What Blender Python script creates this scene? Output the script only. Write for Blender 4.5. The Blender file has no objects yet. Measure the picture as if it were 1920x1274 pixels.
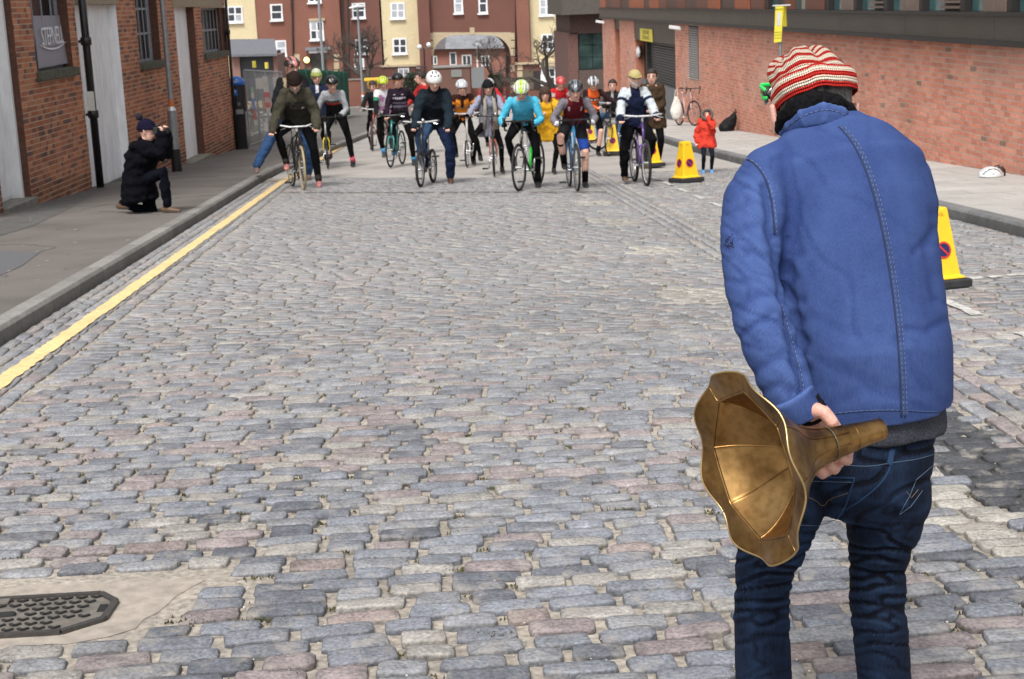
import bpy, math, random
import numpy as np
from mathutils import Vector, Matrix, noise
from mathutils.bvhtree import BVHTree
rnd = random.Random(7)
S = bpy.context.scene
COL = S.collection
R = math.radians
# ------------------------------------------------------------------ camera, sky, sun, exposure
F, PX, PY = 2820.0, 960.0, 637.0
CAMZ, PITCH, ROLL, YAW, SLOPE = 1.60, math.atan(632/2820), 0.040, 0.0510, 0.0480
cam_d = bpy.data.cameras.new('camera'); cam = bpy.data.objects.new('camera', cam_d); COL.objects.link(cam)
fwd = Vector((math.sin(YAW)*math.cos(PITCH), math.cos(YAW)*math.cos(PITCH), -math.sin(PITCH)))
rt0 = Vector((math.cos(YAW), -math.sin(YAW), 0)); up0 = rt0.cross(fwd)
# a world vertical leans to the left in the picture
rt = rt0*math.cos(ROLL) - up0*math.sin(ROLL) * 1.0
up = up0*math.cos(ROLL) + rt0*math.sin(ROLL)
CP = Vector((0, 0, CAMZ))
cam.matrix_world = Matrix(((rt.x, up.x, -fwd.x, CP.x), (rt.y, up.y, -fwd.y, CP.y), (rt.z, up.z, -fwd.z, CP.z), (0, 0, 0, 1)))
cam_d.sensor_width = 36; cam_d.lens = F/1920*36; cam_d.clip_end = 3000; cam_d.clip_start = .05
cam_d.dof.use_dof = True; cam_d.dof.focus_distance = 3.7; cam_d.dof.aperture_fstop = 16.0
S.camera = cam
w = bpy.data.worlds.new('World'); S.world = w; w.use_nodes = True
nt = w.node_tree; bg = nt.nodes['Background']
SUN_EL, SUN_AZ = R(56), R(200)
sky = nt.nodes.new('ShaderNodeTexSky'); sky.sky_type = 'NISHITA'; sky.sun_disc = False
sky.sun_elevation = SUN_EL; sky.sun_rotation = SUN_AZ; sky.dust_density = 4
hs = nt.nodes.new('ShaderNodeHueSaturation'); hs.inputs['Saturation'].default_value = .22
nt.links.new(sky.outputs[0], hs.inputs['Color']); nt.links.new(hs.outputs[0], bg.inputs[0]); bg.inputs[1].default_value = .105
sl = bpy.data.lights.new('sun', 'SUN'); sun = bpy.data.objects.new('sun', sl); COL.objects.link(sun)
sl.energy = 1.5; sl.angle = R(16); sl.color = (1, .97, .93)
sd = Vector((math.sin(SUN_AZ)*math.cos(SUN_EL), math.cos(SUN_AZ)*math.cos(SUN_EL), math.sin(SUN_EL)))
sun.rotation_euler = sd.to_track_quat('Z', 'Y').to_euler()
S.view_settings.view_transform = 'Standard'; S.view_settings.look = 'None'
S.view_settings.gamma = 1; S.view_settings.use_curve_mapping = False
S.view_settings.exposure = 0.95
S.cycles.max_bounces = 6

# ------------------------------------------------------------------ places from the survey of the photograph
def ray(px, py):
    return (fwd + rt*((px-PX)/F) + up*(-(py-PY)/F))
def G(px, py, dz=0.0):                       # point on the sloping street
    d = ray(px, py); k = (dz - CAMZ) / (d.z + SLOPE*d.y); return CP + d*k
def P(px, py, Y):                            # point at distance Y along the street
    d = ray(px, py); return CP + d*(Y/d.y)
def onx(px, py, X):
    d = ray(px, py); return CP + d*(X/d.x)
def proj(p):
    q = Vector(p)-CP; z = q.dot(fwd); return (PX+F*q.dot(rt)/z, PY-F*q.dot(up)/z)
def gz(y): return -SLOPE*y if y < 150 else -SLOPE*150

# ------------------------------------------------------------------ materials
MATS = {}
def mat(color=(.5,.5,.5), rough=.7, metal=0.0, var=.12, scale=8.0, bump=0.0, bscale=60.0, attr=False, stretch=(1,1,1), emit=0.0, alpha=1.0, coat=0.0, spec=.5, name=None, var2=0.0, scale2=1.0, sheen=0.0):
    key = (tuple(round(c, 4) for c in color), rough, metal, var, scale, bump, bscale, attr, stretch, emit, alpha, coat, spec, var2, scale2, sheen)
    if key in MATS: return MATS[key]
    m = bpy.data.materials.new(name or 'paint'); m.use_nodes = True
    n = m.node_tree; b = n.nodes['Principled BSDF']; L = n.links.new
    tc = n.nodes.new('ShaderNodeTexCoord'); mp = n.nodes.new('ShaderNodeMapping'); mp.inputs['Scale'].default_value = stretch
    L(tc.outputs['Object'], mp.inputs[0])
    if attr:
        a = n.nodes.new('ShaderNodeAttribute'); a.attribute_name = 'Col'; src = a.outputs['Color']
    else:
        a = n.nodes.new('ShaderNodeRGB'); a.outputs[0].default_value = (*color, 1); src = a.outputs[0]
    def mul(src, sc, amt, det=4):
        no = n.nodes.new('ShaderNodeTexNoise'); no.inputs['Scale'].default_value = sc; no.inputs['Detail'].default_value = det
        L(mp.outputs[0], no.inputs['Vector'])
        mr = n.nodes.new('ShaderNodeMapRange'); mr.inputs[1].default_value = .3; mr.inputs[2].default_value = .7
        mr.inputs[3].default_value = 1-amt; mr.inputs[4].default_value = 1+amt; L(no.outputs['Fac'], mr.inputs[0])
        mx = n.nodes.new('ShaderNodeVectorMath'); mx.operation = 'SCALE'; L(src, mx.inputs[0]); L(mr.outputs[0], mx.inputs['Scale'])
        return mx.outputs[0]
    if var: src = mul(src, scale, var)
    if var2: src = mul(src, scale2, var2)
    L(src, b.inputs['Base Color'])
    b.inputs['Roughness'].default_value = rough; b.inputs['Metallic'].default_value = metal
    b.inputs['Specular IOR Level'].default_value = spec
    if coat: b.inputs['Coat Weight'].default_value = coat; b.inputs['Coat Roughness'].default_value = .15
    if sheen: b.inputs['Sheen Weight'].default_value = sheen
    if emit: b.inputs['Emission Color'].default_value = (*color, 1); b.inputs['Emission Strength'].default_value = emit
    if alpha < 1: b.inputs['Alpha'].default_value = alpha
    if bump:
        no = n.nodes.new('ShaderNodeTexNoise'); no.inputs['Scale'].default_value = bscale; no.inputs['Detail'].default_value = 6
        L(mp.outputs[0], no.inputs['Vector'])
        bp = n.nodes.new('ShaderNodeBump'); bp.inputs['Strength'].default_value = 1; bp.inputs['Distance'].default_value = bump
        L(no.outputs['Fac'], bp.inputs['Height']); L(bp.outputs[0], b.inputs['Normal'])
    MATS[key] = m; return m

# ------------------------------------------------------------------ mesh building
class MB:
    def __init__(s): s.v = []; s.f = []; s.c = []; s.col = (.5, .5, .5)
    def add(s, vs, fs, col=None):
        o = len(s.v); s.v.extend([tuple(v) for v in vs]); s.f.extend([tuple(i+o for i in f) for f in fs])
        s.c.extend([col or s.col]*len(vs)); return s
    def box(s, lo, hi, col=None, jit=0):
        x0,y0,z0 = lo; x1,y1,z1 = hi
        vs = [(x0,y0,z0),(x1,y0,z0),(x1,y1,z0),(x0,y1,z0),(x0,y0,z1),(x1,y0,z1),(x1,y1,z1),(x0,y1,z1)]
        return s.add(vs, [(0,3,2,1),(4,5,6,7),(0,1,5,4),(1,2,6,5),(2,3,7,6),(3,0,4,7)], col)
    def obox(s, c, ax, ay, az, col=None):        # centre and three half axes
        c = Vector(c); ax = Vector(ax); ay = Vector(ay); az = Vector(az)
        vs = [c+ax*i+ay*j+az*k for k in (-1,1) for (i,j) in ((-1,-1),(1,-1),(1,1),(-1,1))]
        return s.add(vs, [(0,3,2,1),(4,5,6,7),(0,1,5,4),(1,2,6,5),(2,3,7,6),(3,0,4,7)], col)
    def quad(s, a, b, c, d, col=None): return s.add([a,b,c,d], [(0,1,2,3)], col)
    def tube(s, pts, rad, sides=8, cap=True, hint=None, col=None, rnd_cap=False):
        """rings along pts; rad entries r or (ra, rb) with ra along hint"""
        pts = [Vector(p) for p in pts]; n = len(pts)
        if not isinstance(rad, (list, tuple)): rad = [rad]*n
        rr = [(r, r) if not isinstance(r, (tuple, list)) else r for r in rad]
        tang = []
        for i in range(n):
            t = (pts[min(i+1,n-1)] - pts[max(i-1,0)]); tang.append(t.normalized() if t.length > 1e-9 else Vector((0,0,1)))
        h = Vector(hint) if hint is not None else (Vector((1,0,0)) if abs(tang[0].x) < .8 else Vector((0,1,0)))
        if rnd_cap:
            p0, p1 = pts[0], pts[-1]; t0, t1 = tang[0], tang[-1]; r0, r1 = rr[0], rr[-1]; m0, m1 = min(r0), min(r1)
            pts = [p0-t0*m0*.9, p0-t0*m0*.55] + pts + [p1+t1*m1*.55, p1+t1*m1*.9]
            rr = [(r0[0]*.4, r0[1]*.4), (r0[0]*.82, r0[1]*.82)] + rr + [(r1[0]*.82, r1[1]*.82), (r1[0]*.4, r1[1]*.4)]
            tang = [t0, t0] + tang + [t1, t1]; n += 4
        vs = []
        for i in range(n):
            a = h - tang[i]*h.dot(tang[i])
            if a.length < 1e-6: a = tang[i].orthogonal()
            a.normalize()
            if hint is None: h = a
            b = tang[i].cross(a)
            for k in range(sides):
                an = 2*math.pi*k/sides; vs.append(pts[i] + a*(rr[i][0]*math.cos(an)) + b*(rr[i][1]*math.sin(an)))
        fs = [(i*sides+k, i*sides+(k+1)%sides, (i+1)*sides+(k+1)%sides, (i+1)*sides+k) for i in range(n-1) for k in range(sides)]
        if cap: fs += [tuple(range(sides-1,-1,-1)), tuple((n-1)*sides+k for k in range(sides))]
        return s.add(vs, fs, col)
    def ball(s, c, r, seg=10, rings=6, col=None, axes=None):
        c = Vector(c); rx,ry,rz = r if isinstance(r,(tuple,list)) else (r,r,r)
        A = axes or (Vector((1,0,0)),Vector((0,1,0)),Vector((0,0,1)))
        vs = [c - A[2]*rz]
        for i in range(1, rings):
            th = math.pi*i/rings - math.pi/2
            for k in range(seg):
                an = 2*math.pi*k/seg
                vs.append(c + A[0]*(rx*math.cos(th)*math.cos(an)) + A[1]*(ry*math.cos(th)*math.sin(an)) + A[2]*(rz*math.sin(th)))
        vs.append(c + A[2]*rz); T = len(vs)-1
        fs = [(0, 1+(k+1)%seg, 1+k) for k in range(seg)]
        for i in range(rings-2):
            o = 1+i*seg
            fs += [(o+k, o+(k+1)%seg, o+seg+(k+1)%seg, o+seg+k) for k in range(seg)]
        o = 1+(rings-2)*seg; fs += [(o+k, o+(k+1)%seg, T) for k in range(seg)]
        return s.add(vs, fs, col)
    def torus(s, c, ax, R_, r, seg=28, sides=6, col=None, squash=1.0):
        c = Vector(c); ax = Vector(ax).normalized(); u = ax.orthogonal().normalized(); v = ax.cross(u)
        vs = []
        for i in range(seg):
            a = 2*math.pi*i/seg; d = u*math.cos(a)+v*math.sin(a)
            for k in range(sides):
                b = 2*math.pi*k/sides; vs.append(c + d*(R_+r*math.cos(b)) + ax*(r*squash*math.sin(b)))
        fs = [(i*sides+k, ((i+1)%seg)*sides+k, ((i+1)%seg)*sides+(k+1)%sides, i*sides+(k+1)%sides) for i in range(seg) for k in range(sides)]
        return s.add(vs, fs, col)
    def cyl(s, a, b, r, sides=16, col=None): return s.tube([a, b], [r, r], sides, True, None, col)
    def mesh(s, name, smooth=False):
        me = bpy.data.meshes.new(name); me.from_pydata(s.v, [], s.f)
        at = me.color_attributes.new('Col', 'FLOAT_COLOR', 'POINT')
        at.data.foreach_set('color', np.array([(*c[:3], 1) for c in s.c], dtype=np.float32).ravel())
        if smooth: me.polygons.foreach_set('use_smooth', [True]*len(me.polygons))
        me.update(); return me
    def build(s, name, m, parent=None, smooth=False, kind=None, bevel=0):
        o = bpy.data.objects.new(name, s.mesh(name, smooth)); COL.objects.link(o); o.data.materials.append(m)
        if parent: o.parent = parent
        if kind: o['kind'] = kind
        if bevel:
            b = o.modifiers.new('bevel', 'BEVEL'); b.width = bevel; b.segments = 2; b.limit_method = 'ANGLE'
        return o

def tag(o, label, cat, group=None):
    o['label'] = label; o['category'] = cat
    if group: o['group'] = group
    return o
def thing(name, label, cat, loc=(0,0,0), rz=0.0, rx=0.0, group=None):
    o = bpy.data.objects.new(name, None); COL.objects.link(o); o.location = loc; o.rotation_euler = (rx, 0, rz)
    o.empty_display_size = .1
    return tag(o, label, cat, group)
def struct(o): o['kind'] = 'structure'; return o

def remesh(mb, voxel, smooth=4, fac=.5):
    me = mb.mesh('tmp'); o = bpy.data.objects.new('tmp', me); COL.objects.link(o)
    r = o.modifiers.new('r', 'REMESH'); r.mode = 'VOXEL'; r.voxel_size = voxel; r.adaptivity = 0
    if smooth: sm = o.modifiers.new('s', 'SMOOTH'); sm.factor = fac; sm.iterations = smooth
    dg = bpy.context.evaluated_depsgraph_get(); dg.update()
    ne = bpy.data.meshes.new_from_object(o.evaluated_get(dg))
    bpy.data.objects.remove(o); bpy.data.meshes.remove(me)
    ne.polygons.foreach_set('use_smooth', [True]*len(ne.polygons)); return ne
def mverts(me):
    a = np.empty(len(me.vertices)*3, dtype=np.float32); me.vertices.foreach_get('co', a); return a.reshape(-1,3)
def mnorms(me):
    a = np.empty(len(me.vertices)*3, dtype=np.float32); me.vertices.foreach_get('normal', a); return a.reshape(-1,3)
def setv(me, a): me.vertices.foreach_set('co', a.astype(np.float32).ravel()); me.update()
def setcol(me, c):
    at = me.color_attributes.new('Col', 'FLOAT_COLOR', 'POINT')
    c4 = np.ones((len(c), 4), dtype=np.float32); c4[:, :3] = c; at.data.foreach_set('color', c4.ravel())
def linkmesh(name, me, m, parent=None):
    me.name = name; o = bpy.data.objects.new(name, me); COL.objects.link(o); me.materials.clear(); me.materials.append(m)
    if parent: o.parent = parent
    return o
def nz(v, s, seed=0.0): return noise.noise(Vector((v[0]*s+seed, v[1]*s-seed*.7, v[2]*s+seed*1.3)))
def textmesh(body, size, name, m, parent, mtx, extrude=.001, align='CENTER', sx=1.0):
    cu = bpy.data.curves.new(name, 'FONT'); cu.body = body; cu.size = size; cu.extrude = extrude; cu.align_x = align; cu.align_y = 'CENTER'
    cu.resolution_u = 3
    t = bpy.data.objects.new('tmp', cu); COL.objects.link(t)
    dg = bpy.context.evaluated_depsgraph_get(); dg.update()
    me = bpy.data.meshes.new_from_object(t.evaluated_get(dg)); bpy.data.objects.remove(t)
    me.transform(Matrix.Diagonal((sx,1,1,1))); me.transform(mtx)
    return linkmesh(name, me, m, parent)
def frame_mtx(o, x, y):                     # matrix with local x, y axes at o
    x = Vector(x).normalized(); y = Vector(y).normalized(); z = x.cross(y)
    return Matrix(((x.x,y.x,z.x,o[0]),(x.y,y.y,z.y,o[1]),(x.z,y.z,z.z,o[2]),(0,0,0,1)))
# ------------------------------------------------------------------ ground
KL, KR, WRX = -2.86, 5.25, 7.40
PAVE = .12
def inpoly(x, y, poly):
    c = False; n = len(poly)
    for i in range(n):
        x1,y1 = poly[i]; x2,y2 = poly[i-1]
        if (y1 > y) != (y2 > y) and x < (x2-x1)*(y-y1)/(y2-y1)+x1: c = not c
    return c
def sheet(name, poly, m, dz, parent=None, grid=None):
    mb = MB(); mb.add([(x, y, gz(y)+dz) for x, y in poly], [tuple(range(len(poly)))]); return mb.build(name, m, parent)
M_asph = mat((.33,.31,.285), .9, var=.10, scale=2.5, bump=.004, bscale=90, var2=.14, scale2=.45)
M_pave = mat((.122,.109,.098), .9, var=.30, scale=150, bump=.003, bscale=200, var2=.22, scale2=1.1)
M_patch = mat((.10,.10,.105), .9, var=.1, scale=30, bump=.002, bscale=250)
M_mortar = mat((.295,.262,.22), .95, var=.36, scale=42, bump=.012, bscale=28, var2=.22, scale2=2.2)
g = MB()
Yb = [-6, 150, 150.01, 900]
g.quad((-500,-6,gz(-6)-.05), (500,-6,gz(-6)-.05), (500,150,gz(150)-.05), (-500,150,gz(150)-.05))
g.quad((-500,150,gz(150)-.05), (500,150,gz(150)-.05), (500,900,gz(150)-.05), (-500,900,gz(150)-.05))
struct(g.build('ground', M_asph))
road = MB()
road.quad((KL-.1,20,gz(20)-.012),(KR,20,gz(20)-.012),(KR+3,60,gz(60)-.012),(KL+.6,60,gz(60)-.012))
road.quad((KL+.6,60,gz(60)-.012),(KR+3,60,gz(60)-.012),(30,122,gz(122)-.012),(-14,122,gz(122)-.012))
struct(road.build('road', mat((.33,.31,.285), .92, var=.10, scale=3.5, bump=.003, bscale=80, var2=.15, scale2=.6)))
# mortar bed of the cobbled street, finely undulating
XE0, XE1 = -2.25, 2.40                       # field of cross-laid setts between side channels
def a_of(y): return .03 - .033*(y-4)
def row_y(yl, x): return yl + a_of(yl)*(x-XE0)
LIM = 26.6
bed = MB()
def endline(x): return row_y(LIM, x)+.1 if x < 2.7 else 24.2
nx, ny = 46, 150
for j in range(ny+1):
    for i in range(nx+1):
        x = KL + (KR-KL)*i/nx; t = (j/ny)**1.5; y = .6 + (endline(x)-.6)*t
        near_s = x < -.68 and 4.1 < y < 4.95
        bed.v.append((x, y, gz(y)-.0035) if near_s else (x, y, gz(y)-.0045-.0055*max(0,min(1,(8-y)/3)) + (.004+.003*max(0,min(1,(8-y)/3)))*noise.noise(Vector((x*4, y*4, 0))) + .003*noise.noise(Vector((x*13, y*13, 5))))); bed.c.append((.5,.5,.5))
bed.f = [(j*(nx+1)+i, j*(nx+1)+i+1, (j+1)*(nx+1)+i+1, (j+1)*(nx+1)+i) for j in range(ny) for i in range(nx)]
cob = bed.build('cobbled_road', M_mortar, smooth=True); struct(cob)

M_sett = mat(attr=True, rough=.75, var=.36, scale=85, bump=.009, bscale=60, var2=.26, scale2=13, spec=.4)
_n = M_sett.node_tree; _b = _n.nodes['Principled BSDF']; _src = _b.inputs['Base Color'].links[0].from_socket     # sandy grime smeared over the stones
_t = _n.nodes.new('ShaderNodeTexNoise'); _t.inputs['Scale'].default_value = 9; _t.inputs['Detail'].default_value = 9; _t.inputs['Roughness'].default_value = .68
_n.links.new([x for x in _n.nodes if x.type == 'TEX_COORD'][0].outputs['Object'], _t.inputs['Vector'])
_r = _n.nodes.new('ShaderNodeMapRange'); _r.inputs[1].default_value = .52; _r.inputs[2].default_value = .66; _r.inputs[3].default_value = 0; _r.inputs[4].default_value = .62; _n.links.new(_t.outputs['Fac'], _r.inputs[0])
_m = _n.nodes.new('ShaderNodeMix'); _m.data_type = 'RGBA'; _n.links.new(_r.outputs[0], _m.inputs[0]); _n.links.new(_src, _m.inputs[6]); _m.inputs[7].default_value = (.33,.30,.262,1); _n.links.new(_m.outputs[2], _b.inputs['Base Color'])
def px_poly(pts, dz=0): return [tuple(G(x, y, dz)[:2]) for x, y in pts]
TAR = px_poly([(1725,772),(1800,782),(1850,812),(1925,858),(1960,905),(1960,985),(1905,955),(1840,938),(1810,905),(1770,890),(1700,800)])
PALE = [px_poly(q) for q in ([(1075,378),(1150,379),(1156,385),(1082,386)], [(1110,411),(1185,413),(1205,424),(1125,426)], [(1180,462),(1275,466),(1292,480),(1195,479)],
        [(1245,540),(1380,543),(1400,568),(1270,572),(1240,556)], [(1700,880),(1880,950),(1925,1000),(1925,1060),(1780,1010),(1700,930)])]
BASE = [((.168,.178,.203),5), ((.215,.178,.178),3.2), ((.205,.208,.220),4.4), ((.098,.105,.125),2.2), ((.26,.245,.225),2.2), ((.225,.178,.165),1.1), ((.138,.145,.168),3)]
BSUM = sum(b[1] for b in BASE)
def sett_col(x, y):
    r = rnd.random()*BSUM
    for c, wgt in BASE:
        r -= wgt
        if r <= 0: break
    k = 1 + .22*(rnd.random()-.5) + .25*noise.noise(Vector((x*.5, y*.35, 3)))
    if inpoly(x, y, TAR): return (.062*k, .064*k, .070*k)
    for p in PALE:
        if inpoly(x, y, p): return (.34*k, .32*k, .285*k)
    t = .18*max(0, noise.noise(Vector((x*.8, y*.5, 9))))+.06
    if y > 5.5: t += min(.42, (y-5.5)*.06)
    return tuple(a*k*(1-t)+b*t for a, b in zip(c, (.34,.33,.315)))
def sett(mb, cx, cy, hx, hy, rot, detail=True):
    n = 12 if detail else 8
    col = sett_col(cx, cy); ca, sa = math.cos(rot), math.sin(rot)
    z = gz(cy) + rnd.uniform(-.003,.005)*max(.3, min(1, (9-cy)/4)); nr_ = max(.35, min(1, (9-cy)/4)); tx, ty = rnd.gauss(0,.022)*nr_, rnd.gauss(0,.042)*nr_; hy = min(.0535, hy*(1.13-.13*nr_)); hx = hx+.004*(1-nr_)
    ring = []; pw = rnd.uniform(.20,.46); tp = rnd.uniform(-.13,.13); bow = rnd.uniform(-.09,.09)
    for k in range(n):
        an = 2*math.pi*(k+.5)/n; c, s_ = math.cos(an), math.sin(an)
        ux = math.copysign(abs(c)**pw, c)*(1+rnd.uniform(-.07,.03)); uy = math.copysign(abs(s_)**pw, s_)*(1+rnd.uniform(-.13,.07))
        ring.append((ux*hx, (uy*(1+ux*tp)+bow*(1-ux*ux))*hy))
    vs = []
    def put(sc, dz, lvl):
        for ux, uy in ring:
            # keep rim narrow on both axes
            ex = ux*(1-(1-sc)*hy/hx*1.6); ey = uy*sc
            vs.append((cx+ex*ca-ey*sa, cy+ex*sa+ey*ca, z+dz+lvl*(ex*tx+ey*ty)))
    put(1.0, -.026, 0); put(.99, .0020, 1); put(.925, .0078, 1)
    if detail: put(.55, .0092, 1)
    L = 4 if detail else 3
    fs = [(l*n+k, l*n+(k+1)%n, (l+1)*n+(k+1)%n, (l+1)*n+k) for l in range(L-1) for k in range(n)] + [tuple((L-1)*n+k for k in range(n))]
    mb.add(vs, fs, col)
    nv = len(vs); mb.c[-nv:-nv+n] = [tuple(v*.28 for v in col)]*n; mb.c[-nv+n:-nv+2*n] = [tuple(v*(.70 if cy < 8 else .85) for v in col)]*n  # crevice shade put into the vertex colour of stone sides and rim
far_setts = MB(); n_ind = 0
MAN = (-2.3, -.88, 4.24, 4.78)
SURR = [(-2.3+.065*i, 4.215+.02*(i>16)) for i in range(19)]+[(-1.02,4.27),(-.97,4.33),(-.94,4.40),(-.92,4.47),(-.90,4.54),(-.87,4.61),(-.84,4.68),(-.82,4.74),(-.86,4.79)]+[(-.92-.065*i, 4.80) for i in range(22)]
cand = []
def emit(cx, cy, hx, hy, rot):
    if cx < KL+.02 or cx > KR-.02: return
    if any(inpoly(cx+hx*k, cy+hy*.8*j, SURR) for k in (-.95,-.4,.2,.95) for j in (-1,1)): return
    xl = (-801/2820)*cy - .9; xr = (1119/2820)*cy + 1.0
    if not (xl < cx < xr): return
    cand.append((cx, cy, hx, hy, rot))
yl = .95; r_i = 0
while yl < LIM:
    yl += rnd.uniform(.104,.122); r_i += 1
    x = XE0 + rnd.uniform(-.01,.12) * (r_i % 2)
    sk = math.atan(a_of(yl))
    if abs(yl-23.0) < .1: yl += .05; 
    while x < XE1:
        L = rnd.uniform(.15,.262); L = min(L, XE1-x+.02)
        if L > .07:
            cx = x + L/2
            wy = row_y(yl, cx) + .012*noise.noise(Vector((cx*1.1, yl*1.3, 0)))*2
            emit(cx, wy, L/2-rnd.uniform(.006,.014), rnd.uniform(.042,.0505), sk+rnd.gauss(0,.028 if yl < 7 else .016))
        x += L + .004
# channels of lengthwise setts: left gutter, double gutter on the right of the field
for xc, hw in ((-2.795,.045),(-2.69,.05),(-2.57,.055),(-2.45,.055),(-2.325,.055),(2.465,.048),(2.575,.05),(2.685,.048)):
    y = 1.0 + rnd.random()*.2
    while y < 25.5:
        L = rnd.uniform(.2,.34); emit(xc+rnd.uniform(-.004,.004), y+L/2, L/2-.006, hw-.005, 0); cand[-1:] = [(c[0], c[1], c[2], c[3], math.pi/2) if abs(c[0]-xc) < .01 and c[4] == 0 else c for c in cand[-1:]]
        y += L
y = 1.0; r_i = 0
while y < 24.0:
    y += rnd.uniform(.11,.13); r_i += 1; x = 2.75 + (r_i % 2)*.08
    while x < KR-.05:
        L = min(rnd.uniform(.15,.26), KR-x); 
        if L > .06: emit(x+L/2, y+.02*noise.noise(Vector((x,y,2)))-.04*(x-2.7), L/2-rnd.uniform(.008,.013), rnd.uniform(.045,.052), -.04+rnd.gauss(0,.02))
        x += L+.004
cand.sort(key=lambda c: c[1])
for c in cand:
    q = proj((c[0], c[1], gz(c[1])))
    vis = -20 < q[0] < 1940 and 250 < q[1] < 1300
    hidden_by_man = 1380 < q[0] < 1700 and q[1] < 1274
    if vis and n_ind < 300 and not hidden_by_man:
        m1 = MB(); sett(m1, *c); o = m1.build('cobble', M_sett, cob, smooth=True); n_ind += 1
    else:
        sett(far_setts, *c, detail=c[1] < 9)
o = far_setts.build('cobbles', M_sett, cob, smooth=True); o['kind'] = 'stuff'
tp = MB(); tp.add([(x, y, gz(y)-.004) for x, y in TAR], [tuple(range(len(TAR)))]); struct(tp.build('tar_patch', mat((.05,.05,.052), .7, var=.3, scale=20, bump=.01, bscale=20)))
# loose grit and moss in the joints
grit = MB()
for i in range(2600):
    y = 3.0 + 9*rnd.random()**1.6; x = rnd.uniform(max(KL, -.284*y-.3), min(KR, .397*y+.3))
    if MAN[0]-.1 < x < MAN[1]+.1 and MAN[2]-.1 < y < MAN[3]+.1: continue
    r = rnd.uniform(.0015,.0045); v = rnd.uniform(.25,.65)
    grit.ball((x, y, gz(y)+.001), (r, r, r*.7), 5, 3, (v, v*.93, v*.85))
grit.build('grit', mat(attr=True, rough=.9, var=0), None)['kind'] = 'stuff'
moss = MB()
for i in range(1500):
    y = 3.2 + 16*rnd.random()**.9; x = rnd.uniform(max(KL, -.284*y-.3), min(KR, .397*y+.3))
    if noise.noise(Vector((x*.7, y*.5, 4))) < -.12 or inpoly(x, y, SURR): continue
    ys = y
    for k in range(rnd.randint(8, 22)):
        xx = x+rnd.gauss(0,.028); yy = ys+rnd.gauss(0,.010); h = rnd.uniform(.004,.012)
        a = rnd.random()*6.28; d = Vector((math.cos(a), math.sin(a), 0))*.006
        b = Vector((xx, yy, gz(yy)-.002)); moss.add([b-d, b+d, b+Vector((rnd.gauss(0,.003), rnd.gauss(0,.003), h+.004))], [(0,1,2)], (.07,.075,.025) if rnd.random() < .6 else (.10,.075,.04))
moss.build('joint_moss', mat(attr=True, rough=.9, var=0), None)['kind'] = 'stuff'

# painted lines, worn (sheets a few mm above the stones)
M_yel = mat((.68,.50,.235), .7, var=.16, scale=25, bump=.003, bscale=60, var2=.1, scale2=3)
M_white = mat((.44,.43,.41), .8, var=.4, scale=20, bump=.002, bscale=60)
yb = MB()
def strip(mb, x0f, x1f, ya, yb_, step=.07, jit=.006, dz=.0165):
    prev = None; y = ya
    while y < yb_:
        a = (x0f(y)+rnd.uniform(-jit,jit), y, gz(y)+dz); b = (x1f(y)+rnd.uniform(-jit,jit), y, gz(y)+dz)
        if prev: mb.quad(prev[0], prev[1], b, a)
        prev = (a, b); y += step
strip(yb, lambda y: -2.545, lambda y: -2.425, 3, 26.2, jit=.009)
strip(yb, lambda y: -2.545+(y-26.2)*.02, lambda y: -2.425+(y-26.2)*.02, 26.2, 64, .8, 0, .006)
struct(yb.build('yellow_line', M_yel))
wl = MB()
for py in (333.5,344,358,372,388,407,430,460,500,545,605,680,775):
    yy = G(1300, py)[1]; n = int(6*1.6)
    if py in (430,): continue
    strip(wl, lambda y: 3.345, lambda y: 3.42, yy-.34, yy+.34, .06, .012)
a0 = G(1800, 527); 
for k in range(26):
    x = 3.9+k*.05; y = a0[1]+.01*k
    if rnd.random() < .8: wl.quad((x,y-.04,gz(y)+.0165),(x+.05,y-.04,gz(y)+.0165),(x+.05,y+.03+rnd.random()*.02,gz(y)+.0165),(x,y+.03,gz(y)+.0165))
struct(wl.build('white_bay_line', M_white))
# pale smears of mortar over worn setts
sm = MB()
for p in PALE[:4]:
    cx = sum(q[0] for q in p)/len(p); cy = sum(q[1] for q in p)/len(p); hx = (max(q[0] for q in p)-min(q[0] for q in p))/2; hy = (max(q[1] for q in p)-min(q[1] for q in p))/2
    pts = [(cx+hx*.75*math.cos(t)*abs(math.cos(t))**-.35*(1+.18*rnd.uniform(-1,1)), cy+hy*.6*math.sin(t)*(1+.25*rnd.uniform(-1,1))) for t in [i*math.pi/9+.01 for i in range(18)]]
    sm.add([(x, y, gz(y)-.0015) for x, y in pts], [tuple(range(len(pts)))])
struct(sm.build('mortar_patch', mat((.31,.295,.27), .9, var=.2, scale=9, bump=.006, bscale=40)))
# open joint across the street where the setts are relaid
jt = MB()
strip(jt, lambda y: 0, lambda y: 0, 0, 0)
for k in range(60):
    x0 = XE0+.05+k*.078; yy = lambda x: row_y(23.0, x)
    if rnd.random() < .9:
        for (xa) in (x0,):
            y1, y2 = yy(xa), yy(xa+.08); h = rnd.uniform(.03,.05)
            jt.quad((xa,y1-h,gz(y1)+.017),(xa+.08,y2-h,gz(y2)+.017),(xa+.08,y2+.015,gz(y2)+.017),(xa,y1+.015,gz(y1)+.017))
jt.build('joint_gap', mat((.09,.08,.06), .95), None)['kind'] = 'structure'

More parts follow.
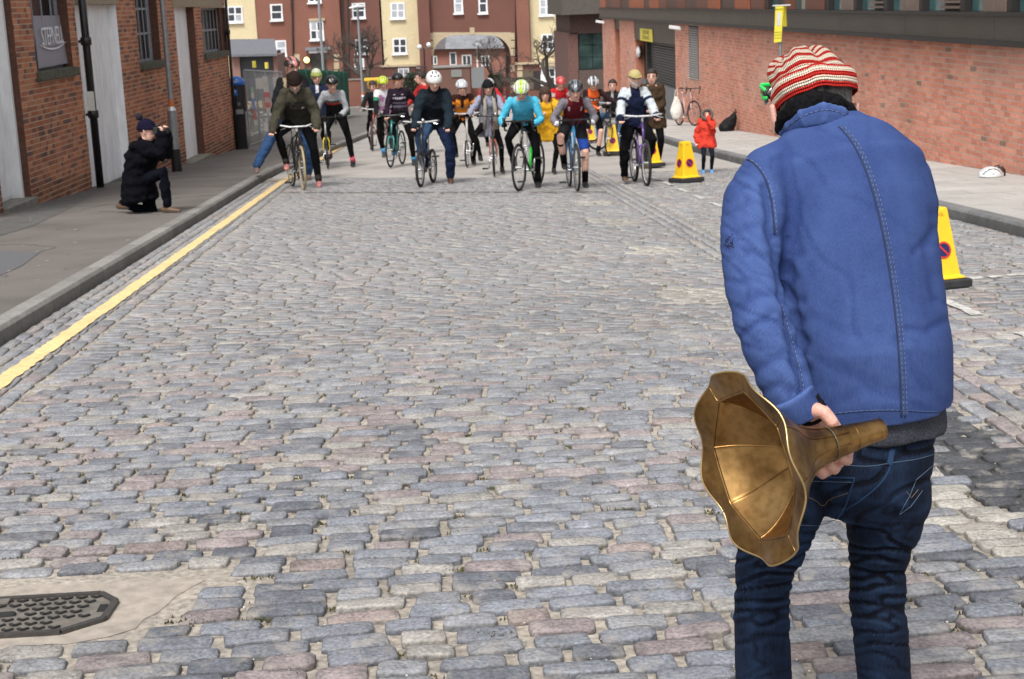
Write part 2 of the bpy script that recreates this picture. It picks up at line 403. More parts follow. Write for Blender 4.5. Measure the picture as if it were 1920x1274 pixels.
# ------------------------------------------------------------------ pavements and kerbs
def kerb_line(name, side, x_face, y0, y1, xf=None, parent=None, col=(.21,.20,.185)):
    m = mat(attr=True, rough=.9, var=.18, scale=30, bump=.003, bscale=120, var2=.15, scale2=5)
    y = y0
    while y < y1:
        L = .91; k = rnd.uniform(.85,1.12); mb = MB(); xa = xf(y) if xf else x_face; xb = xf(y+L) if xf else x_face
        c = tuple(v*k for v in col); g0, g1 = gz(y+.006), gz(y+L-.006); w_ = .15*side; ch = .022*side
        za, zb = PAVE+rnd.uniform(-.003,.004), PAVE+rnd.uniform(-.003,.004)
        prof = [(0,-.1),(0,PAVE-.025),(ch,PAVE+.002),(w_,PAVE+.004),(w_,-.1)]
        vs = [(xa+px_, y+.006, g0+pz) for px_, pz in prof] + [(xb+px_, y+L-.006, g1+pz) for px_, pz in prof]
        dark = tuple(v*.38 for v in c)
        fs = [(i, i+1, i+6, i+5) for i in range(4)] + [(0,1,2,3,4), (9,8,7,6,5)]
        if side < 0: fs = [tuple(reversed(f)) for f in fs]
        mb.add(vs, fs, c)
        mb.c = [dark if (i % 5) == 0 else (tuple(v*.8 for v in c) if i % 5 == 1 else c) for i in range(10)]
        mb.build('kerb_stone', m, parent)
        y += L
PL = MB()
def leftwall_x(y): return -5.468+.05*(y-22.18)
ys = [0.0, 8, 14, 20, 28, 29, 34, 40, 46, 60, 75, 95]
def klx(y): return KL if y < 28 else KL + (y-28)*.06
for i in range(len(ys)-1):
    a, b = ys[i], ys[i+1]
    PL.quad((-9 if a < 40 else -5.5, a, gz(a)+PAVE), (klx(a)-.15, a, gz(a)+PAVE), (klx(b)-.15, b, gz(b)+PAVE), (-9 if b <= 40 else -5.5, b, gz(b)+PAVE))
pl = struct(PL.build('left_pavement', M_pave))
kerb_line('k', -1, KL, 4.0, 28, None, pl)
kerb_line('k', -1, KL, 28.02, 60, klx, pl)
# patches of newer asphalt on the left pavement
def patch(pxs, m, name='asphalt_patch', dz=PAVE+.004, parent=None):
    mb = MB(); p = px_poly(pxs, PAVE); mb.add([(x, y, gz(y)+dz) for x, y in p], [tuple(range(len(p)))]); o = mb.build(name, m, parent)
    return o
patch([(-40,470),(75,474),(40,500),(-40,535)], M_patch, parent=pl)
patch([(-30,452),(60,425),(130,392),(180,362),(210,352),(150,352),(60,395),(-30,425)], mat((.085,.083,.078), .9, var=.2, scale=6, bump=.003, bscale=120), parent=pl)
sp_ = MB()
for i in range(170):
    y = rnd.uniform(6,40); x = rnd.uniform(max(-5.2+.04*(y-20), -.3*y), KL-.2); r = rnd.uniform(.008,.022); k = rnd.choice([.07,.07,.3,.26])
    sp_.add([(x+r*math.cos(a)*rnd.uniform(.7,1.2), y+r*1.1*math.sin(a), gz(y)+PAVE+.005) for a in [j*math.pi/4 for j in range(8)]], [tuple(range(8))], (k,k*.96,k*.9))
sp_.build('gum_spots', mat(attr=True, rough=.8, var=0), None)['kind'] = 'stuff'
def crack(x, y, ang, n):
    pts = [(x, y)]
    for i in range(n): ang += rnd.gauss(0,.35); x += math.cos(ang)*.12; y += math.sin(ang)*.12; pts.append((x, y))
    m_ = MB(); m_.tube([(a, b, gz(b)+PAVE+.001) for a, b in pts], [(.0045*(1-abs(2*i/len(pts)-1))+.002, .002) for i in range(len(pts))], 4, hint=(1,0,0)); m_.build('crack', mat((.035,.032,.03), .9, var=0), pl)
for c_ in ((-3.9,14,1.2,22),(-3.3,18.5,2.4,12),(-4.6,20,1.4,26),(-3.6,26,1.9,16),(-4.2,11.5,.9,12)): crack(*c_)
PRm = mat((.30,.29,.27), .85, var=.1, scale=20)
PR = MB()
def krx(y): return KR if y < 30 else KR+(y-30)*.02
ys = [2, 10, 20, 30, 40, 50, 62, 75]
for i in range(len(ys)-1):
    a, b = ys[i], ys[i+1]
    PR.quad((krx(a)+.15, a, gz(a)+PAVE-.008), (WRX+2.5, a, gz(a)+PAVE-.008), (WRX+2.5, b, gz(b)+PAVE-.008), (krx(b)+.15, b, gz(b)+PAVE-.008))
pr = struct(PR.build('right_pavement', mat((.17,.16,.145), .9, var=.2, scale=30)))
kerb_line('k', 1, KR, 8, 62, krx, pr, (.16,.16,.16))
M_slab = mat(attr=True, rough=.85, var=.08, scale=30, bump=.0015, bscale=150, var2=.08, scale2=2)
y = 9.5; r_i = 0
while y < 47:
    r_i += 1; x = krx(y)+.16; first = True
    while x < WRX-.02:
        L = .6 if not (first and r_i % 2) else .3; first = False; L = min(L, WRX-x)
        k = rnd.uniform(.9,1.08); mb = MB(); c = (.40*k,.385*k,.36*k)
        z0 = rnd.uniform(-.001,.002); g0, g1 = gz(y+.004)+PAVE+z0, gz(y+.446)+PAVE+z0
        vs = [(x+.004,y+.004,g0-.03),(x+L-.004,y+.004,g0-.03),(x+L-.004,y+.446,g1-.03),(x+.004,y+.446,g1-.03),(x+.004,y+.004,g0),(x+L-.004,y+.004,g0),(x+L-.004,y+.446,g1),(x+.004,y+.446,g1)]
        mb.add(vs, [(4,5,6,7),(0,1,5,4),(1,2,6,5),(2,3,7,6),(3,0,4,7)], c); mb.build('paving_slab', M_slab, pr)
        x += L
    y += .45

# ------------------------------------------------------------------ manhole cover with its concrete surround
mh = thing('manhole_cover', 'long cast iron cover with chevron tread set in the cobbles at the bottom left', 'manhole cover', (-1.4, 4.49, gz(4.49)-.0125))
sur = MB(); pts = []
for (x, y) in [(-2.3+.065*i, 4.215+.02*(i>16)) for i in range(19)]+[(-1.02,4.27),(-.97,4.33),(-.94,4.40),(-.92,4.47),(-.90,4.54),(-.87,4.61),(-.84,4.68),(-.82,4.74),(-.86,4.79)]+[(-.92-.065*i, 4.80) for i in range(22)]:
    pts.append((x+rnd.uniform(-.015,.015), y+rnd.uniform(-.015,.015)))
sur.add([(x, y, gz(y)-.0015) for x, y in pts], [tuple(range(len(pts)))])
so = sur.build('concrete_surround', mat((.31,.27,.228), .92, var=.2, scale=18, bump=.004, bscale=60, var2=.1, scale2=3)); struct(so)
M_iron = mat((.21,.19,.165), .55, metal=.5, var=.25, scale=30, bump=.0015, bscale=120)
cv = MB(); cx0 = -1.4
hexo = [(-.62,-.17),(.22,-.17),(.33,-.075),(.335,.08),(.27,.165),(-.62,.165)]
def hz(x, y, h): return (x, y, -SLOPE*y+h)
cv.add([hz(x,y,.0) for x,y in hexo]+[hz(x,y,.0175) for x,y in hexo], [tuple(range(6,12))]+[(i,(i+1)%6,(i+1)%6+6,i+6) for i in range(6)])
cv.build('cover_plate', M_iron, mh)
rim = MB()
for i in range(6):
    a, b = Vector(hexo[i]), Vector(hexo[(i+1)%6]); d = (b-a).normalized()*.011; n = Vector((-d.y, d.x))
    rim.add([hz(*(a-n),.0245), hz(*(b-n),.0245), hz(*(b+n),.0245), hz(*(a+n),.0245), hz(*(a-n),.0), hz(*(b-n),.0), hz(*(b+n),.0), hz(*(a+n),.0)], [(0,1,2,3),(4,5,1,0),(5,6,2,1),(6,7,3,2),(7,4,0,3)])
rim.build('rim', mat((.075,.07,.065), .5, metal=.5, var=.2, scale=40), mh)
tr = MB(); j = 0
for iy in range(7):
    for ix in range(19):
        x = -.56+ix*.047+(.012*iy); y = -.135+iy*.044
        if x > .27 or (x > .2 and y < -.06) or abs(x+.02)+abs(y+.0)*1.3 < .085: continue
        for (dx, dy) in ((.016,.014),(-.016,.014)):
            ax = Vector((dx, dy*1.1)); pn = Vector((-ax.y, ax.x)).normalized()*.0045; a = Vector((x, y-.006)); b = a+ax
            tr.add([hz(*(a-pn),.0235), hz(*(b-pn),.0235), hz(*(b+pn),.0235), hz(*(a+pn),.0235), hz(*(a-pn),.016), hz(*(b-pn),.016), hz(*(b+pn),.016), hz(*(a+pn),.016)], [(0,1,2,3),(4,5,1,0),(5,6,2,1),(6,7,3,2),(7,4,0,3)])
tr.build('chevron_tread', mat((.03,.028,.027), .6, metal=.3, var=.2, scale=40), mh)['kind'] = 'stuff'
kh = MB()
for x, y in ((.305,.02),): kh.box((x-.012,y-.03,.016), (x+.012,y+.03,.0195))
kh.build('lifting_slot', mat((.01,.01,.01), .9), mh)
kh = MB(); kh.tube([(-.07,0,.019),(.03,.005,.019)], .013, 8, rnd_cap=True); kh.build('keyhole', mat((.012,.012,.012), .8), mh)
kh = MB(); kh.box((-.09,.105,.016),(-.01,.14,.022)); kh.build('badge_plate', M_iron, mh)
# ------------------------------------------------------------------ brick walls
def cut(iv, openings, z0, z1):
    out = [iv]
    for (a, b, c, d) in openings:
        if z1 <= c or z0 >= d: continue
        nx = []
        for (s, e) in out:
            if e <= a or s >= b: nx.append((s, e)); continue
            if s < a: nx.append((s, a))
            if e > b: nx.append((b, e))
        out = nx
    return [(s, e) for s, e in out if e-s > .008]
def brickwork(root, to3, y0, y1, zmin, ztop, openings, pal, flem, nmax, mbrick, mmortar, name='brick'):
    """to3(y, z, d): point on the wall face, d metres behind it"""
    C_, H_ = .075, .0605; root_loc = root.location; boxes = []
    k = math.floor(zmin(y1 if zmin(y1) < zmin(y0) else y0)/C_)
    while k*C_ < ztop:
        z = k*C_; off = (k % 2)*(.056 if flem else .1125) + rnd.uniform(-.004,.004); y = y0-.25+off; i = k
        while y < y1:
            L = .212 if (not flem or i % 2) else .0995
            for (s, e) in cut((max(y, y0), min(y+L, y1)), openings, z, z+H_):
                if z+H_ < zmin((s+e)/2)-.02: continue
                boxes.append((s, e, z, z+H_))
            y += L+.013; i += 1
        k += 1
    def key(b):
        p = to3((b[0]+b[1])/2, (b[2]+b[3])/2, 0); q = proj(p)
        return (0 if (-5 < q[0] < 1925 and -5 < q[1] < 1270) else 1, (Vector(p)-CP).length)
    boxes.sort(key=key); rest = MB()
    for n, (s, e, za, zb) in enumerate(boxes):
        c = pal(s, za); j = rnd.uniform(-.0025,.0015); mb = rest if n >= nmax else MB()
        j2 = lambda: rnd.uniform(-.0015,.0015)
        o = root_loc
        vs = [Vector(to3(yy, zz, d))-o for d in (j, .05) for (yy, zz) in ((s+j2(),za+j2()),(e+j2(),za+j2()),(e+j2(),zb+j2()),(s+j2(),zb+j2()))]
        mb.add(vs, [(0,1,2,3),(0,4,5,1),(1,5,6,2),(2,6,7,3),(3,7,4,0)], c)
        if n < nmax: mb.build(name, mbrick, root)
    if len(rest.v): rest.build(name+'work', mbrick, root)['kind'] = 'stuff'
    # mortar face, cut at the openings
    mm = MB(); yss = sorted({y0, y1} | {v for o_ in openings for v in o_[:2] if y0 < v < y1}); o = root_loc
    for a, b in zip(yss[:-1], yss[1:]):
        zs = sorted({ztop, min(zmin(a), zmin(b))-.3} | {v for o_ in openings if o_[0] <= a+1e-6 and o_[1] >= b-1e-6 for v in o_[2:]})
        for c, d in zip(zs[:-1], zs[1:]):
            if c >= ztop: break
            if any(o_[0] <= a+1e-6 and o_[1] >= b-1e-6 and o_[2] <= c+1e-6 and o_[3] >= d-1e-6 for o_ in openings): continue
            d = min(d, ztop)
            mm.quad(*[Vector(to3(yy, zz, .0025))-o for yy, zz in ((a,c),(b,c),(b,d),(a,d))])
    return mm.build('mortar', mmortar, root)

M_brick = mat(attr=True, rough=.85, var=.16, scale=35, bump=.002, bscale=120, var2=.12, scale2=1.2)
LW_A = Vector((-5.468, 22.18, 0)); LW_D = Vector((.05, 1, 0)).normalized(); LW_N = Vector((1, -.05, 0)).normalized()
def LW(u, z, d=0.0):                         # u along the wall, z height, d behind the face
    p = LW_A + LW_D*u - LW_N*d; return Vector((p.x, p.y, z))
def lwhit(px, py, d=0.0):
    r_ = ray(px, py); a = LW_A - LW_N*d; k = (a-CP).dot(LW_N)/r_.dot(LW_N); p = CP+r_*k
    return (p-LW_A).dot(LW_D), p.z
u = lambda px, py, d=0.0: lwhit(px, py, d)[0]
zz = lambda px, py, d=0.0: lwhit(px, py, d)[1]
lb = thing('brick_warehouse', 'old red brick building along the left pavement with barred windows and painted white doors', 'building', (-5.468, 22.18, gz(22.18)+PAVE))
def palL(s, z):
    k = 1+.3*(rnd.random()-.5); n = noise.noise(Vector((s*.5, z*.6, 1)))
    c = rnd.choice([(.30,.105,.05),(.34,.125,.06),(.27,.09,.045),(.32,.14,.075),(.20,.075,.045),(.36,.15,.07)])
    if rnd.random() < .12: c = (.115,.06,.05)
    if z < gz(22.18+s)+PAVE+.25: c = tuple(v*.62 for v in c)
    k *= 1-.35*max(0, n)
    return tuple(v*k*1.28 for v in c)
DT = 2.35
d1u = u(62, 388); oD1 = (d1u-1.25, d1u, -9, DT)
oW1 = (u(70,134), u(138,127), zz(100,131), DT)
rcu = u(241,262); oRc = (u(163,250), rcu, -9, zz(200,9))
oW2 = (u(263,117), u(303,112), zz(283,116), DT)
oD2 = (u(349,286), u(384,272), -9, zz(350,14))
oW3 = (u(383,101), u(427,94), zz(405,98), zz(400,15))
ops = [oD1, oW1, oRc, oW2, oD2, oW3]
uE = u(441, 270)
M_lm = mat((.50,.38,.28), .95, var=.2, scale=30, bump=.003, bscale=90)
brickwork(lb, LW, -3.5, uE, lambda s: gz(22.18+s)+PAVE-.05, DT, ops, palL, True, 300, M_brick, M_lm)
O = lb.location
def Lbox(mb, u0, u1, z0, z1, d0, d1, col=None):      # box on the wall, d negative = proud
    vs = [LW(uu, z_, d)-O for z_ in (z0, z1) for (uu, d) in ((u0,d0),(u1,d0),(u1,d1),(u0,d1))]
    mb.add(vs, [(0,3,2,1),(4,5,6,7),(0,1,5,4),(1,2,6,5),(2,3,7,6),(3,0,4,7)], col); return mb
M_stone = mat((.30,.245,.17), .9, var=.2, scale=12, bump=.003, bscale=60)
M_sill = mat((.085,.085,.06), .95, var=.35, scale=14, bump=.004, bscale=60)
M_wpaint = mat((.84,.85,.86), .6, var=.10, scale=9, bump=.002, bscale=40, stretch=(1,1,.3), var2=.08, scale2=2)
M_dark = mat((.012,.012,.014), .35, var=.2, scale=5)
M_reveal = mat((.10,.045,.03), .9, var=.3, scale=20, bump=.003, bscale=60)
# upper wall, above the courses one can see, and the body of the building behind
up_ = MB(); Lbox(up_, -3.5, uE, DT, 6.5, 0, .4); up_.build('upper_wall', mat((.26,.10,.055), .9, var=.25, scale=14, bump=.004, bscale=30, stretch=(1,1,3)), lb)
up_ = MB(); Lbox(up_, -3.5, uE, -3.0, 6.4, 1.2, 6.0); Lbox(up_, uE-.4, uE, -3.0, 6.4, .06, 1.2); up_.build('inner_wall', M_reveal, lb)['kind'] = 'stuff'
for (a, b, c, d), dep in zip(ops, (.25,.22,.16,.22,.17,.2)):          # reveals: brick returns of each opening
    lo = max(c, -2.6)
    rv = MB(); Lbox(rv, b-.004, b+.1, lo, d, .006, dep+.35); rv.build('reveal', M_wpaint if dep == .16 else M_reveal, lb)
    rv = MB(); Lbox(rv, a-.1, a, lo, d, .012, dep+.35); rv.build('reveal', M_reveal, lb)
# painted doors
def gzw(uu): return gz(22.18+uu)+PAVE
dr = MB(); Lbox(dr, oD1[0], oD1[1], gzw(oD1[1])+.12, DT, .25, .3); d1 = dr.build('door', M_wpaint, lb); d1['label'] = 'flaking white timber door at the left edge'
for k in range(4):
    fr = MB(); Lbox(fr, oD1[0]+.05+k*.3, oD1[0]+.31+k*.3, gzw(oD1[1])+.16, DT-.05, .232, .249); fr.build('plank', M_wpaint, d1)
fr = MB(); Lbox(fr, oD1[1]-.085, oD1[1], gzw(oD1[1])+.06, DT, .1, .249); fr.build('door_frame', M_wpaint, d1)
st = MB(); Lbox(st, oD1[0], oD1[1]+.04, gzw(oD1[1])-.12, gzw(oD1[1])+.12, -.07, .3); st.build('doorstep', mat((.2,.19,.165), .9, var=.3, scale=10, bump=.003), lb, bevel=.01)
wr = MB(); Lbox(wr, oRc[0], oRc[1], gzw(oRc[1])+.05, oRc[3], .16, .3); wr.build('painted_recess', M_wpaint, lb)['label'] = 'white painted brick infill of a blocked doorway'
wl_ = MB(); kk = 0
z = gzw(oRc[1])+.08
while z < oRc[3]-.07:                       # painted courses of the infill
    uu = oRc[0] - (kk % 2)*.11
    while uu < oRc[1]:
        a, b = max(uu, oRc[0]), min(uu+.215, oRc[1])
        if b-a > .03: Lbox(wl_, a+.005, b-.005, z+.005, z+.07, .1595-rnd.uniform(.003,.006), .17)
        uu += .22
    z += .075; kk += 1
wl_.build('painted_bricks', M_wpaint, lb)['kind'] = 'stuff'
st = MB(); Lbox(st, oRc[0], oRc[1]+.05, gzw(oRc[1])-.2, gzw(oRc[1])+.05, .04, .35); st.build('doorstep', M_sill, lb)
dr = MB(); Lbox(dr, oD2[0]-.0, oD2[1], gzw(oD2[1])+.10, oD2[3], .17, .22); d2 = dr.build('door', M_wpaint, lb); d2['label'] = 'plain white door between the barred windows'
kn = MB(); kn.ball(LW(oD2[0]+.25, gzw(oD2[1])+1.15, .16)-O, .03); kn.build('handle', mat((.1,.1,.1), .3, metal=.9), d2)
st = MB(); Lbox(st, oD2[0]-.02, oD2[1]+.02, gzw(oD2[1])-.2, gzw(oD2[1])+.10, -.14, .5); st.build('doorstep', mat((.19,.185,.14), .9, var=.3, scale=10, bump=.004), lb, bevel=.012)
# windows
M_wframe = mat((.30,.32,.35), .5, var=.15, scale=20)
M_glassd = mat((.02,.025,.03), .12, var=.3, scale=4)
def barred(o_, nb, dep, lab, bars_h=(.5,)):
    a, b, c, d = o_
    gl = MB(); Lbox(gl, a, b, c, d, dep, dep+.03); wn = gl.build('window', M_glassd, lb)
    if lab: wn['label'] = lab
    fr = MB(); t = .045
    Lbox(fr, a, a+t, c, d, dep-.04, dep-.001); Lbox(fr, b-t, b, c, d, dep-.04, dep-.001); Lbox(fr, a+t, b-t, c, c+t, dep-.04, dep-.001); Lbox(fr, a+t, b-t, min(d,DT)-t, d, dep-.04, dep-.001)
    fr.build('frame', M_wframe, wn)
    for h in bars_h:
        m_ = MB(); zc = c+(d-c)*h; Lbox(m_, a+t, b-t, zc-.02, zc+.02, dep-.04, dep-.001); m_.build('glazing_bar', M_wframe, wn)
    for k in range(nb):
        uu = a+(b-a)*(k+1)/(nb+1); m_ = MB(); m_.tube([LW(uu, c, dep-.07)-O, LW(uu, d, dep-.07)-O], .011, 6); m_.build('bar', M_wframe, wn)
    sl_ = MB(); Lbox(sl_, a-.06, b+.06, c-.13, c, -.07, dep); sl_.build('sill', M_sill, lb, bevel=.008)
    return wn
barred(oW1, 3, .2, 'dark window behind the grey company board', ())
barred(oW2, 4, .2, 'tall barred window with pale grey glazing bars', (.33,.62,.9))
barred(oW3, 6, .2, 'small square barred window nearest the parking meter', (.5,))
for (a, b, z0) in ((oRc[0]-.06, oRc[1]+.10, oRc[3]), (oD2[0]-.15, uE-.35, max(oD2[3], oW3[3]))):
    ln = MB(); Lbox(ln, a, b, z0+.002, z0+.26, -.012, .2); ln.build('lintel', M_stone, lb, bevel=.006)
# roof line
rf = MB(); Lbox(rf, -3.7, uE+.2, 6.5, 6.65, -.25, 6.2); rf.build('roof', mat((.06,.06,.065), .8), lb)
# company board leaning in the first window
bd = thing('company_board', 'grey board with white STEPNELL lettering propped in the first barred window', 'sign', LW((oW1[0]+oW1[1])/2, oW1[2], .1))
def Lpx(px, py, d): a, b = lwhit(px, py, d); return LW(a, b, d)
q = [Lpx(73,129,.08), Lpx(127,119,.08), Lpx(118,29,.14), Lpx(62,30,.14)]
b_ = MB(); oo = bd.location; n_ = LW_N*.008
b_.add([p-oo for p in q]+[p-oo-n_ for p in q], [(0,1,2,3),(7,6,5,4),(0,4,5,1),(1,5,6,2),(2,6,7,3),(3,7,4,0)])
b_.build('panel', mat((.27,.26,.30), .5, var=.04, scale=5), bd)
M_let = mat((.78,.78,.80), .5, var=0)
cx = (q[0]+q[1]+q[2]+q[3])/4-oo; bx = (q[1]-q[0]); by = (q[3]-q[0])
W_ = bx.length; Hh = by.length
mt = frame_mtx(cx+LW_N*.03+by*.08, bx, by)
textmesh('STEPNELL', .172*W_, 'lettering', M_let, bd, mt @ Matrix.Diagonal((1,1.5,1,1)), .001, sx=1.0)
textmesh('SIMPLY CONSTRUCTIVE', .07*W_, 'tagline', mat((.5,.5,.53), .5, var=0), bd, frame_mtx(cx+LW_N*.03-by*.055, bx, by), .001)
sw = MB(); pr_ = None
for k in range(19):
    t = -1+2*k/18; p = cx+LW_N*.03 + bx*(.46*t) + by*(-.155+.11*t*t); th = .008+.022*(1-t*t)
    if pr_: sw.quad(pr_[0], p-by*th*.6, p+by*th*.4, pr_[1])
    pr_ = (p-by*th*.6, p+by*th*.4)
sw.build('swoosh', M_let, bd)
# cast iron downpipes
M_black = mat((.010,.010,.011), .35, var=.25, scale=12, bump=.001, bscale=60)
def downpipe(uu, dd, r, ztop, label, joints, plate=None):
    z0 = gzw(uu)
    t = thing('downpipe', label, 'drainpipe', LW(uu, z0, dd)); o_ = t.location
    m_ = MB(); m_.tube([LW(uu, z0+.02, dd)-o_, LW(uu, ztop, dd)-o_], r, 14); m_.build('pipe', M_black, t, smooth=True)
    for z in joints:
        m_ = MB(); m_.tube([LW(uu, z-.07, dd)-o_, LW(uu, z-.05, dd)-o_, LW(uu, z+.05, dd)-o_, LW(uu, z+.07, dd)-o_], [r*1.02, r*1.4, r*1.4, r*1.02], 14); m_.build('collar', M_black, t, smooth=True)
        m_ = MB(); m_.obox(LW(uu, z, dd+.06)-o_, LW_D*.12, LW_N*.03, Vector((0,0,.02))); m_.build('bracket', M_black, t)
    if plate:
        m_ = MB(); m_.obox(LW(uu-r-.014, plate, dd)-o_, LW_D*.006, LW_N*.06, Vector((0,0,.15))); m_.build('notice', mat((.62,.64,.6), .6, var=.1, scale=30), t)
    return t
zc1 = zz(158, 78, -.1); 
downpipe(u(176,352)+.02, -.1, .062, 3.5, 'thick black cast iron downpipe with a small white notice, beside the white recess', (zc1, zz(172,215,-.1)), zz(170,190,-.1))
downpipe(uE-.10, -.06, .035, 3.5, 'thin dark pipe at the far corner of the brick warehouse', (zz(430,60),), None)

# ------------------------------------------------------------------ right building
rb = thing('modern_brick_building', 'modern building with long orange brick wall and terracotta fins on the right', 'building', (WRX, 30, gz(30)+PAVE))
OR = rb.location
def RW(y, z, d=0.0): return Vector((WRX+d, y, z))
def rw(px, py): p = onx(px, py, WRX); return p.y, p.z
Z1b = rw(1920,89)[1]; Z2b = rw(1920,31)[1]
yl1, yl0 = rw(1291,100)[0], rw(1310,100)[0]
lvt, lvb = rw(1300,49)[1], rw(1300,149)[1]
yg0, yg1 = rw(1267,160)[0], rw(1191,160)[0]; yp1 = rw(1163,120)[0]; yp2 = rw(1153.5,120)[0]; yp3 = rw(1131,120)[0]
zg = rw(1267,86)[1]
def palR(s, z):
    k = 1+.15*(rnd.random()-.5)
    c = rnd.choice([(.60,.235,.155),(.64,.28,.195),(.56,.215,.14),(.61,.275,.19),(.52,.205,.14)])
    if rnd.random() < .02: c = (.27,.17,.12)
    n = noise.noise(Vector((s*.35+z*.5, z*.7-s*.1, 6)))
    if n > .1: c = tuple(v*(1-.5*(n-.1)) + b*.5*(n-.1) for v, b in zip(c, (.55,.42,.36)))
    return tuple(v*k for v in c)
brickwork(rb, RW, 12.0, yg0, lambda s: gz(s)+PAVE-.03, Z1b, [(yl0, yl1, lvb, lvt)], palR, False, 300, M_brick, mat((.52,.43,.36), .95, var=.15, scale=30))
brickwork(rb, RW, yg1, yp1, lambda s: gz(s)+PAVE-.03, Z1b, [], palR, False, 0, M_brick, mat((.52,.43,.36), .95, var=.15, scale=30))
brickwork(rb, RW, yp2, yp3, lambda s: gz(s)+PAVE-.03, Z1b, [], palR, False, 0, M_brick, mat((.52,.43,.36), .95, var=.15, scale=30))
def Rbox(mb, y0, y1, z0, z1, d0, d1, col=None): mb.box((WRX+d0-OR.x, y0-OR.y, z0-OR.z), (WRX+d1-OR.x, y1-OR.y, z1-OR.z), col); return mb
M_band = mat((.075,.066,.058), .45, metal=.3, var=.12, scale=25, var2=.12, scale2=1.2)
M_bandd = mat((.035,.033,.032), .5, metal=.3, var=.1)
M_pilb = mat((.43,.17,.105), .9, var=.1, scale=30)
yseg = 12.0
while yseg < yp3:
    e = min(yseg+3.6, yp3); m_ = MB(); Rbox(m_, yseg+.004, e-.004, Z1b+.07, Z2b, -.10, .3); m_.build('fascia_panel', M_band, rb); yseg = e
m_ = MB(); Rbox(m_, 12, yp3, Z1b+.002, Z1b+.068, -.13, .3); m_.build('drip_rail', M_bandd, rb)
m_ = MB(); Rbox(m_, 12, yp3, Z2b+.002, Z2b+.05, -.13, .3); m_.build('ledge', M_bandd, rb)
# pillar returns and sides
for (a, b) in ((yg1, yp1), (yp2, yp3)):
    m_ = MB(); Rbox(m_, a, b, gz(b), Z1b, .045, 1.4); m_.build('pier', M_pilb, rb)
m_ = MB(); Rbox(m_, yl1+.02, yg0-.005, gz(yg0), Z1b, .045, 1.4); m_.build('pier', M_pilb, rb)
m_ = MB(); Rbox(m_, yp1+.01, yp2-.01, gz(yp2), Z1b, .5, .9); m_.build('recess_wall', mat((.16,.06,.04), .9, var=.2, scale=20), rb)
m_ = MB(); Rbox(m_, yp1+.005, yp2-.005, zg+.25, Z1b, .05, .2); m_.build('fascia_panel', M_band, rb)
# garage: fascia, shutter of real slats, posts, lamp
m_ = MB(); Rbox(m_, yg0+.005, yg1-.005, zg, Z1b, .02, .25); m_.build('garage_fascia', M_band, rb)
gr_ = MB(); Rbox(gr_, yg0, yg1, gz(yg1), zg, .34, .44); sh = gr_.build('roller_shutter', mat((.018,.02,.02), .5, metal=.3), rb)
z = zg-.08; 
while z > gz(yg0)+PAVE+.05:
    s_ = MB(); s_.tube([(WRX+.33-OR.x, yg0+.06-OR.y, z-OR.z), (WRX+.33-OR.x, yg1-1.6-OR.y, z-OR.z)], .034, 6); s_.build('slat', mat((.03,.033,.033), .4, metal=.5), sh); z -= .085
m_ = MB(); Rbox(m_, yg1-1.55, yg1-1.35, gz(yg1), zg, .2, .33); m_.build('door_post', mat((.05,.045,.04), .5), rb)
m_ = MB(); Rbox(m_, yg0, yg1, gz(yg1)-.1, gz(yg0)+.95, .2, .28); m_.build('grey_panel', mat((.17,.175,.18), .6, var=.15, scale=60), rb)
m_ = MB(); Rbox(m_, yg0, yg1, zg-.004, zg+.2, .26, .5); m_.build('soffit', M_dark, rb)
# louvre grille
lg = MB(); Rbox(lg, yl0, yl1, lvb, lvt, .14, .2); lo_ = lg.build('louvre', M_dark, rb)
z = lvb+.03
while z < lvt-.02:
    s_ = MB(); s_.add([RW(yy, z_, d)-OR for (yy, z_, d) in ((yl0+.02,z,-.02),(yl1-.02,z,-.02),(yl1-.02,z+.035,.11),(yl0+.02,z+.035,.11),(yl0+.02,z-.012,-.02),(yl1-.02,z-.012,-.02),(yl1-.02,z+.027,.11),(yl0+.02,z+.027,.11))],
          [(3,2,1,0),(4,5,6,7),(0,1,5,4)]); s_.build('louvre_blade', mat((.55,.52,.50), .5, var=.1), lo_); z += .062
# upper storey: fins, glass, louvres, each one built
yv = lambda px: rw(px, 15)[0]
M_terra = mat((.30,.085,.035), .6, var=.12, scale=12, var2=.1, scale2=2); M_brown = mat((.075,.035,.027), .5, var=.12, scale=12); M_dk = mat((.02,.017,.016), .5)
M_teal = mat((.055,.13,.135), .12, var=.25, scale=2.5, spec=.8); M_grb = mat((.17,.125,.10), .55, var=.1)
ztopR = 4.6
def panel(name, p0, p1, m_, d0=-.06, d1=.25, lab=None):
    y1_, y0_ = yv(p0), yv(p1); b = MB(); Rbox(b, y0_+.01, y1_-.01, Z2b+.055, ztopR, d0, d1); o = b.build(name, m_, rb); return o
px_ = 1128
seq = [(1137,'t'),(1149,'d'),(1165,'b'),(1168,'k'),(1183,'d'),(1196,'t'),(1209,'t'),(1221,'d'),(1238,'t'),(1252,'b'),(1272,'d'),(1288,'b'),(1310,'d'),(1332,'b'),(1352,'t'),(1357,'k'),(1382,'d'),(1408,'t'),(1412,'k'),
       (1436,'b'),(1442,'k'),(1458,'g'),(1474,'k'),(1484,'b'),(1514,'g'),(1548,'b'),(1556,'k'),(1580,'g'),(1602,'r'),(1608,'k'),(1632,'g'),(1658,'l'),(1666,'k'),(1692,'g'),(1706,'r'),(1725,'r'),(1732,'k'),(1762,'g'),(1802,'l'),(1812,'k'),(1846,'g'),(1868,'r'),(1890,'r'),(1900,'k'),(1960,'g'),(2010,'l'),(2020,'k'),(2080,'g'),(2130,'r')]
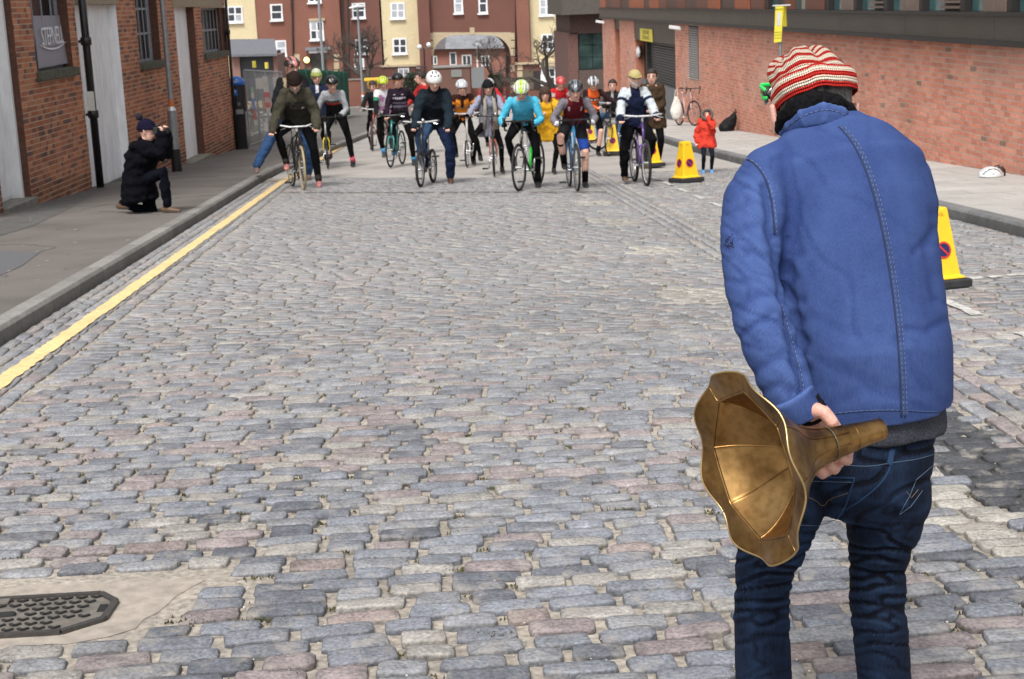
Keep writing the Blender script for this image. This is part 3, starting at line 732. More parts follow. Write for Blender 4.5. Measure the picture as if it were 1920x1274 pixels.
for (pe, ch) in seq:
    if ch == 't': panel('terracotta_fin', px_, pe, M_terra, -.06)
    elif ch == 'd': panel('brown_fin', px_, pe, M_brown, -.03)
    elif ch == 'b': panel('brown_fin', px_, pe, mat((.14,.05,.028), .55, var=.12, scale=12), -.05)
    elif ch == 'k': panel('mullion', px_, pe, M_dk, -.02)
    elif ch == 'r': panel('grey_fin', px_, pe, M_grb, -.03)
    elif ch == 'g': panel('window_pane', px_, pe, M_teal, .08)
    elif ch == 'l':
        lo2 = panel('louvre', px_, pe, M_dk, .08); y1_, y0_ = yv(px_), yv(pe); z = Z2b+.09
        while z < 1.9:
            s_ = MB(); Rbox(s_, y0_+.02, y1_-.02, z, z+.035, -.01, .07); s_.build('louvre_blade', M_grb, lo2); z += .075
    px_ = pe
m_ = MB(); Rbox(m_, 10.5, yp3, ztopR+.01, ztopR+.3, -.2, 6); m_.build('roof', M_bandd, rb)
m_ = MB(); Rbox(m_, 12, yp3, gz(70), ztopR, 1.45, 6); m_.build('inner_wall', M_dk, rb)
# things fixed to it
def camera_box(px, py, label):
    p = onx(px, py, WRX); t = thing('security_camera', label, 'security camera', (WRX, p.y, p.z)); 
    m_ = MB(); m_.obox((-.24,-.05,.02), (.17,.0,-.03), (0,.055,0), (.008,0,.05)); m_.build('housing', mat((.72,.73,.74), .4), t, bevel=.015)
    m_ = MB(); m_.tube([(0,0,.06),(-.1,0,.05),(-.12,-.03,.03)], .018, 8); m_.build('bracket', mat((.72,.73,.74), .4), t)
    m_ = MB(); m_.cyl((-.41,-.05,-.012),(-.425,-.05,-.015), .032, 12); m_.build('lens', M_dk, t)
camera_box(1281, 53, 'white security camera above the louvre on the brick wall')
camera_box(1136, 42, 'white security camera on the far brick pillar')
p = onx(1212, 66, WRX); t = thing('garage_notice', 'yellow notice on the dark fascia above the garage entrance', 'sign', (WRX-.02, p.y, p.z))
m_ = MB(); m_.box((-.0,-1.35,-.2),(.02,1.35,.2)); m_.build('plate', mat((.74,.62,.08), .5, var=.05), t)
mt = frame_mtx(Vector((-.006,0,0)), (0,-1,0), (0,0,1))
for k, s_ in enumerate(('CAR PARK', 'ENTRANCE')): textmesh(s_, .2, 'lettering', mat((.25,.22,.05), .6), t, frame_mtx(Vector((-.004,0,.08-.17*k)), (0,-1,0), (0,0,1)), .002, sx=1.6)
p = onx(1197, 98, WRX+.14); t = thing('bulkhead_lamp', 'white oval bulkhead lamp beside the garage shutter', 'lamp', tuple(p))
m_ = MB(); m_.ball((0,0,0), (.09,.30,.2), 16, 10); m_.build('diffuser', mat((.78,.79,.8), .35), t, smooth=True)
m_ = MB(); m_.ball((.05,0,0), (.06,.33,.23), 16, 10); m_.build('rim', M_dk, t, smooth=True)

# dark glazed block further down on the right
Yd = 78; gb = thing('glazed_block', 'dark brick block with green glass wall beyond the modern building', 'building', tuple(P(1095,175,Yd)))
GO = gb.location
def Pbox(mb, p0, q0, p1, q1, Y, Y2, ob, col=None):   # image rectangle p0..p1 x q0..q1 standing at distance Y, back face at Y2
    a = P((p0), (q0+q1)/2, Y); b = P((p1), (q0+q1)/2, Y); zt = P((p0+p1)/2, q0, Y).z; zb = P((p0+p1)/2, q1, Y).z
    lo = Vector((a.x, min(Y,Y2), zb))-ob; hi = Vector((b.x, max(Y,Y2), zt))-ob; mb.box(lo, hi, col); return mb
Pbox(MB(), 1052,-150, 1190, 26, Yd-.9, Yd+8, GO).build('overhang', mat((.075,.065,.055), .7, var=.15, scale=8), gb)
Pbox(MB(), 1068, 26, 1190, 62, Yd, Yd+8, GO).build('wall', mat((.075,.042,.038), .9, var=.25, scale=10), gb)
Pbox(MB(), 1085, 130, 1190, 190, Yd, Yd+8, GO).build('wall', mat((.085,.06,.05), .9, var=.25, scale=10), gb)
Pbox(MB(), 1066, 62, 1085, 190, Yd, Yd+8, GO).build('wall', mat((.13,.065,.055), .9, var=.25, scale=10), gb)
for i in range(4):
    for j in range(3):
        Pbox(MB(), 1085.5+i*26, 62+j*23, 1110.5+i*26, 84+j*23, Yd+.06, Yd+.2, GO).build('pane', mat((.028,.048,.045), .2, var=.6, scale=1.5), gb)
Pbox(MB(), 1085, 62, 1190, 131, Yd+.25, Yd+8, GO).build('frame', M_dk, gb)

# ------------------------------------------------------------------ far apartment building
YB = 110
fb = thing('apartment_building', 'red brick and cream apartment building with an archway at the street end', 'building', tuple(P(800,195,YB)))
FO = fb.location
M_fbr = mat((.20,.085,.06), .9, var=.14, scale=26, bump=.004, bscale=30, var2=.1, scale2=.6); M_fbd = mat((.145,.062,.047), .9, var=.14, scale=26, var2=.1, scale2=.6)
M_cream = mat((.58,.49,.31), .85, var=.06, scale=6, var2=.05, scale2=.7); M_trim = mat((.42,.34,.225), .85, var=.12, scale=6)
M_wh = mat((.72,.73,.74), .45, var=.03); M_pane = mat((.05,.055,.065), .12, var=.3, scale=1.2); M_curt = mat((.36,.38,.42), .3, var=.2, scale=2)
def fbox(name, p0, q0, p1, q1, m_, pro=0.0, dep=8, parent=None): return Pbox(MB(), p0, q0, p1, q1, YB-pro, YB+dep, FO).build(name, m_, parent or fb)
TOPY, BASE_ = -190, 205
fbox('cream_wall', 380, TOPY, 478, BASE_, M_cream, 0)
fbox('brick_wall', 479, TOPY, 545, BASE_, M_fbr, .15)
fbox('entrance_bay', 546, TOPY, 636, BASE_, M_fbr, .8)
fbox('brick_wall', 637, TOPY, 711, BASE_, M_fbd, .15)
fbox('cream_wall', 712, TOPY, 781, 124, M_cream, 0)
fbox('plinth_wall', 712, 125, 781, BASE_, M_fbd, .12)
fbox('plinth_band', 711, 122, 782, 126, M_trim, .2, .3)
fbox('brick_pier', 782, TOPY, 804, BASE_, M_fbd, .9)
fbox('brick_pier', 966, TOPY, 990, 118, M_fbr, .7)
fbox('plinth_wall', 966, 119, 1066, BASE_, M_fbd, .6)
fbox('cream_wall', 991, TOPY, 1056, 117, M_cream, 0)
fbox('plinth_band', 966, 116, 1066, 120, M_trim, .8, .3)
fbox('brick_wall', 1056.5, TOPY, 1070, BASE_, M_fbr, .1)
# arch block, opening with rounded shoulders
ar = MB(); xs = [805,812,815,818,822,828,836,846,856,885,914,924,934,942,948,952,955,958,966]
def arch_y(x):
    if x <= 812 or x >= 958: return BASE_
    t = max(0, abs(x-885)-31)/42; return 66 + 40*(1-math.sqrt(max(0, 1-min(1,t)**2)))
def P3(px, py, Y): return P(px, py, Y)-FO
for a, b in zip(xs[:-1], xs[1:]):
    if b <= 812 or a >= 958: ar.quad(P3(a,BASE_,YB-.3), P3(b,BASE_,YB-.3), P3(b,TOPY,YB-.3), P3(a,TOPY,YB-.3))
    else:
        ya, yb2 = arch_y(max(a,812.01)), arch_y(min(b,957.99)); ar.quad(P3(a,ya,YB-.3), P3(b,yb2,YB-.3), P3(b,TOPY,YB-.3), P3(a,TOPY,YB-.3))
        A, B = P3(a,ya,YB-.3), P3(b,yb2,YB-.3); D = Vector((0,7,0)); ar.quad(A, A+D, B+D, B)
for x in (812, 958):
    A, B = P3(x,BASE_,YB-.3), P3(x,107,YB-.3); D = Vector((0,7,0)); ar.quad(A, A+D, B+D, B)
ar.build('arch_wall', M_fbd, fb)
tm = MB(); pv = None
for x in [812.01]+[v for v in xs if 812 < v < 958]+[957.99]:
    y = arch_y(x); k = (885-x)/73*3
    yo = min(y, 62) if abs(x-885) < 60 else 62+.0
    if pv: tm.quad(P3(pv[0],pv[1],YB-.34), P3(x,y,YB-.34), P3(x,61,YB-.34), P3(pv[0],61,YB-.34))
    pv = (x, y)
tm.build('arch_trim', M_trim, fb)
for (a, b) in ((806,812),(958,965)):
    for k in range(9): fbox('quoin', a, 62+k*15, b, 75+k*15, M_trim if k < 3 or k % 2 == 0 else M_fbr, .38, .3)
fbox('keystone', 881, 52, 890, 65, M_trim, .42, .3)
for k in range(5):
    fbox('quoin', 550, 102+k*15, 562, 115+k*15, M_trim, .86, .3); fbox('quoin', 626, 102+k*15, 636, 115+k*15, M_trim, .86, .3)
    if k > 0: fbox('quoin', 970, 108+k*13, 980, 119+k*13, M_trim, .66, .3)
def fwin(x0, y0, x1, y1, nx=1, ny=2, pro=.0, panes=None, head=None, lab=None):
    fr = fbox('window', x0, y0, x1, y1, M_wh, pro+.06, .2)
    if lab: fr['label'] = lab
    f = 3.0; wx = (x1-x0-f*(nx+1))/nx; wy = (y1-y0-f*(ny+1)*.9)/ny
    for i in range(nx):
        for j in range(ny):
            a = x0+f+i*(wx+f); c = y0+f*.9+j*(wy+f*.9)
            fbox('pane', a, c, a+wx, c+wy, (panes or [M_pane])[(i+j) % len(panes or [1])], pro+.075, -.02, fr)
    fbox('sill', x0-1.5, y1, x1+1.5, y1+3, M_wh, pro+.2, -.01, fr)
    if head: fbox('window_head', x0-2, y0-5, x1+2, y0-.5, M_trim, pro+.15, .1, fr)
fwin(426,12,455,42,2,2,0,[M_pane,M_pane,M_curt]); fwin(507,8,530,38,1,2,.15); fwin(577,-24,602,5,2,2,.8); fwin(581,40,607,75,2,2,.8,[M_curt,M_pane],True)
fwin(660,6,685,34,1,2,.15); fwin(517,76,537,105,1,2,.15,[M_curt]); fwin(666,74,689,101,1,2,.15,[M_pane]); fwin(732,5,759,35,2,2,0,[M_curt]); fwin(736,72,763,101,2,2,0,[M_pane])
fwin(851,-12,868,25,1,2,.3,[M_curt]); fwin(897,-12,914,25,1,2,.3,[M_pane]); fwin(1011,-2,1037,29,2,2,0,[M_curt]); fwin(1015,64,1038,94,2,2,0)
fwin(664,110,683,128,1,1,.15,[M_curt]); fwin(746,128,768,152,2,1,.12,[M_curt])
for (px0, row) in ((507,-95),(577,-110),(660,-98),(732,-98),(851,-105),(897,-105),(1011,-100),(426,-92)): fwin(px0, row, px0+24, row+32, 1, 2, .8 if px0 == 577 else .3 if 840 < px0 < 920 else .15)
dd_ = fbox('door', 1015, 126, 1042, 162, M_wh, .66, .2); dd_['label'] = 'white glazed door under a pale lintel'
for (a, c) in ((1018,130),(1031,130),(1018,146),(1031,146)): fbox('pane', a, c, a+8, c+13, M_pane, .68, -.3, dd_)
fbox('lintel', 1012, 120.5, 1044, 126, M_trim, .9, .1)
fbox('notice_board', 1014, 140, 1032, 161, mat((.74,.75,.77), .6), .9, -.7)
for (a, b) in ((980,1000),(1001,1013)): fbox('gate_panel', a, 133, b, 168, mat((.10,.08,.05), .8) if a == 980 else M_dk, .66, .1)
dd_ = fbox('door', 584, 101, 612, 165, M_dk, .9, .1); dd_['label'] = 'black entrance door under the grey porch'
fbox('canopy', 572, 89, 620, 94.5, mat((.17,.18,.2), .6), 1.5, -.5); fbox('canopy_beam', 579, 95, 613, 100, M_wh, 1.3, -.5)
for k, px0 in enumerate((544.5, 640, 650)): 
    m_ = MB(); m_.tube([P3(px0, TOPY, YB-.95), P3(px0+6, 170, YB-.95)], .06, 6); m_.build('downpipe', M_dk, fb)
t = thing('round_wall_lamp', 'round yellow lamp glowing beside the black entrance door', 'lamp', tuple(P(575,113,YB-1.0)))
m_ = MB(); m_.ball((0,0,0), (.22,.1,.22), 16, 8); m_.build('lamp_glass', mat((1.0,.78,.30), .4, emit=.8, var=0), t, smooth=True)
m_ = MB(); m_.torus((0,.03,0), (0,1,0), .24, .05, 18, 6); m_.build('rim', M_dk, t, smooth=True)

# courtyard house seen through the archway
YC = 136; ch_ = thing('courtyard_house', 'small brick house with grey slate roof seen through the archway', 'building', tuple(P(880,185,YC))); CO = ch_.location
def cbox(name, p0, q0, p1, q1, m_, pro=0.0, dep=6, parent=None): return Pbox(MB(), p0, q0, p1, q1, YC-pro, YC+dep, CO).build(name, m_, parent or ch_)
cbox('wall', 780, 92, 1000, 190, mat((.27,.12,.09), .9, var=.15, scale=20, var2=.15, scale2=.8), 0)
rf = MB(); rf.add([P(770,93,YC-.5)-CO, P(1010,90,YC-.5)-CO, P(1010,50,YC+4)-CO, P(770,53,YC+4)-CO], [(0,1,2,3)]); rf.build('roof', mat((.20,.205,.22), .7, var=.2, scale=3, var2=.15, scale2=.8), ch_)
rf = MB(); rf.add([P(812,92.4,YC-.55)-CO, P(834,92.2,YC-.55)-CO, P(838,52,YC+3.9)-CO, P(816,52,YC+3.9)-CO], [(0,1,2,3)]); rf.build('roof_hip', mat((.10,.09,.09), .8, var=.2, scale=3), ch_)
def cwin(x0,y0,x1,y1,n=1):
    fr = cbox('window', x0, y0, x1, y1, M_wh, .06, .1)
    wx = (x1-x0-2.2*(n+1))/n
    for i in range(n): cbox('pane', x0+2.2+i*(wx+2.2), y0+2.5, x0+2.2+i*(wx+2.2)+wx, y1-2.5, M_pane, .08, -.02, fr)
cwin(843,98,856,123); cwin(866,103,884,125,2); cwin(902,105,918,125,2); cwin(812,105,820,122)
cbox('lower_wall', 780, 128, 882, 190, mat((.16,.085,.065), .9, var=.2, scale=15), 3, 0)
cbox('coping', 780, 125.5, 884, 128, mat((.25,.24,.23), .8), 3.1, 0); cbox('gate', 884, 127, 908, 165, mat((.20,.21,.22), .7), 3, -2.8)
cbox('downpipe', 893, 82, 896, 130, M_wh, .2, 0)
cbox('wall_panel', 846, 131, 866, 145, mat((.22,.23,.22), .7), 3.08, -3)
# ------------------------------------------------------------------ people
M_skin = mat((.70,.42,.33), .5, var=.08, scale=30, spec=.4); M_cloth = mat(attr=True, rough=.9, var=.14, scale=30, bump=.006, bscale=28, spec=.06)
M_shiny = mat(attr=True, rough=.3, var=.04, spec=.5, coat=.3); M_sh = mat(attr=True, rough=.6, var=.1)
M_hair = mat((.02,.014,.011), .7, var=.3, scale=60, bump=.004, bscale=90, stretch=(1,1,.2))
M_eye = mat((.02,.017,.015), .3); M_lip = mat((.36,.13,.11), .5)
def V(*a): return Vector(a)
def ik(a, b, l1, l2, bend):
    d = b-a; L = min(d.length, (l1+l2)*.998); dn = d.normalized(); h = (l1*l1-l2*l2+L*L)/(2*L); r = math.sqrt(max(0, l1*l1-h*h))
    bn = (bend - dn*bend.dot(dn)).normalized(); return a + dn*h + bn*r
def hand(mb, w, d, sp, curl=1.0, s=1.0, thumb_side=1):
    """w wrist, d pointing direction, sp across the knuckles, fingers curl towards d x sp"""
    d = d.normalized(); sp = (sp - d*sp.dot(d)).normalized(); pn = d.cross(sp)
    mb.tube([w, w+d*.035*s, w+d*.075*s], [(.026*s,.017*s), (.036*s,.017*s), (.037*s,.014*s)], 8, hint=sp, rnd_cap=True)
    for k, (o, l) in enumerate(((-.028,.062),(-.010,.072),(.009,.068),(.027,.052))):
        b = w+d*.074*s+sp*o*s; a1, a2, a3 = .5*curl, 1.4*curl, 2.2*curl
        p1 = b+(d*math.cos(a1)+pn*math.sin(a1))*l*.42*s; p2 = p1+(d*math.cos(a2)+pn*math.sin(a2))*l*.34*s; p3 = p2+(d*math.cos(a3)+pn*math.sin(a3))*l*.26*s
        mb.tube([b, p1, p2, p3], [.0098*s,.0092*s,.0086*s,.0075*s], 6, rnd_cap=True)
    tb = w+d*.02*s-sp*.028*s*thumb_side; t1 = tb+(d*.6-sp*.7*thumb_side+pn*.3).normalized()*.035*s; t2 = t1+(d*.8+pn*.7*curl).normalized()*.03*s
    mb.tube([tb, t1, t2], [.013*s,.011*s,.009*s], 6, rnd_cap=True)
def headmesh(mb, H, f, u_, s=1.0, neck=None):
    s = s*1.12
    r_ = f.cross(u_).normalized()
    f = u_.cross(r_).normalized() if u_.cross(r_).dot(f) > 0 else -u_.cross(r_).normalized()
    hint = r_
    prof = [(-.115,.020,.022,.045),(-.10,.040,.040,.036),(-.075,.053,.060,.022),(-.04,.064,.080,.006),(0,.071,.092,0),(.04,.074,.097,-.004),(.075,.068,.090,-.008),(.103,.046,.064,-.010),(.118,.020,.03,-.012)]
    mb.tube([H+u_*z*s+f*o*s for z,_,_,o in prof], [(a*s, b*s) for _,a,b,_ in prof], 14, hint=hint)
    mb.tube([H+f*.088*s+u_*.012*s, H+f*.112*s-u_*.030*s, H+f*.095*s-u_*.038*s], [.009*s,.014*s,.012*s], 6, rnd_cap=True)
    mb.tube([H+f*.080*s-u_*.062*s, H+f*.088*s-u_*.068*s], [(.022*s,.010*s)]*2, 6, hint=r_, rnd_cap=True)
    for k in (-1, 1): mb.tube([H+r_*k*.074*s-u_*.03*s, H+r_*k*.082*s+u_*.015*s], [.011*s,.015*s], 6, rnd_cap=True)
    return r_
class Person: pass
TOPS = {'olive jacket':(551,132),'tall man':(545,108),'lime green knitted':(592,130),'red chest stripe':(620,142),'green and purple':(717,143),'dark purple lettered':(745,137),'bareheaded':(788,135),'black anorak':(812,133),'orange and brown':(865,149),'rider in a red jacket':(917,147),'grey cardigan and':(915,150),'sky blue jersey':(978,148),'mustard':(1022,163),'red lettered':(1050,143),'dark red jersey':(1078,150),'orange and black lettered':(1112,142),'dark haired man in a black jacket':(1148,150),'khaki cap and':(1190,132),'brown hooded coat':(1222,131),'small child':(1325,205)}
def person(label, loc, rz=0, s=1.0, lean=.55, hip=(0,.12,.90), twist=0, head=(0,0), neck_tilt=0, hands=None, feet=None, knees=None, top=None, bottom=None, shoe=(.02,.02,.02),
           top_len=1.0, short_arm=None, short_leg=None, hat=None, hatc=None, hair=None, glasses=None, beard=None, gloves=None, bulk=1.0, socks=None, shoulder=.148, vox=.014, cat='person', rx=0, group=None, elbow_out=.45, ebend=None, side=0, skirt=0, collar=None, skin=None, skinleg=None):
    """local frame: faces -Y, left of the picture is -X; returns dict of joints"""
    tgt = next((v for k, v in TOPS.items() if k in label), None)
    if tgt:
        a_ = V(math.sin(side), -math.sin(lean)*math.cos(side), math.cos(lean)*math.cos(side)); n_k = (a_*.75+V(0,-.35,.45)).normalized()
        Kt = V(*hip)+a_*.5+n_k*.095+V(0,0,.065)+V(0,-.02,.135 if hat else .125); lo, hi = (.5 if 'child' in label else .82), 1.28; Mr = Matrix.Rotation(rz, 3, 'Z')
        for _ in range(18):
            s = (lo+hi)/2
            if proj(loc+Mr@(Kt*s))[1] > tgt[1]: lo = s
            else: hi = s
        q0 = proj(loc+Mr@(Kt*s)); dx = (tgt[0]-q0[0])*loc[1]/F; dx = max(-.3, min(.3, dx))
        if not any(k_ in label for k_ in ('child', 'brown hooded', 'bareheaded', 'lime', 'hidden')): hands = [((h_[0]-dx)/s, h_[1]/s, h_[2]/s) for h_ in (hands or ((-.25,-.40,1.0),(.25,-.40,1.0)))]
        loc = V(loc[0]+dx, loc[1], loc[2])
    root = thing('person', label, cat, loc, rz, rx, group); J = Person(); J.root = root
    Pv = V(*hip)*s; axis = V(math.sin(side), -math.sin(lean)*math.cos(side), math.cos(lean)*math.cos(side)); N = Pv + axis*.50*s
    r_ = V(math.cos(twist), math.sin(twist), 0)
    r_ = (r_ - axis*r_.dot(axis)).normalized(); fr = axis.cross(r_); fr = fr if fr.y < 0 else -fr
    SL = N - r_*shoulder*s - axis*.045*s; SR = N + r_*shoulder*s - axis*.045*s
    hy, hp = head; f = V(math.sin(hy)*math.cos(hp), -math.cos(hy)*math.cos(hp), -math.sin(hp)); u_ = V(0,0,1) - f*f.z; u_.normalize()
    if neck_tilt: u_ = (u_ + V(neck_tilt,0,0)).normalized(); f = (f-u_*f.dot(u_)).normalized()
    nk = (axis*.75+V(0,-.35,.45)).normalized(); H = N + nk*.095*s + u_*.065*s + f*.02*s
    HL, HR = Pv - r_*.085*s - V(0,0,.02)*s, Pv + r_*.085*s - V(0,0,.02)*s
    hands = hands or ((-.25,-.40,1.0),(.25,-.40,1.0)); feet = feet or ((-.27,.05,.07),(.14,-.05,.33))
    hl, hr = [V(*h)*s for h in hands]; fl, fr_ = [V(h[0]*(.84 if abs(h[0]) < .4 else 1), h[1], h[2])*s for h in feet]
    def lim(a, b, L): d = b-a; return a + d.normalized()*min(d.length, L)
    hl = lim(SL, hl, .535*s); hr = lim(SR, hr, .535*s)
    EL = ik(SL, hl, .285*s, .26*s, V(*ebend) if ebend else V(-elbow_out,.5,-.6)); ER = ik(SR, hr, .285*s, .26*s, V(*ebend) if ebend else V(elbow_out,.5,-.6))
    al, ar_ = lim(HL, fl+V(0,.03,.02)*s, .86*s), lim(HR, fr_+V(0,.03,.02)*s, .86*s)
    kb = knees or ((-.35,-1,.1),(.35,-1,.1))
    KL_, KR_ = ik(HL, al, .435*s, .43*s, V(*kb[0])), ik(HR, ar_, .435*s, .43*s, V(*kb[1]))
    J.__dict__.update(P=Pv, N=N, SL=SL, SR=SR, H=H, f=f, u=u_, EL=EL, ER=ER, hl=hl, hr=hr, KL=KL_, KR=KR_, al=al, ar=ar_, axis=axis, r=r_, s=s)
    # body, one continuous surface
    mb = MB()
    def torso(mb, e, z0=-.10, z1=1.06):
        pr = [(-.10,.150,.105),(0,.160,.115),(.12,.155,.112),(.28,.140,.100),(.46,.145,.105),(.64,.150,.118),(.80,.158,.115),(.92,.138,.095),(1.0,.090,.078),(1.08,.062,.060)]
        sel = [q for q in pr if z0 <= q[0] <= z1+.02]; B_ = lambda q: (bulk-1)*(1 if q < .7 else .45)+1
        mb.tube([Pv+axis*q[0]*.5*s + (-fr if 0 else V(0,0,0)) for q in sel], [((q[1]*B_(q[0])+e)*s, (q[2]*B_(q[0])+e)*s) for q in sel], 16, hint=r_, rnd_cap=False)
    def arm(mb, A, E, W, e, frac=1.0, sleeve_flare=0):
        bb2 = 1+(bulk-1)*.8; m1 = A.lerp(E, .5); m2 = E.lerp(W, .45); Wm = E.lerp(W, frac)
        mb.tube([A, m1, E, m2, Wm], [(.047*bb2+e)*s, (.045*bb2+e)*s, (.040*bb2+e)*s, (.037*bb2+e)*s, (.029+e+sleeve_flare)*s], 10, rnd_cap=True)
    def leg(mb, A, K, W, e, frac=1.0, slim=1.0):
        m1 = A.lerp(K, .45); m2 = K.lerp(W, .35); Wm = K.lerp(W, frac)
        mb.tube([A, m1, K, m2, Wm], [(.088*slim+e)*s, (.074*slim+e)*s, (.054*slim+e)*s, (.054*slim+e)*s, (.038*slim+e)*s], 10, rnd_cap=True)
    torso(mb, -.006, z1=1.1)
    mb.tube([N-axis*.03*s, N+nk*.05*s, H-u_*.06*s], [.062*s,.056*s,.056*s], 10, rnd_cap=True)
    headmesh(mb, H, f, u_, s)
    for A, E, W in ((SL,EL,hl),(SR,ER,hr)): arm(mb, A, E, W, -.006 if top is not None else 0)
    for A, K, W in ((HL,KL_,al),(HR,KR_,ar_)): leg(mb, A, K, W, -.012 if not socks or socks[1] < .3 else 0)
    for k, (E, W) in enumerate(((EL,hl),(ER,hr))): hand(mb, W-(W-E).normalized()*.02*s, (W-E), r_*(1 if k else 1), 1.0, s, 1 if k else -1)
    for A in (al, ar_): mb.tube([A+V(0,.045,-.045)*s, A+V(0,-.05,-.06)*s, A+V(0,-.13,-.072)*s], [.03*s,.032*s,.022*s], 8, rnd_cap=True)
    me = remesh(mb, .011 if s > .8 else .009, 2); sk = skin or M_skin
    J.body = linkmesh('body', me, sk, root)
    # face
    for k in (-1, 1):
        rr = f.cross(u_); e_ = MB(); e_.ball(H+f*.090*s+rr*k*.032*s+u_*.010*s, (.014*s,.008*s,.008*s), 8, 6); 
        if not glasses: e_.build('eye', M_eye, root, smooth=True)
        bb = MB(); bb.tube([H+f*.098*s+rr*k*.016*s+u_*.030*s, H+f*.090*s+rr*k*.048*s+u_*.031*s], .0065*s, 5); bb.build('eyebrow', M_hair if not beard else mat((.12,.10,.09),.8), root)
    mm = MB(); mm.tube([H+f*.088*s-f.cross(u_)*.028*s-u_*.064*s, H+f*.101*s-u_*.070*s, H+f*.088*s+f.cross(u_)*.028*s-u_*.064*s], .0075*s, 6); mm.build('mouth', M_lip, root, smooth=True)
    def bake(me, fn, base):
        v = mverts(me); c = np.array([fn(Vector(p)) if callable(fn) else fn for p in v.tolist()], dtype=np.float32) if callable(fn) else np.tile(np.array(base, dtype=np.float32), (len(v),1))
        setcol(me, c)
    def wrinkle(me, amp, sc, seed=0):
        v = mverts(me); n = mnorms(me); d = np.array([nz(p, sc, seed)+.5*nz(p, sc*2.3, seed) for p in v.tolist()])[:,None]; setv(me, v+n*d*amp)
    seed = rnd.random()*50
    # top garment
    if top is not None:
        mb = MB(); e = .016*(1+.8*(bulk-1)*2) if bulk > 1.02 else .010
        torso(mb, e, z0=-.1 if top_len >= 1 else .12, z1=.99)
        if top_len > 1 or skirt:
            dn = V(0,.0,-1); mb.tube([Pv+axis*.04, Pv-axis*.05*s+dn*.05*s, Pv+dn*(.16+.35*(top_len-1))*s], [(.17*s*bulk,.13*s*bulk), (.18*s*bulk,.135*s*bulk), (.19*s*bulk,.145*s*bulk)], 16, hint=r_, rnd_cap=False)
        fa = 1.0 if short_arm is None else short_arm
        arm(mb, SL, EL, hl, e+.004, fa*.97); arm(mb, SR, ER, hr, e+.004, fa*.97)
        if collar: mb.tube([N-axis*.06*s, N, N+nk*.065*s], [(.10*s,.095*s), (.086*s,.082*s), (.080*s,.078*s)], 12, rnd_cap=False)
        else: mb.tube([N-axis*.05*s, N+nk*.035*s], [(.082*s,.080*s), (.066*s,.066*s)], 12, rnd_cap=False)
        me = remesh(mb, vox, 4); wrinkle(me, .017*bulk if bulk > 1.02 else .010, 10, seed)
        def tc(p):
            t = (p-Pv).dot(axis)/(.5*s); x = (p-Pv).dot(r_)/s
            dl = min(dseg(p, SL, EL), dseg(p, EL, hl)); dr_ = min(dseg(p, SR, ER), dseg(p, ER, hr)); onarm = min(dl, dr_) < .075*s*bulk and abs(x) > .10
            if onarm:
                A, E, W = (SL, EL, hl) if dl < dr_ else (SR, ER, hr); at = min(1.9, segt(p, A, E)) if dseg(p, A, E) < dseg(p, E, W) else 1+segt(p, E, W)
            else: at = -1
            return top(t, x, at, (p-Pv-axis*(p-Pv).dot(axis)).dot(fr) > 0)
        v = mverts(me)
        if callable(top): setcol(me, np.array([tc(Vector(p)) for p in v.tolist()], dtype=np.float32))
        else: setcol(me, np.tile(np.array(top, dtype=np.float32), (len(v),1)))
        J.top = linkmesh('jacket' if bulk > 1.02 else 'jersey', me, M_cloth, root)
    if bottom is not None:
        mb = MB(); bl = bottom if isinstance(bottom, dict) else {'c': bottom}; e = bl.get('e', .010); fr2 = bl.get('len', .97)
        mb.tube([Pv+axis*.13*s, Pv, Pv-V(0,0,.09)*s], [(.150*s+e,.108*s+e), (.165*s+e,.125*s+e), (.12*s+e,.105*s+e)], 14, hint=r_, rnd_cap=False)
        if fr2 > .5:
            leg(mb, HL, KL_, al, e, fr2, bl.get('slim',1)); leg(mb, HR, KR_, ar_, e, fr2, bl.get('slim',1))
        else:
            for A, K in ((HL,KL_),(HR,KR_)): mb.tube([A, A.lerp(K,.5), A.lerp(K,.92)], [(.09+e)*s,(.078+e)*s,(.066+e)*s], 10, rnd_cap=False)
        me = remesh(mb, vox, 3); wrinkle(me, .015 if e > .008 else .005, 12, seed+3)
        cc = bl['c']; v = mverts(me)
        if callable(cc): setcol(me, np.array([cc(Vector(p)/s) for p in v.tolist()], dtype=np.float32))
        else: setcol(me, np.tile(np.array(cc, dtype=np.float32), (len(v),1)))
        linkmesh(bl.get('name','trousers'), me, M_cloth, root)
    for k, A in enumerate((al, ar_)):
        mb = MB(); mb.col = shoe if not isinstance(shoe[0], tuple) else shoe[k]
        toe = V(0,-1,0)
        mb.tube([A+V(0,.0,.02)*s, A+V(0,.01,-.03)*s], [.045*s,.045*s], 8, rnd_cap=False)
        mb.tube([A+V(0,.055,-.048)*s, A+V(0,-.05,-.055)*s, A+V(0,-.16,-.068)*s], [(.040*s,.042*s),(.045*s,.040*s),(.036*s,.024*s)], 10, hint=V(1,0,0), rnd_cap=True)
        me = remesh(mb, .011, 2); v = mverts(me); base = np.array(mb.col, dtype=np.float32); c = np.tile(base, (len(v),1))
        low = v[:,2] < (A.z-.078*s); c[low] = bl_sole; setcol(me, c); linkmesh('shoe', me, M_sh, root)
    if socks:
        for K, A in ((KL_,al),(KR_,ar_)):
            mb = MB(); mb.col = socks[0]; mb.tube([K.lerp(A, 1-socks[1]), K.lerp(A, 1-socks[1]*.5), A+V(0,0,-.01)*s], [.052*s if socks[1] > .5 else .046*s, .047*s, .044*s], 10); mb.build('sock', M_cloth, root, smooth=True)
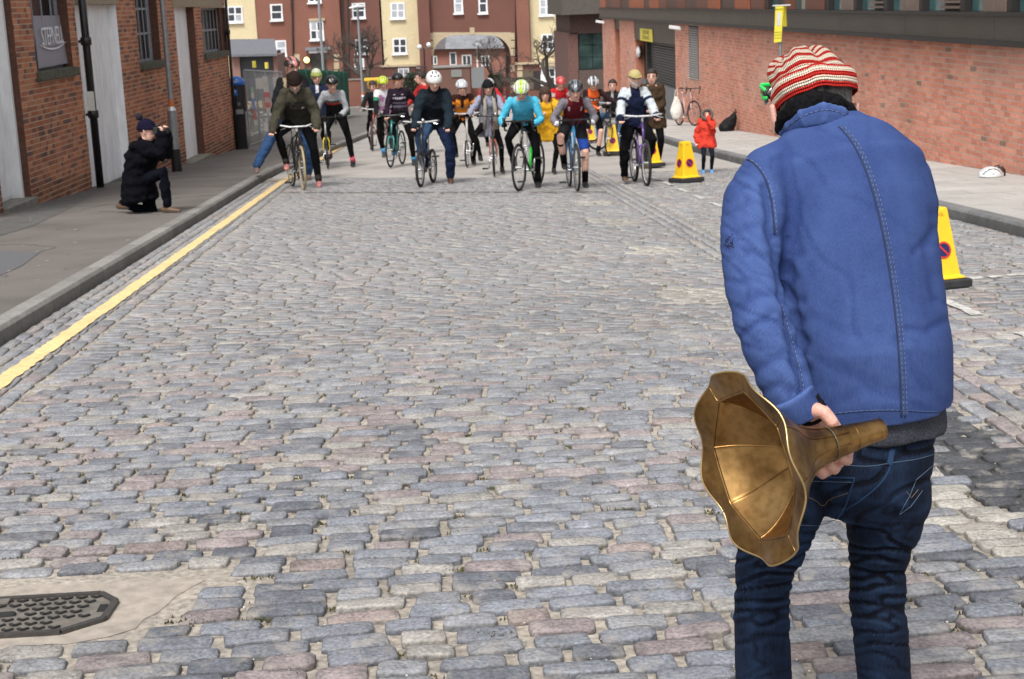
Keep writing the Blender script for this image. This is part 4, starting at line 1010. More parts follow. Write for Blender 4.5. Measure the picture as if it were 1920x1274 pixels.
    if gloves:
        for k, (E, W) in enumerate(((EL,hl),(ER,hr))):
            mb = MB(); hand(mb, W-(W-E).normalized()*.03*s, (W-E), r_, 1.0, s*1.14, 1 if k else -1); mb.tube([W-(W-E).normalized()*.05*s, W], .034*s, 8)
            me = remesh(mb, .009, 1); setcol(me, np.tile(np.array(gloves, dtype=np.float32), (len(me.vertices),1))); linkmesh('glove', me, M_cloth, root)
    rr = f.cross(u_).normalized(); A3 = (rr, f, u_)
    def dome(name, rx_, ry_, rz_, up_o, fb, m_, col, cutz=-.2, seg=28, rings=16, disp=None, colf=None):
        mb = MB(); c = H+u_*up_o*s+f*fb*s
        vs = []; fs = []; n = seg
        for i in range(rings+1):
            th = math.asin(max(-1, cutz)) + (math.pi/2-math.asin(max(-1, cutz)))*i/rings
            for k in range(n):
                an = 2*math.pi*k/n; x = math.cos(th)*math.cos(an); y = math.cos(th)*math.sin(an); z = math.sin(th)
                m = disp(x, y, z) if disp else 1
                vs.append(c + rr*(x*rx_*m*s) + f*(y*ry_*m*s) + u_*(z*rz_*m*s)); mb.c.append(colf(x, y, z) if colf else col)
        fs = [(i*n+k, i*n+(k+1)%n, (i+1)*n+(k+1)%n, (i+1)*n+k) for i in range(rings) for k in range(n)] + [tuple(range(n-1,-1,-1))]
        mb.v = [tuple(v) for v in vs]; mb.f = fs; return mb.build(name, m_, root, smooth=True)
    J.dome = dome
    if hair:
        hm = mat(hair, .7, var=.3, scale=60, bump=.004, bscale=80)
        hk = .88 if hat else 1.0; dome('hair', .101*hk, .129*hk, .122*hk, .028, -.010, hm, hair, cutz=-.35, disp=lambda x,y,z: 1+.05*nz((x,y,z),6,seed) - (.20 if (y > .35 and z < .30) else 0))
    if hat == 'helmet':
        c1, c2 = hatc
        def vent(x, y, z): return z > .1 and abs(math.sin(x*9.5)) < .42 and abs(y) < .86 and abs(x) < .8 and not (abs(y) < .10) 
        dome('helmet', .110, .140, .110, .035, -.004, M_shiny, c1, cutz=-.08, seg=56, rings=22, disp=lambda x,y,z: (.90 if vent(x,y,z) else 1.0)*(1+.03*abs(math.cos(x*9.5))), colf=lambda x,y,z: (.012,.012,.014) if vent(x,y,z) else (c2 if (abs(x) < .22 or .55 < abs(x) < .72) else c1))
        st = MB(); 
        for k in (-1, 1): st.tube([H+rr*k*.088*s+u_*.03*s, H+rr*k*.078*s-u_*.05*s+f*.02*s, H+rr*k*.02*s-u_*.108*s+f*.055*s], .005*s, 5)
        st.build('chin_strap', M_eye, root)
    elif hat == 'skate':
        def hole(x, y, z): return any((x-a)**2+(z-b)**2 < .011 for a, b in ((0,.62),(-.45,.62),(.45,.62),(-.22,.9),(.22,.9))) and y > 0
        dome('helmet', .113, .137, .117, .03, -.004, M_shiny, hatc[0], cutz=-.18, seg=56, rings=24, disp=lambda x,y,z: .97 if hole(x,y,z) else 1, colf=lambda x,y,z: (.03,.03,.03) if hole(x,y,z) else hatc[0])
    elif hat == 'beanie':
        bands = hatc[1]
        dome('beanie', .098, .124, .126, .028, -.006, M_cloth, hatc[0], cutz=-.1, seg=28, rings=18, disp=lambda x,y,z: (1.06 if z < .25 else 1.0)+.03*nz((x,y,z),5,seed), colf=lambda x,y,z: bands if (bands and z > .45) else hatc[0])
    elif hat == 'cap':
        dome('cap', .102, .126, .110, .032, -.004, M_cloth, hatc[0], cutz=0, seg=28, rings=12, disp=lambda x,y,z: 1+.02*nz((x,y,z),6,seed))
        pk = MB(); pk.col = hatc[1]; pts = []
        for k in range(9):
            an = math.pi*(k/8); pts.append((rr*math.cos(an)*.088*s, f*(.075+.10*math.sin(an))*s))
        vs = [H+u_*.040*s+a+b-u_*.03*s*(math.sin(math.pi*i/8)) for i, (a, b) in enumerate(pts)]
        vs2 = [v+u_*.008*s for v in vs]; pk.add(vs+vs2, [tuple(range(8,-1,-1)), tuple(range(9,18))]+[(i,i+1,i+10,i+9) for i in range(8)]+[(8,0,9,17)]); pk.build('peak', M_cloth, root)
    elif hat == 'fur':
        dome('fur_hat', .108, .125, .12, .028, -.01, mat(hatc[0], .95, var=.4, scale=70, bump=.012, bscale=80), hatc[0], cutz=-.15, seg=32, rings=16, disp=lambda x,y,z: 1+.10*nz((x,y,z),7,seed)+.05*nz((x,y,z),19,seed))
        for k in (-1, 1):
            m_ = MB(); m_.tube([H+rr*k*.088*s+u_*.02*s, H+rr*k*.094*s-u_*.06*s, H+rr*k*.07*s-u_*.13*s], [.03*s,.032*s,.026*s], 10, rnd_cap=True); m_.build('ear_flap', mat(hatc[0], .95, var=.4, scale=70, bump=.012, bscale=80), root, smooth=True)
    if glasses:
        g = MB(); 
        for k in (-1, 1): g.ball(H+f*.095*s+rr*k*.033*s+u_*.012*s, (.030*s,.010*s,.019*s), 10, 6, axes=(rr, f, u_))
        g.tube([H+f*.094*s-rr*.02*s+u_*.018*s, H+f*.094*s+rr*.02*s+u_*.018*s], .004*s, 5)
        for k in (-1, 1): g.tube([H+f*.085*s+rr*k*.055*s+u_*.015*s, H-f*.01*s+rr*k*.08*s+u_*.015*s], .003*s, 5)
        gl = g.build('sunglasses', mat(glasses, .1, coat=.6, var=0, emit=0), root, smooth=True)
    if beard:
        m_ = MB(); m_.tube([H+f*.055*s-rr*.05*s-u_*.055*s, H+f*.078*s-u_*.092*s, H+f*.055*s+rr*.05*s-u_*.055*s], [.022*s,.030*s,.022*s], 10, rnd_cap=True)
        m_.tube([H+f*.07*s-u_*.08*s, H+f*.06*s-u_*.125*s], [.032*s,.022*s], 10, rnd_cap=True)
        me = remesh(m_, .008, 2); linkmesh('beard', me, mat(beard, .9, var=.3, scale=80, bump=.005, bscale=120), root)
        m_ = MB(); m_.tube([H+f*.094*s-rr*.028*s-u_*.056*s, H+f*.103*s-u_*.048*s, H+f*.094*s+rr*.028*s-u_*.056*s], [.006*s,.010*s,.006*s], 6, rnd_cap=True); m_.build('moustache', mat(beard, .9, var=.3, scale=80), root, smooth=True)
    return J
bl_sole = np.array((.35,.33,.30), dtype=np.float32)
def dseg(p, a, b):
    ab = b-a; t = max(0, min(1, (p-a).dot(ab)/ab.length_squared)); return (p-a-ab*t).length
def segt(p, a, b):
    ab = b-a; return max(0, min(1, (p-a).dot(ab)/ab.length_squared))

# ------------------------------------------------------------------ bicycles
M_tyre = mat((.014,.014,.014), .75, var=.2, scale=20); M_chrome = mat((.55,.56,.57), .25, metal=.9, var=.05); M_blk = mat((.018,.018,.02), .4, var=.1)
def bicycle(label, loc, rz=0.0, frame=(.05,.05,.05), fork=None, r=.335, rr_=None, tyre=None, rimc=None, bar='flat', barc=None, minor=.016, steer=0.0, rx=-SLOPE, wb=1.0, small=False, cable=True, barz=None, group='bicycles of the riders', fat=False, seat=True, lamp=False, tan_front=False):
    t = thing('bicycle', label, 'bicycle', loc, rz, rx, group); fm = mat(frame, .3, coat=.4, var=.04); fk = mat(fork or frame, .3, coat=.4, var=.04)
    rb_ = rr_ or r; yf, yr = -wb/2, wb/2; bz = barz or .98
    hd_t, hd_b = V(0, yf+.22, bz-.09), V(0, yf+.13, r+.26 if not small else r+.2)
    bb_, st_ = V(0, .06, .27), V(0, .20, .78 if not small else .5)
    ra, rr2 = V(0, yr, rb_), V(0, yf, r)
    ax_ = V(math.cos(steer), math.sin(steer), 0)
    def wheel(c, R_, ax, tyre=tyre):
        tm = MB(); tm.torus(c, ax, R_-minor, minor, 36, 8); w_ = tm.build('wheel', tyre and mat(tyre, .7, var=.1) or M_tyre, t, smooth=True)
        rm = MB(); rm.torus(c, ax, R_-minor*2-.006, .009, 36, 6, squash=1.2); rm.build('rim', mat(rimc, .4, var=.05) if rimc else M_blk, w_, smooth=True)
        sp = MB(); uu = V(0,1,0); vv = V(0,0,1); uu = (uu-ax*uu.dot(ax)).normalized(); vv = ax.cross(uu)
        for k in range(20):
            a = 2*math.pi*k/20; d = uu*math.cos(a)+vv*math.sin(a); e = uu*math.cos(a+.5)+vv*math.sin(a+.5)
            sp.tube([c+ax*.025*(1 if k % 2 else -1)+e*.02, c+d*(R_-minor*2-.008)], .0014, 3, cap=False)
        sp.build('spokes', M_chrome, w_)['kind'] = 'stuff'
        hb = MB(); hb.cyl(c-ax*.045, c+ax*.045, .02, 10); hb.build('hub', M_chrome, w_, smooth=False)
    wheel(rr2, r, ax_); wheel(ra, rb_, V(1,0,0), tyre if not tan_front else None)
    f = MB(); tb = .016 if not fat else .02
    f.tube([hd_t, hd_b], .019, 8)
    f.tube([hd_t+V(0,.01,-.03), st_], tb*.9, 8) if not small else f.tube([hd_b+V(0,0,.05), st_+V(0,0,-.08)], .024, 8)
    if not small: f.tube([hd_b+V(0,.01,.02), bb_], tb*1.15, 8)
    f.tube([bb_, st_+V(0,.015,.03)], tb, 8)
    for k in (-1, 1):
        f.tube([bb_+V(k*.02,0,0), ra+V(k*.06,0,0)], .009, 6); f.tube([st_+V(k*.012,0,-.03), ra+V(k*.06,0,0)], .008, 6)
    fo = f.build('frame', fm, t, smooth=True)
    f = MB(); 
    for k in (-1, 1): f.tube([hd_b+ax_*k*.03, hd_b+ax_*k*(.045+minor*.6)+V(0,-.02,-.06), rr2+ax_*k*(.05+minor*.5)], [.014,.013,.009], 6)
    f.tube([hd_b-ax_*(.045+minor*.6)+V(0,-.01,-.02), hd_b+ax_*(.045+minor*.6)+V(0,-.01,-.02)], .014, 6); f.build('fork', fk, t, smooth=True)
    bm = mat(barc, .3, var=.03) if barc else M_blk; b = MB(); bc = V(0, yf+.19, bz); f2 = V(0,-1,0)
    b.tube([hd_t, hd_t+V(0,-.015,.07)], .015, 8)
    b.tube([hd_t+V(0,-.01,.06), bc+V(0,-.07,0)], .015, 8)
    bo = V(0, yf+.12, bz); w_ = {'flat':.29,'drop':.21,'north':.28,'riser':.31}[bar]
    if bar == 'flat' or bar == 'riser': b.tube([bo-ax_*w_+V(0,.06,.02 if bar == 'flat' else .05), bo-ax_*.1, bo+ax_*.1, bo+ax_*w_+V(0,.06,.02 if bar == 'flat' else .05)], .013, 8)
    elif bar == 'north': b.tube([bo-ax_*w_+V(0,.2,.02), bo-ax_*(w_-.03)+V(0,.08,.03), bo-ax_*.12+V(0,-.03,0), bo+ax_*.12+V(0,-.03,0), bo+ax_*(w_-.03)+V(0,.08,.03), bo+ax_*w_+V(0,.2,.02)], .012, 8)
    else:
        for k in (-1, 1):
            b.tube([bo, bo+ax_*k*.19, bo+ax_*k*w_+V(0,-.05,.0), bo+ax_*k*w_+V(0,-.10,-.05), bo+ax_*k*w_+V(0,-.06,-.12), bo+ax_*k*w_+V(0,.03,-.13)], .013, 8)
    hb = b.build('handlebar', bm, t, smooth=True)
    for k in (-1, 1):
        g = MB()
        if bar == 'drop': g.tube([bo+ax_*k*w_+V(0,-.08,.02), bo+ax_*k*w_+V(0,-.13,.05), bo+ax_*k*w_+V(0,-.14,-.06)], [.018,.016,.006], 6)
        else:
            e = bo+ax_*k*w_+V(0,.2 if bar == 'north' else .06,.02 if bar != 'riser' else .05); g.tube([e-ax_*k*.11 if bar != 'north' else e+V(0,-.1,0), e], .018, 8)
        g.build('brake_hood' if bar == 'drop' else 'grip', M_blk, hb, smooth=True)
        if bar != 'drop':
            g = MB(); e = bo+ax_*k*(w_-.10)+V(0,.02,.0); g.tube([e, e+ax_*k*.03+V(0,-.03,-.02), e+ax_*k*.09+V(0,-.03,-.03)], [.009,.006,.005], 5); g.build('brake_lever', M_chrome, hb)
    if cable:
        g = MB()
        for k in (-1, 1): g.tube([bo+ax_*k*.15, bo+ax_*k*.10+V(0,-.06,.03), bo+ax_*k*.02+V(0,-.04,-.10), hd_b+V(0,-.03,.05)], .003, 4)
        g.build('brake_cables', M_blk, hb)['kind'] = 'stuff'
    sx = st_+V(0,.05,.20 if not small else .38); s_ = MB(); s_.tube([st_, sx-V(0,0,.03)], .013, 8); s_.build('seat_post', M_chrome, t, smooth=True)
    s_ = MB(); s_.tube([sx+V(0,.12,.01), sx+V(0,.06,.015), sx+V(0,-.05,.01), sx+V(0,-.14,.0)], [(.05,.02),(.07,.022),(.035,.018),(.018,.012)], 10, hint=V(1,0,0), rnd_cap=True); s_.build('saddle', M_blk, t, smooth=True)
    cr = MB(); cr.torus(bb_+V(.045,0,0), V(1,0,0), .09, .006, 24, 4); cr.tube([bb_+V(-.06,0,0), bb_+V(.06,0,0)], .02, 8); cr.build('chainring', M_chrome, t)
    for k, dy, dz in ((-1, .0, -.17), (1, -.0, .17)):
        c_ = MB(); c_.tube([bb_+V(k*.06,0,0), bb_+V(k*.075,dy,dz)], [.012,.010], 6); ck = c_.build('crank', M_chrome, t, smooth=True)
        p_ = MB(); p_.box(tuple(bb_+V(k*.09 if k > 0 else -.19, dy-.04, dz-.012)), tuple(bb_+V(.19 if k > 0 else -.09, dy+.04, dz+.012))); p_.build('pedal', M_blk, ck)
    ch = MB(); ch.tube([bb_+V(.045,0,.09), ra+V(.045,0,.035)], .004, 4); ch.tube([bb_+V(.045,0,-.09), ra+V(.045,0,-.035)], .004, 4); ch.build('chain', M_blk, t)
    if lamp:
        l_ = MB(); l_.ball(bo+V(.06,-.05,.03), .03, 10, 6); l_.build('headlamp', M_chrome, t, smooth=True)
    return t
def at_wheel(px, py, rz, wb=1.0, dz=0):     # centre of a bicycle whose front wheel meets the road at this point of the picture
    p = G(px, py, dz); back = V(-math.sin(rz), math.cos(rz), 0)*wb/2; q = p+back; q.z = gz(q.y)+dz; return q

def L2(c): return tuple(v for v in c)
BLK = (.006,.006,.007); NAVY = (.012,.016,.035); JEAN = (.03,.06,.14); DJEAN = (.012,.02,.05)
def on(loc, dx=0, dy=0, rz=0): 
    q = loc + V(dx*math.cos(rz)-dy*math.sin(rz), dx*math.sin(rz)+dy*math.cos(rz), 0); q.z = gz(q.y); return q
GR = 'riders lined up at the start'
# olive jacket, dark knitted hat, front left
rz = R(15); b = at_wheel(570,357,rz); bicycle('black bicycle with bright white handlebars and tan front tyre', b, rz, (.012,.012,.012), r=.345, tyre=(.36,.29,.17), rimc=(.3,.25,.15), bar='north', barc=(.78,.78,.78), steer=-.06, tan_front=True)
def t_olive(t, x, a, f):
    c = (.055,.05,.036) if (a > .1) or t > .85 else (.030,.029,.024)
    if f and .63 < t < .68 and .06 < x < .10: return (.5,.45,.42)
    return c
person('man in an olive jacket and dark knitted hat leaning on white handlebars', on(b, .02, 0, rz), R(3), 1.08, lean=.68, hip=(.03,.14,.93), head=(0,.55), hands=((-.34,-.38,.95),(.34,-.40,.97)), feet=((-.19,-.10,.34),(.30,.02,.075)), knees=((-.5,-1,.2),(.3,-1,.1)),
       top=t_olive, bulk=1.22, bottom={'c':BLK,'e':.006,'len':.9}, shoe=(.40,.16,.15), hat='beanie', hatc=((.022,.015,.013), None), beard=(.30,.28,.25), collar=True, hair=(.02,.014,.011), group=GR, socks=((.05,.045,.04),.2))
# black and white helmet behind, jeans, foot on the kerb
pA = G(520,318,.0); 
person('tall man in a black jacket and red marked helmet, foot on left kerb', V(-2.35,26.0,gz(26.0)), R(6), 1.12, lean=.12, hip=(.05,.1,.93), head=(.35,.12), hands=((-.25,-.40,1.05),(.25,-.40,1.02)), feet=((-.56,-.2,.19),(.22,.1,.07)), knees=((-1,-.6,.1),(.35,-1,.1)), top=lambda t,x,a,f: (.30,.24,.15) if (f and a < .1 and -.13 < x < -.085 and t > .45) else (.014,.014,.016), bulk=1.1,
       bottom={'c':(.035,.075,.17),'e':.024}, shoe=(.16,.11,.09), hat='helmet', hatc=((.02,.02,.02),(.6,.22,.2)), group=GR, collar=True)
b = V(-2.2,26.2,gz(26.2)); bicycle('dark bicycle of the tall man with one foot on the kerb', b, R(10), (.02,.02,.03), bar='flat')
# lime hat
person('person in a lime green knitted hat and navy jacket behind front riders', V(-2.18,30.8,gz(30.8)), R(5), 1.14, lean=.02, hip=(0,.1,.94), head=(.1,.1), hands=((-.2,-.25,.95),(.2,-.25,.95)), feet=((-.12,0,.07),(.12,0,.07)), top=lambda t,x,a,f: (.6,.6,.62) if f and abs(x) < .03 and t > .75 else (.018,.024,.05), bulk=1.12, bottom=BLK, shoe=(.05,.05,.05), hat='beanie', hatc=((.30,.36,.10),(.48,.50,.38)), collar=True, group=GR)
# grey jersey with red stripe, yellow fork
rz = R(4); b = at_wheel(615,317,rz); bicycle('yellow fork road bicycle with black drop bars, ridden in the grey and red jersey', b, rz, (.5,.5,.5), fork=(.62,.50,.02), bar='drop')
def t_grey(t, x, a, f):
    if a >= 0: return (.33,.34,.36) if a < 1.8 else (.02,.02,.02)
    if t > .78: return (.30,.31,.33)
    if .60 < t < .68: return (.45,.05,.04)
    return (.08,.08,.09) if t > .68 else (.014,.014,.015)
person('cyclist in a grey jersey with a red chest stripe, black helmet and glasses', on(b, .1, .1, rz), R(-4), 1.03, lean=.62, hip=(.02,.12,.90), head=(.25,.25), hands=((-.22,-.40,1.0),(.24,-.40,1.0)), feet=((-.15,.05,.2),(.34,-.1,.075)), top=t_grey, bottom={'c':BLK,'e':.004}, shoe=BLK, hat='helmet', hatc=(BLK,(.02,.02,.02)), gloves=BLK, socks=((.62,.12,.16),.2), hair=(.02,.015,.01), group=GR)
# black sleeved rider with red wheeled bike and yellow helmet
b = at_wheel(702,283,R(-10)); bicycle('bicycle with a fat red front wheel and silver bars in the back row', b, R(-16), (.35,.06,.05), fork=(.55,.5,.5), r=.35, minor=.03, rimc=(.45,.08,.06), tyre=(.05,.03,.03), barc=(.6,.6,.6), steer=.35, bar='riser')
person('rider in black sleeves mostly hidden behind the yellow helmet, holding silver handlebars', on(b,-.05,.35), R(-5), 1.0, lean=.3, head=(-.1,.2), hands=((-.26,-.5,1.0),(.2,-.5,1.0)), feet=((-.15,0,.07),(.15,0,.07)), top=(.016,.016,.018), short_arm=None, bottom=BLK, shoe=BLK, hair=(.03,.02,.015), group=GR)
def t_pur(t, x, a, f):
    if a >= 0: return (.62,.64,.64) if a < .45 else ((.03,.20,.10) if a < .75 else (.014,.014,.015))
    if t > .86: return (.62,.62,.64)
    n = noise.noise(Vector((x*9, t*5, 2))); return (.30,.14,.26) if n > .05 else (.55,.50,.56)
q = V(-.84,33.0,gz(33.0)); person('cyclist in a white, green and purple jersey wearing a bright yellow helmet', q, R(-3), 1.03, lean=.25, head=(.1,.25), hands=((-.18,-.35,.95),(.3,-.3,.95)), feet=((-.08,0,.07),(.2,0,.07)), top=t_pur, bottom={'c':BLK,'e':.004}, shoe=((.05,.05,.05),(.05,.05,.05)), hat='helmet', hatc=((.60,.72,.06),(.50,.62,.05)), group=GR, socks=((.10,.30,.55),.25))
# purple-black jersey, teal bike
rz = R(-12); b = at_wheel(733,315,rz); bicycle('teal framed road bicycle under the rider with orange glasses', b, rz, (.05,.30,.27), bar='flat', barc=(.05,.05,.05))
def t_merid(t, x, a, f):
    if a >= 0: return (.020,.013,.022)
    if f and .66 < t < .73 and abs(x) < .13 and (int((x+.13)*70) % 3): return (.45,.42,.48)
    if f and .80 < t < .84 and (abs(abs(x)-.07) < .018): return (.45,.42,.46)
    if .33 < t < .42 or (.48 < t < .53): return (.13,.11,.16)
    return (.022,.014,.024)
person('cyclist in a dark purple lettered jersey with black helmet and orange mirrored glasses', on(b, .12, .1, rz), R(-4), 1.02, lean=.16, hip=(.04,.1,.93), head=(.0,.05), hands=((-.27,-.28,.93),(.52,.12,1.28)), feet=((-.12,-.05,.2),(.30,.05,.075)), top=t_merid, bottom={'c':BLK,'e':.004}, shoe=((.55,.55,.57),(.02,.02,.02)), hat='helmet', hatc=(BLK,BLK), glasses=(.75,.22,.02), group=GR, socks=((.07,.25,.45),.15))
person('bareheaded dark haired man looking left behind the white skate helmet', V(-.12,34.2,gz(34.2)), R(-60), 1.04, lean=.05, head=(-.6,.0), hands=((-.2,-.25,.95),(.2,-.25,.95)), feet=((-.12,0,.07),(.12,0,.07)), top=(.35,.03,.03), bottom=BLK, hair=(.02,.013,.01), group=GR)
# white skate helmet, black anorak, jeans
rz = R(-12); b = at_wheel(789,352,rz,.95); bicycle('dark small wheeled bicycle of the man in the white skate helmet', b, rz, (.03,.03,.035), r=.27, small=True, bar='flat', barc=(.55,.55,.55), wb=.95, minor=.022, rimc=(.3,.3,.3), barz=.98, lamp=True)
person('man in a black anorak, jeans and round white helmet on small bicycle', on(b, .06, .12, rz), R(2), 1.05, lean=.52, hip=(.05,.12,.88), head=(.1,.28), hands=((-.25,-.40,.93),(.26,-.40,.90)), feet=((-.16,-.06,.26),(.27,.0,.075)), top=lambda t,x,a,f: (.014,.022,.03) if a > 0 else (.010,.013,.017), bulk=1.22, bottom={'c':lambda p: (.045,.085,.16) if p.y < -.05 and p.z > .45 and p.x < 0 else DJEAN,'e':.024}, shoe=(.07,.03,.02), hat='skate', hatc=((.72,.72,.70),), collar=True, hair=(.05,.04,.03), group=GR)
# orange and brown jersey, white folding bike
rz = R(-8); b = at_wheel(876,314,rz,.95); bicycle('white framed folding bicycle with small wheels in the middle of the row', b, rz, (.62,.6,.58), r=.25, small=True, bar='flat', wb=.95, barc=(.5,.5,.5), rimc=(.5,.5,.5), barz=.97, lamp=True)
def t_orange(t, x, a, f):
    if a >= 0: return (.62,.20,.03) if .3 < a < .45 else (.035,.014,.012)
    if not f: return (.035,.014,.012)
    if .56 < t < .62: return (.5,.45,.42) if int(x*60) % 2 else (.035,.014,.012)
    if t > .62: return (.72,.24,.03) if .03 < abs(x) < .14 and t < .9 else (.035,.014,.012)
    return (.55,.17,.02) if abs(x) < .15 else (.035,.014,.012)
person('cyclist in an orange and brown jersey with white helmet and dark glasses', on(b, .0, .12, rz), R(2), .97, lean=.5, hip=(-.02,.1,.88), head=(.05,.2), hands=((-.26,-.36,.93),(.16,-.38,.95)), feet=((-.2,-.05,.24),(.2,.15,.075)), top=t_orange, bottom={'c':BLK,'e':.006}, shoe=BLK, hat='helmet', hatc=((.62,.66,.70),(.55,.58,.62)), glasses=(.02,.01,.01), gloves=BLK, group=GR)
# behind the woman: red jacket and pale helmet
person('rider in a red jacket and pale helmet behind the woman in black hat', V(1.55,36.0,gz(36.0)), 0, .98, lean=.35, head=(0,.3), hands=((-.25,-.3,1.0),(.25,-.3,1.0)), feet=((-.12,0,.07),(.12,0,.07)), top=(.50,.03,.04), bulk=1.3, bottom=BLK, hat='helmet', hatc=((.55,.57,.58),(.5,.5,.5)), group=GR)
# woman with long dark hair and grey cardigan
rz = R(-2); b = at_wheel(927,331,rz); bicycle('black upright bicycle of the woman in the grey cardigan', b, rz, (.05,.012,.012), bar='north', r=.34, fork=(.4,.12,.08), lamp=True)
def t_card(t, x, a, f):
    if a < 0 and f and .075 < abs(x+.01) < .115: return (.20,.18,.16)
    return (.25,.26,.34)
J = person('woman in a grey cardigan and striped scarf with long dark hair and black knitted hat', on(b, -.06, .12, rz), R(4), .94, lean=.22, hip=(.0,.12,.92), head=(-.1,.12), neck_tilt=-.05, hands=((-.36,-.3,1.02),(.26,-.38,1.0)), feet=((-.24,-.1,.33),(.24,.02,.08)), knees=((-.6,-1,.3),(.3,-1,.1)), top=t_card, top_len=1.25, skirt=1, bulk=1.06, bottom={'c':BLK,'e':.002,'slim':.9,'name':'tights'}, shoe=BLK, hat='beanie', hatc=((.012,.012,.014), None), gloves=BLK, hair=(.012,.01,.01), group=GR)
for k in (-1, 1):
    m_ = MB(); H = J.H; m_.tube([H+V(k*.078,.02,.04), H+V(k*.096,.0,-.08), H+V(k*.105,-.06,-.2), H+V(k*.09,-.09,-.33)], [(.028,.03),(.034,.034),(.034,.03),(.018,.014)], 10, rnd_cap=True); m_.build('long_hair', M_hair, J.root, smooth=True)
    m_ = MB(); N = J.N; m_.tube([N+V(k*.05,.0,.03), N+V(k*.075,-.14,-.05), N+V(k*.09,-.18,-.3), N+V(k*.10,-.16,-.55)], [(.03,.015),(.032,.014),(.032,.012),(.034,.012)], 8, hint=V(1,0,0)); m_.build('scarf', mat((.24,.22,.19), .95, var=.35, scale=60, stretch=(1,1,.15)), J.root, smooth=True)
# sky blue jersey
rz = R(-20); b = at_wheel(974,360,rz); bicycle('black road bicycle with green seat tube ridden in the sky blue jersey', b, rz, (.015,.015,.015), r=.34, bar='drop', rimc=(.03,.03,.03))
bk_ = [o for o in bpy.data.objects if o.get('label','').startswith('black road bicycle with green')][0]; g_ = MB(); g_.tube([V(0,.055,.25),V(0,.15,.60)], .024, 8); g_.build('seat_tube', mat((.03,.45,.05), .35, coat=.3), bk_, smooth=True)
J = person('cyclist in a sky blue jersey and white and lime helmet bending low', on(b, .02, .14, rz), R(-5), 1.0, lean=.82, hip=(.05,.18,.93), head=(-.05,.5), hands=((-.21,-.40,.93),(.19,-.40,.93)), feet=((-.12,.0,.33),(.27,.04,.075)), top=(.075,.42,.60), bottom={'c':BLK,'e':.003,'len':.72,'name':'tights'}, shoe=BLK, hat='helmet', hatc=((.72,.74,.72),(.42,.70,.04)), glasses=(.01,.01,.01), gloves=BLK, hair=(.02,.015,.01), group=GR, socks=(BLK,.25), shoulder=.17)
# yellow coat, fur hat
b = at_wheel(1000,300,R(-40)); bicycle('silver bicycle with white handlebars beside the woman in yellow', on(G(1005,306),-.1,.3), R(-12), (.5,.52,.54), bar='riser', barc=(.72,.72,.70), tyre=(.3,.3,.3), rimc=(.5,.5,.5))
J = person('woman in a mustard yellow coat and brown fur hat leaning over white handlebars', on(G(1042,326), -.1, 0), R(3), .88, lean=.32, side=-.10, hip=(.02,.1,.90), head=(-.1,.08), hands=((-.12,-.3,.98),(.16,-.36,1.08)), feet=((-.20,.3,.25),(.12,0,.075)), top=lambda t,x,a,f: (.02,.018,.015) if (f and a < 0 and abs(abs(x)-.11) < .012 and t > .5) else (.60,.32,.02), top_len=1.35, skirt=1, bulk=1.28, bottom={'c':BLK,'e':.004,'slim':.95}, shoe=BLK, hat='fur', hatc=((.055,.03,.02),), hair=(.02,.012,.01), group=GR, collar=True)
# red helmet behind
person('rider in a red lettered jersey and red helmet in the back row', V(3.12,33.6,gz(33.6)), 0, .96, lean=.5, head=(.1,.35), hands=((-.25,-.35,.95),(.25,-.35,.95)), feet=((-.12,0,.07),(.12,0,.07)), top=lambda t,x,a,f: (.6,.4,.4) if f and .58 < t < .63 and abs(x) < .1 else ((.5,.42,.42) if .2 < a < .5 else (.45,.02,.025)), bulk=1.05, bottom=BLK, hat='helmet', hatc=((.62,.05,.05),(.6,.1,.1)), group=GR)
# dark red jersey, white gloves, blue shorts
rz = R(1); b = at_wheel(1083,360,rz); bicycle('blue and black road bicycle ridden with white gloves', b, rz, (.02,.22,.45), r=.335, bar='drop', fork=(.02,.02,.03), rimc=(.12,.12,.13))
def t_red(t, x, a, f):
    if a >= 0: return (.17,.16,.18) if f or a > .2 else (.09,.085,.10)
    if f and .74 < t < .88 and .075 < abs(x) < .10: return (.5,.45,.46)
    return (.10,.012,.018) if abs(x) < .14 else (.03,.02,.022)
J = person('cyclist in a dark red jersey with grey sleeves, white gloves and blue shorts', on(b, .02, .12, rz), R(0), .98, lean=.78, hip=(.03,.16,.92), head=(-.05,.3), hands=((-.25,-.38,.95),(.25,-.38,.95)), feet=((-.16,-.06,.36),(.20,.05,.075)), knees=((-.35,-1,.4),(.2,-1,.1)), top=t_red, bottom={'c':lambda p: (.015,.015,.018) if p.z > .70 else (.02,.06,.30),'e':.006,'len':.3,'name':'shorts'}, shoe=BLK, hat='helmet', hatc=((.02,.022,.025),(.16,.18,.2)), gloves=(.75,.76,.80), socks=(BLK,.78), group=GR, shoulder=.165)
# orange jersey behind
person('cyclist in an orange and black lettered jersey with white and black helmet at the back', V(3.42,29.6,gz(29.6)), R(5), .95, lean=.42, head=(-.1,.45), hands=((-.1,-.25,.95),(.35,-.3,1.0)), feet=((-.12,.1,.15),(.12,0,.075)), top=lambda t,x,a,f: (.03,.016,.018) if a >= 0 else ((.55,.5,.5) if f and .62 < t < .69 and int(x*55) % 3 and abs(x) < .12 else ((.02,.014,.02) if .60 < t < .74 else (.68,.12,.03))), bottom={'c':BLK,'e':.003,'len':.3,'name':'shorts'}, shoe=BLK, hat='helmet', hatc=((.70,.72,.75),(.03,.03,.04)), glasses=(.3,.1,.05), socks=(BLK,.3), group=GR)
bicycle('road bicycle with pale wheels beside the rider in the orange and black jersey', V(3.72,29.9,gz(29.9)), R(-20), (.02,.02,.02), bar='drop', rimc=(.5,.5,.5))
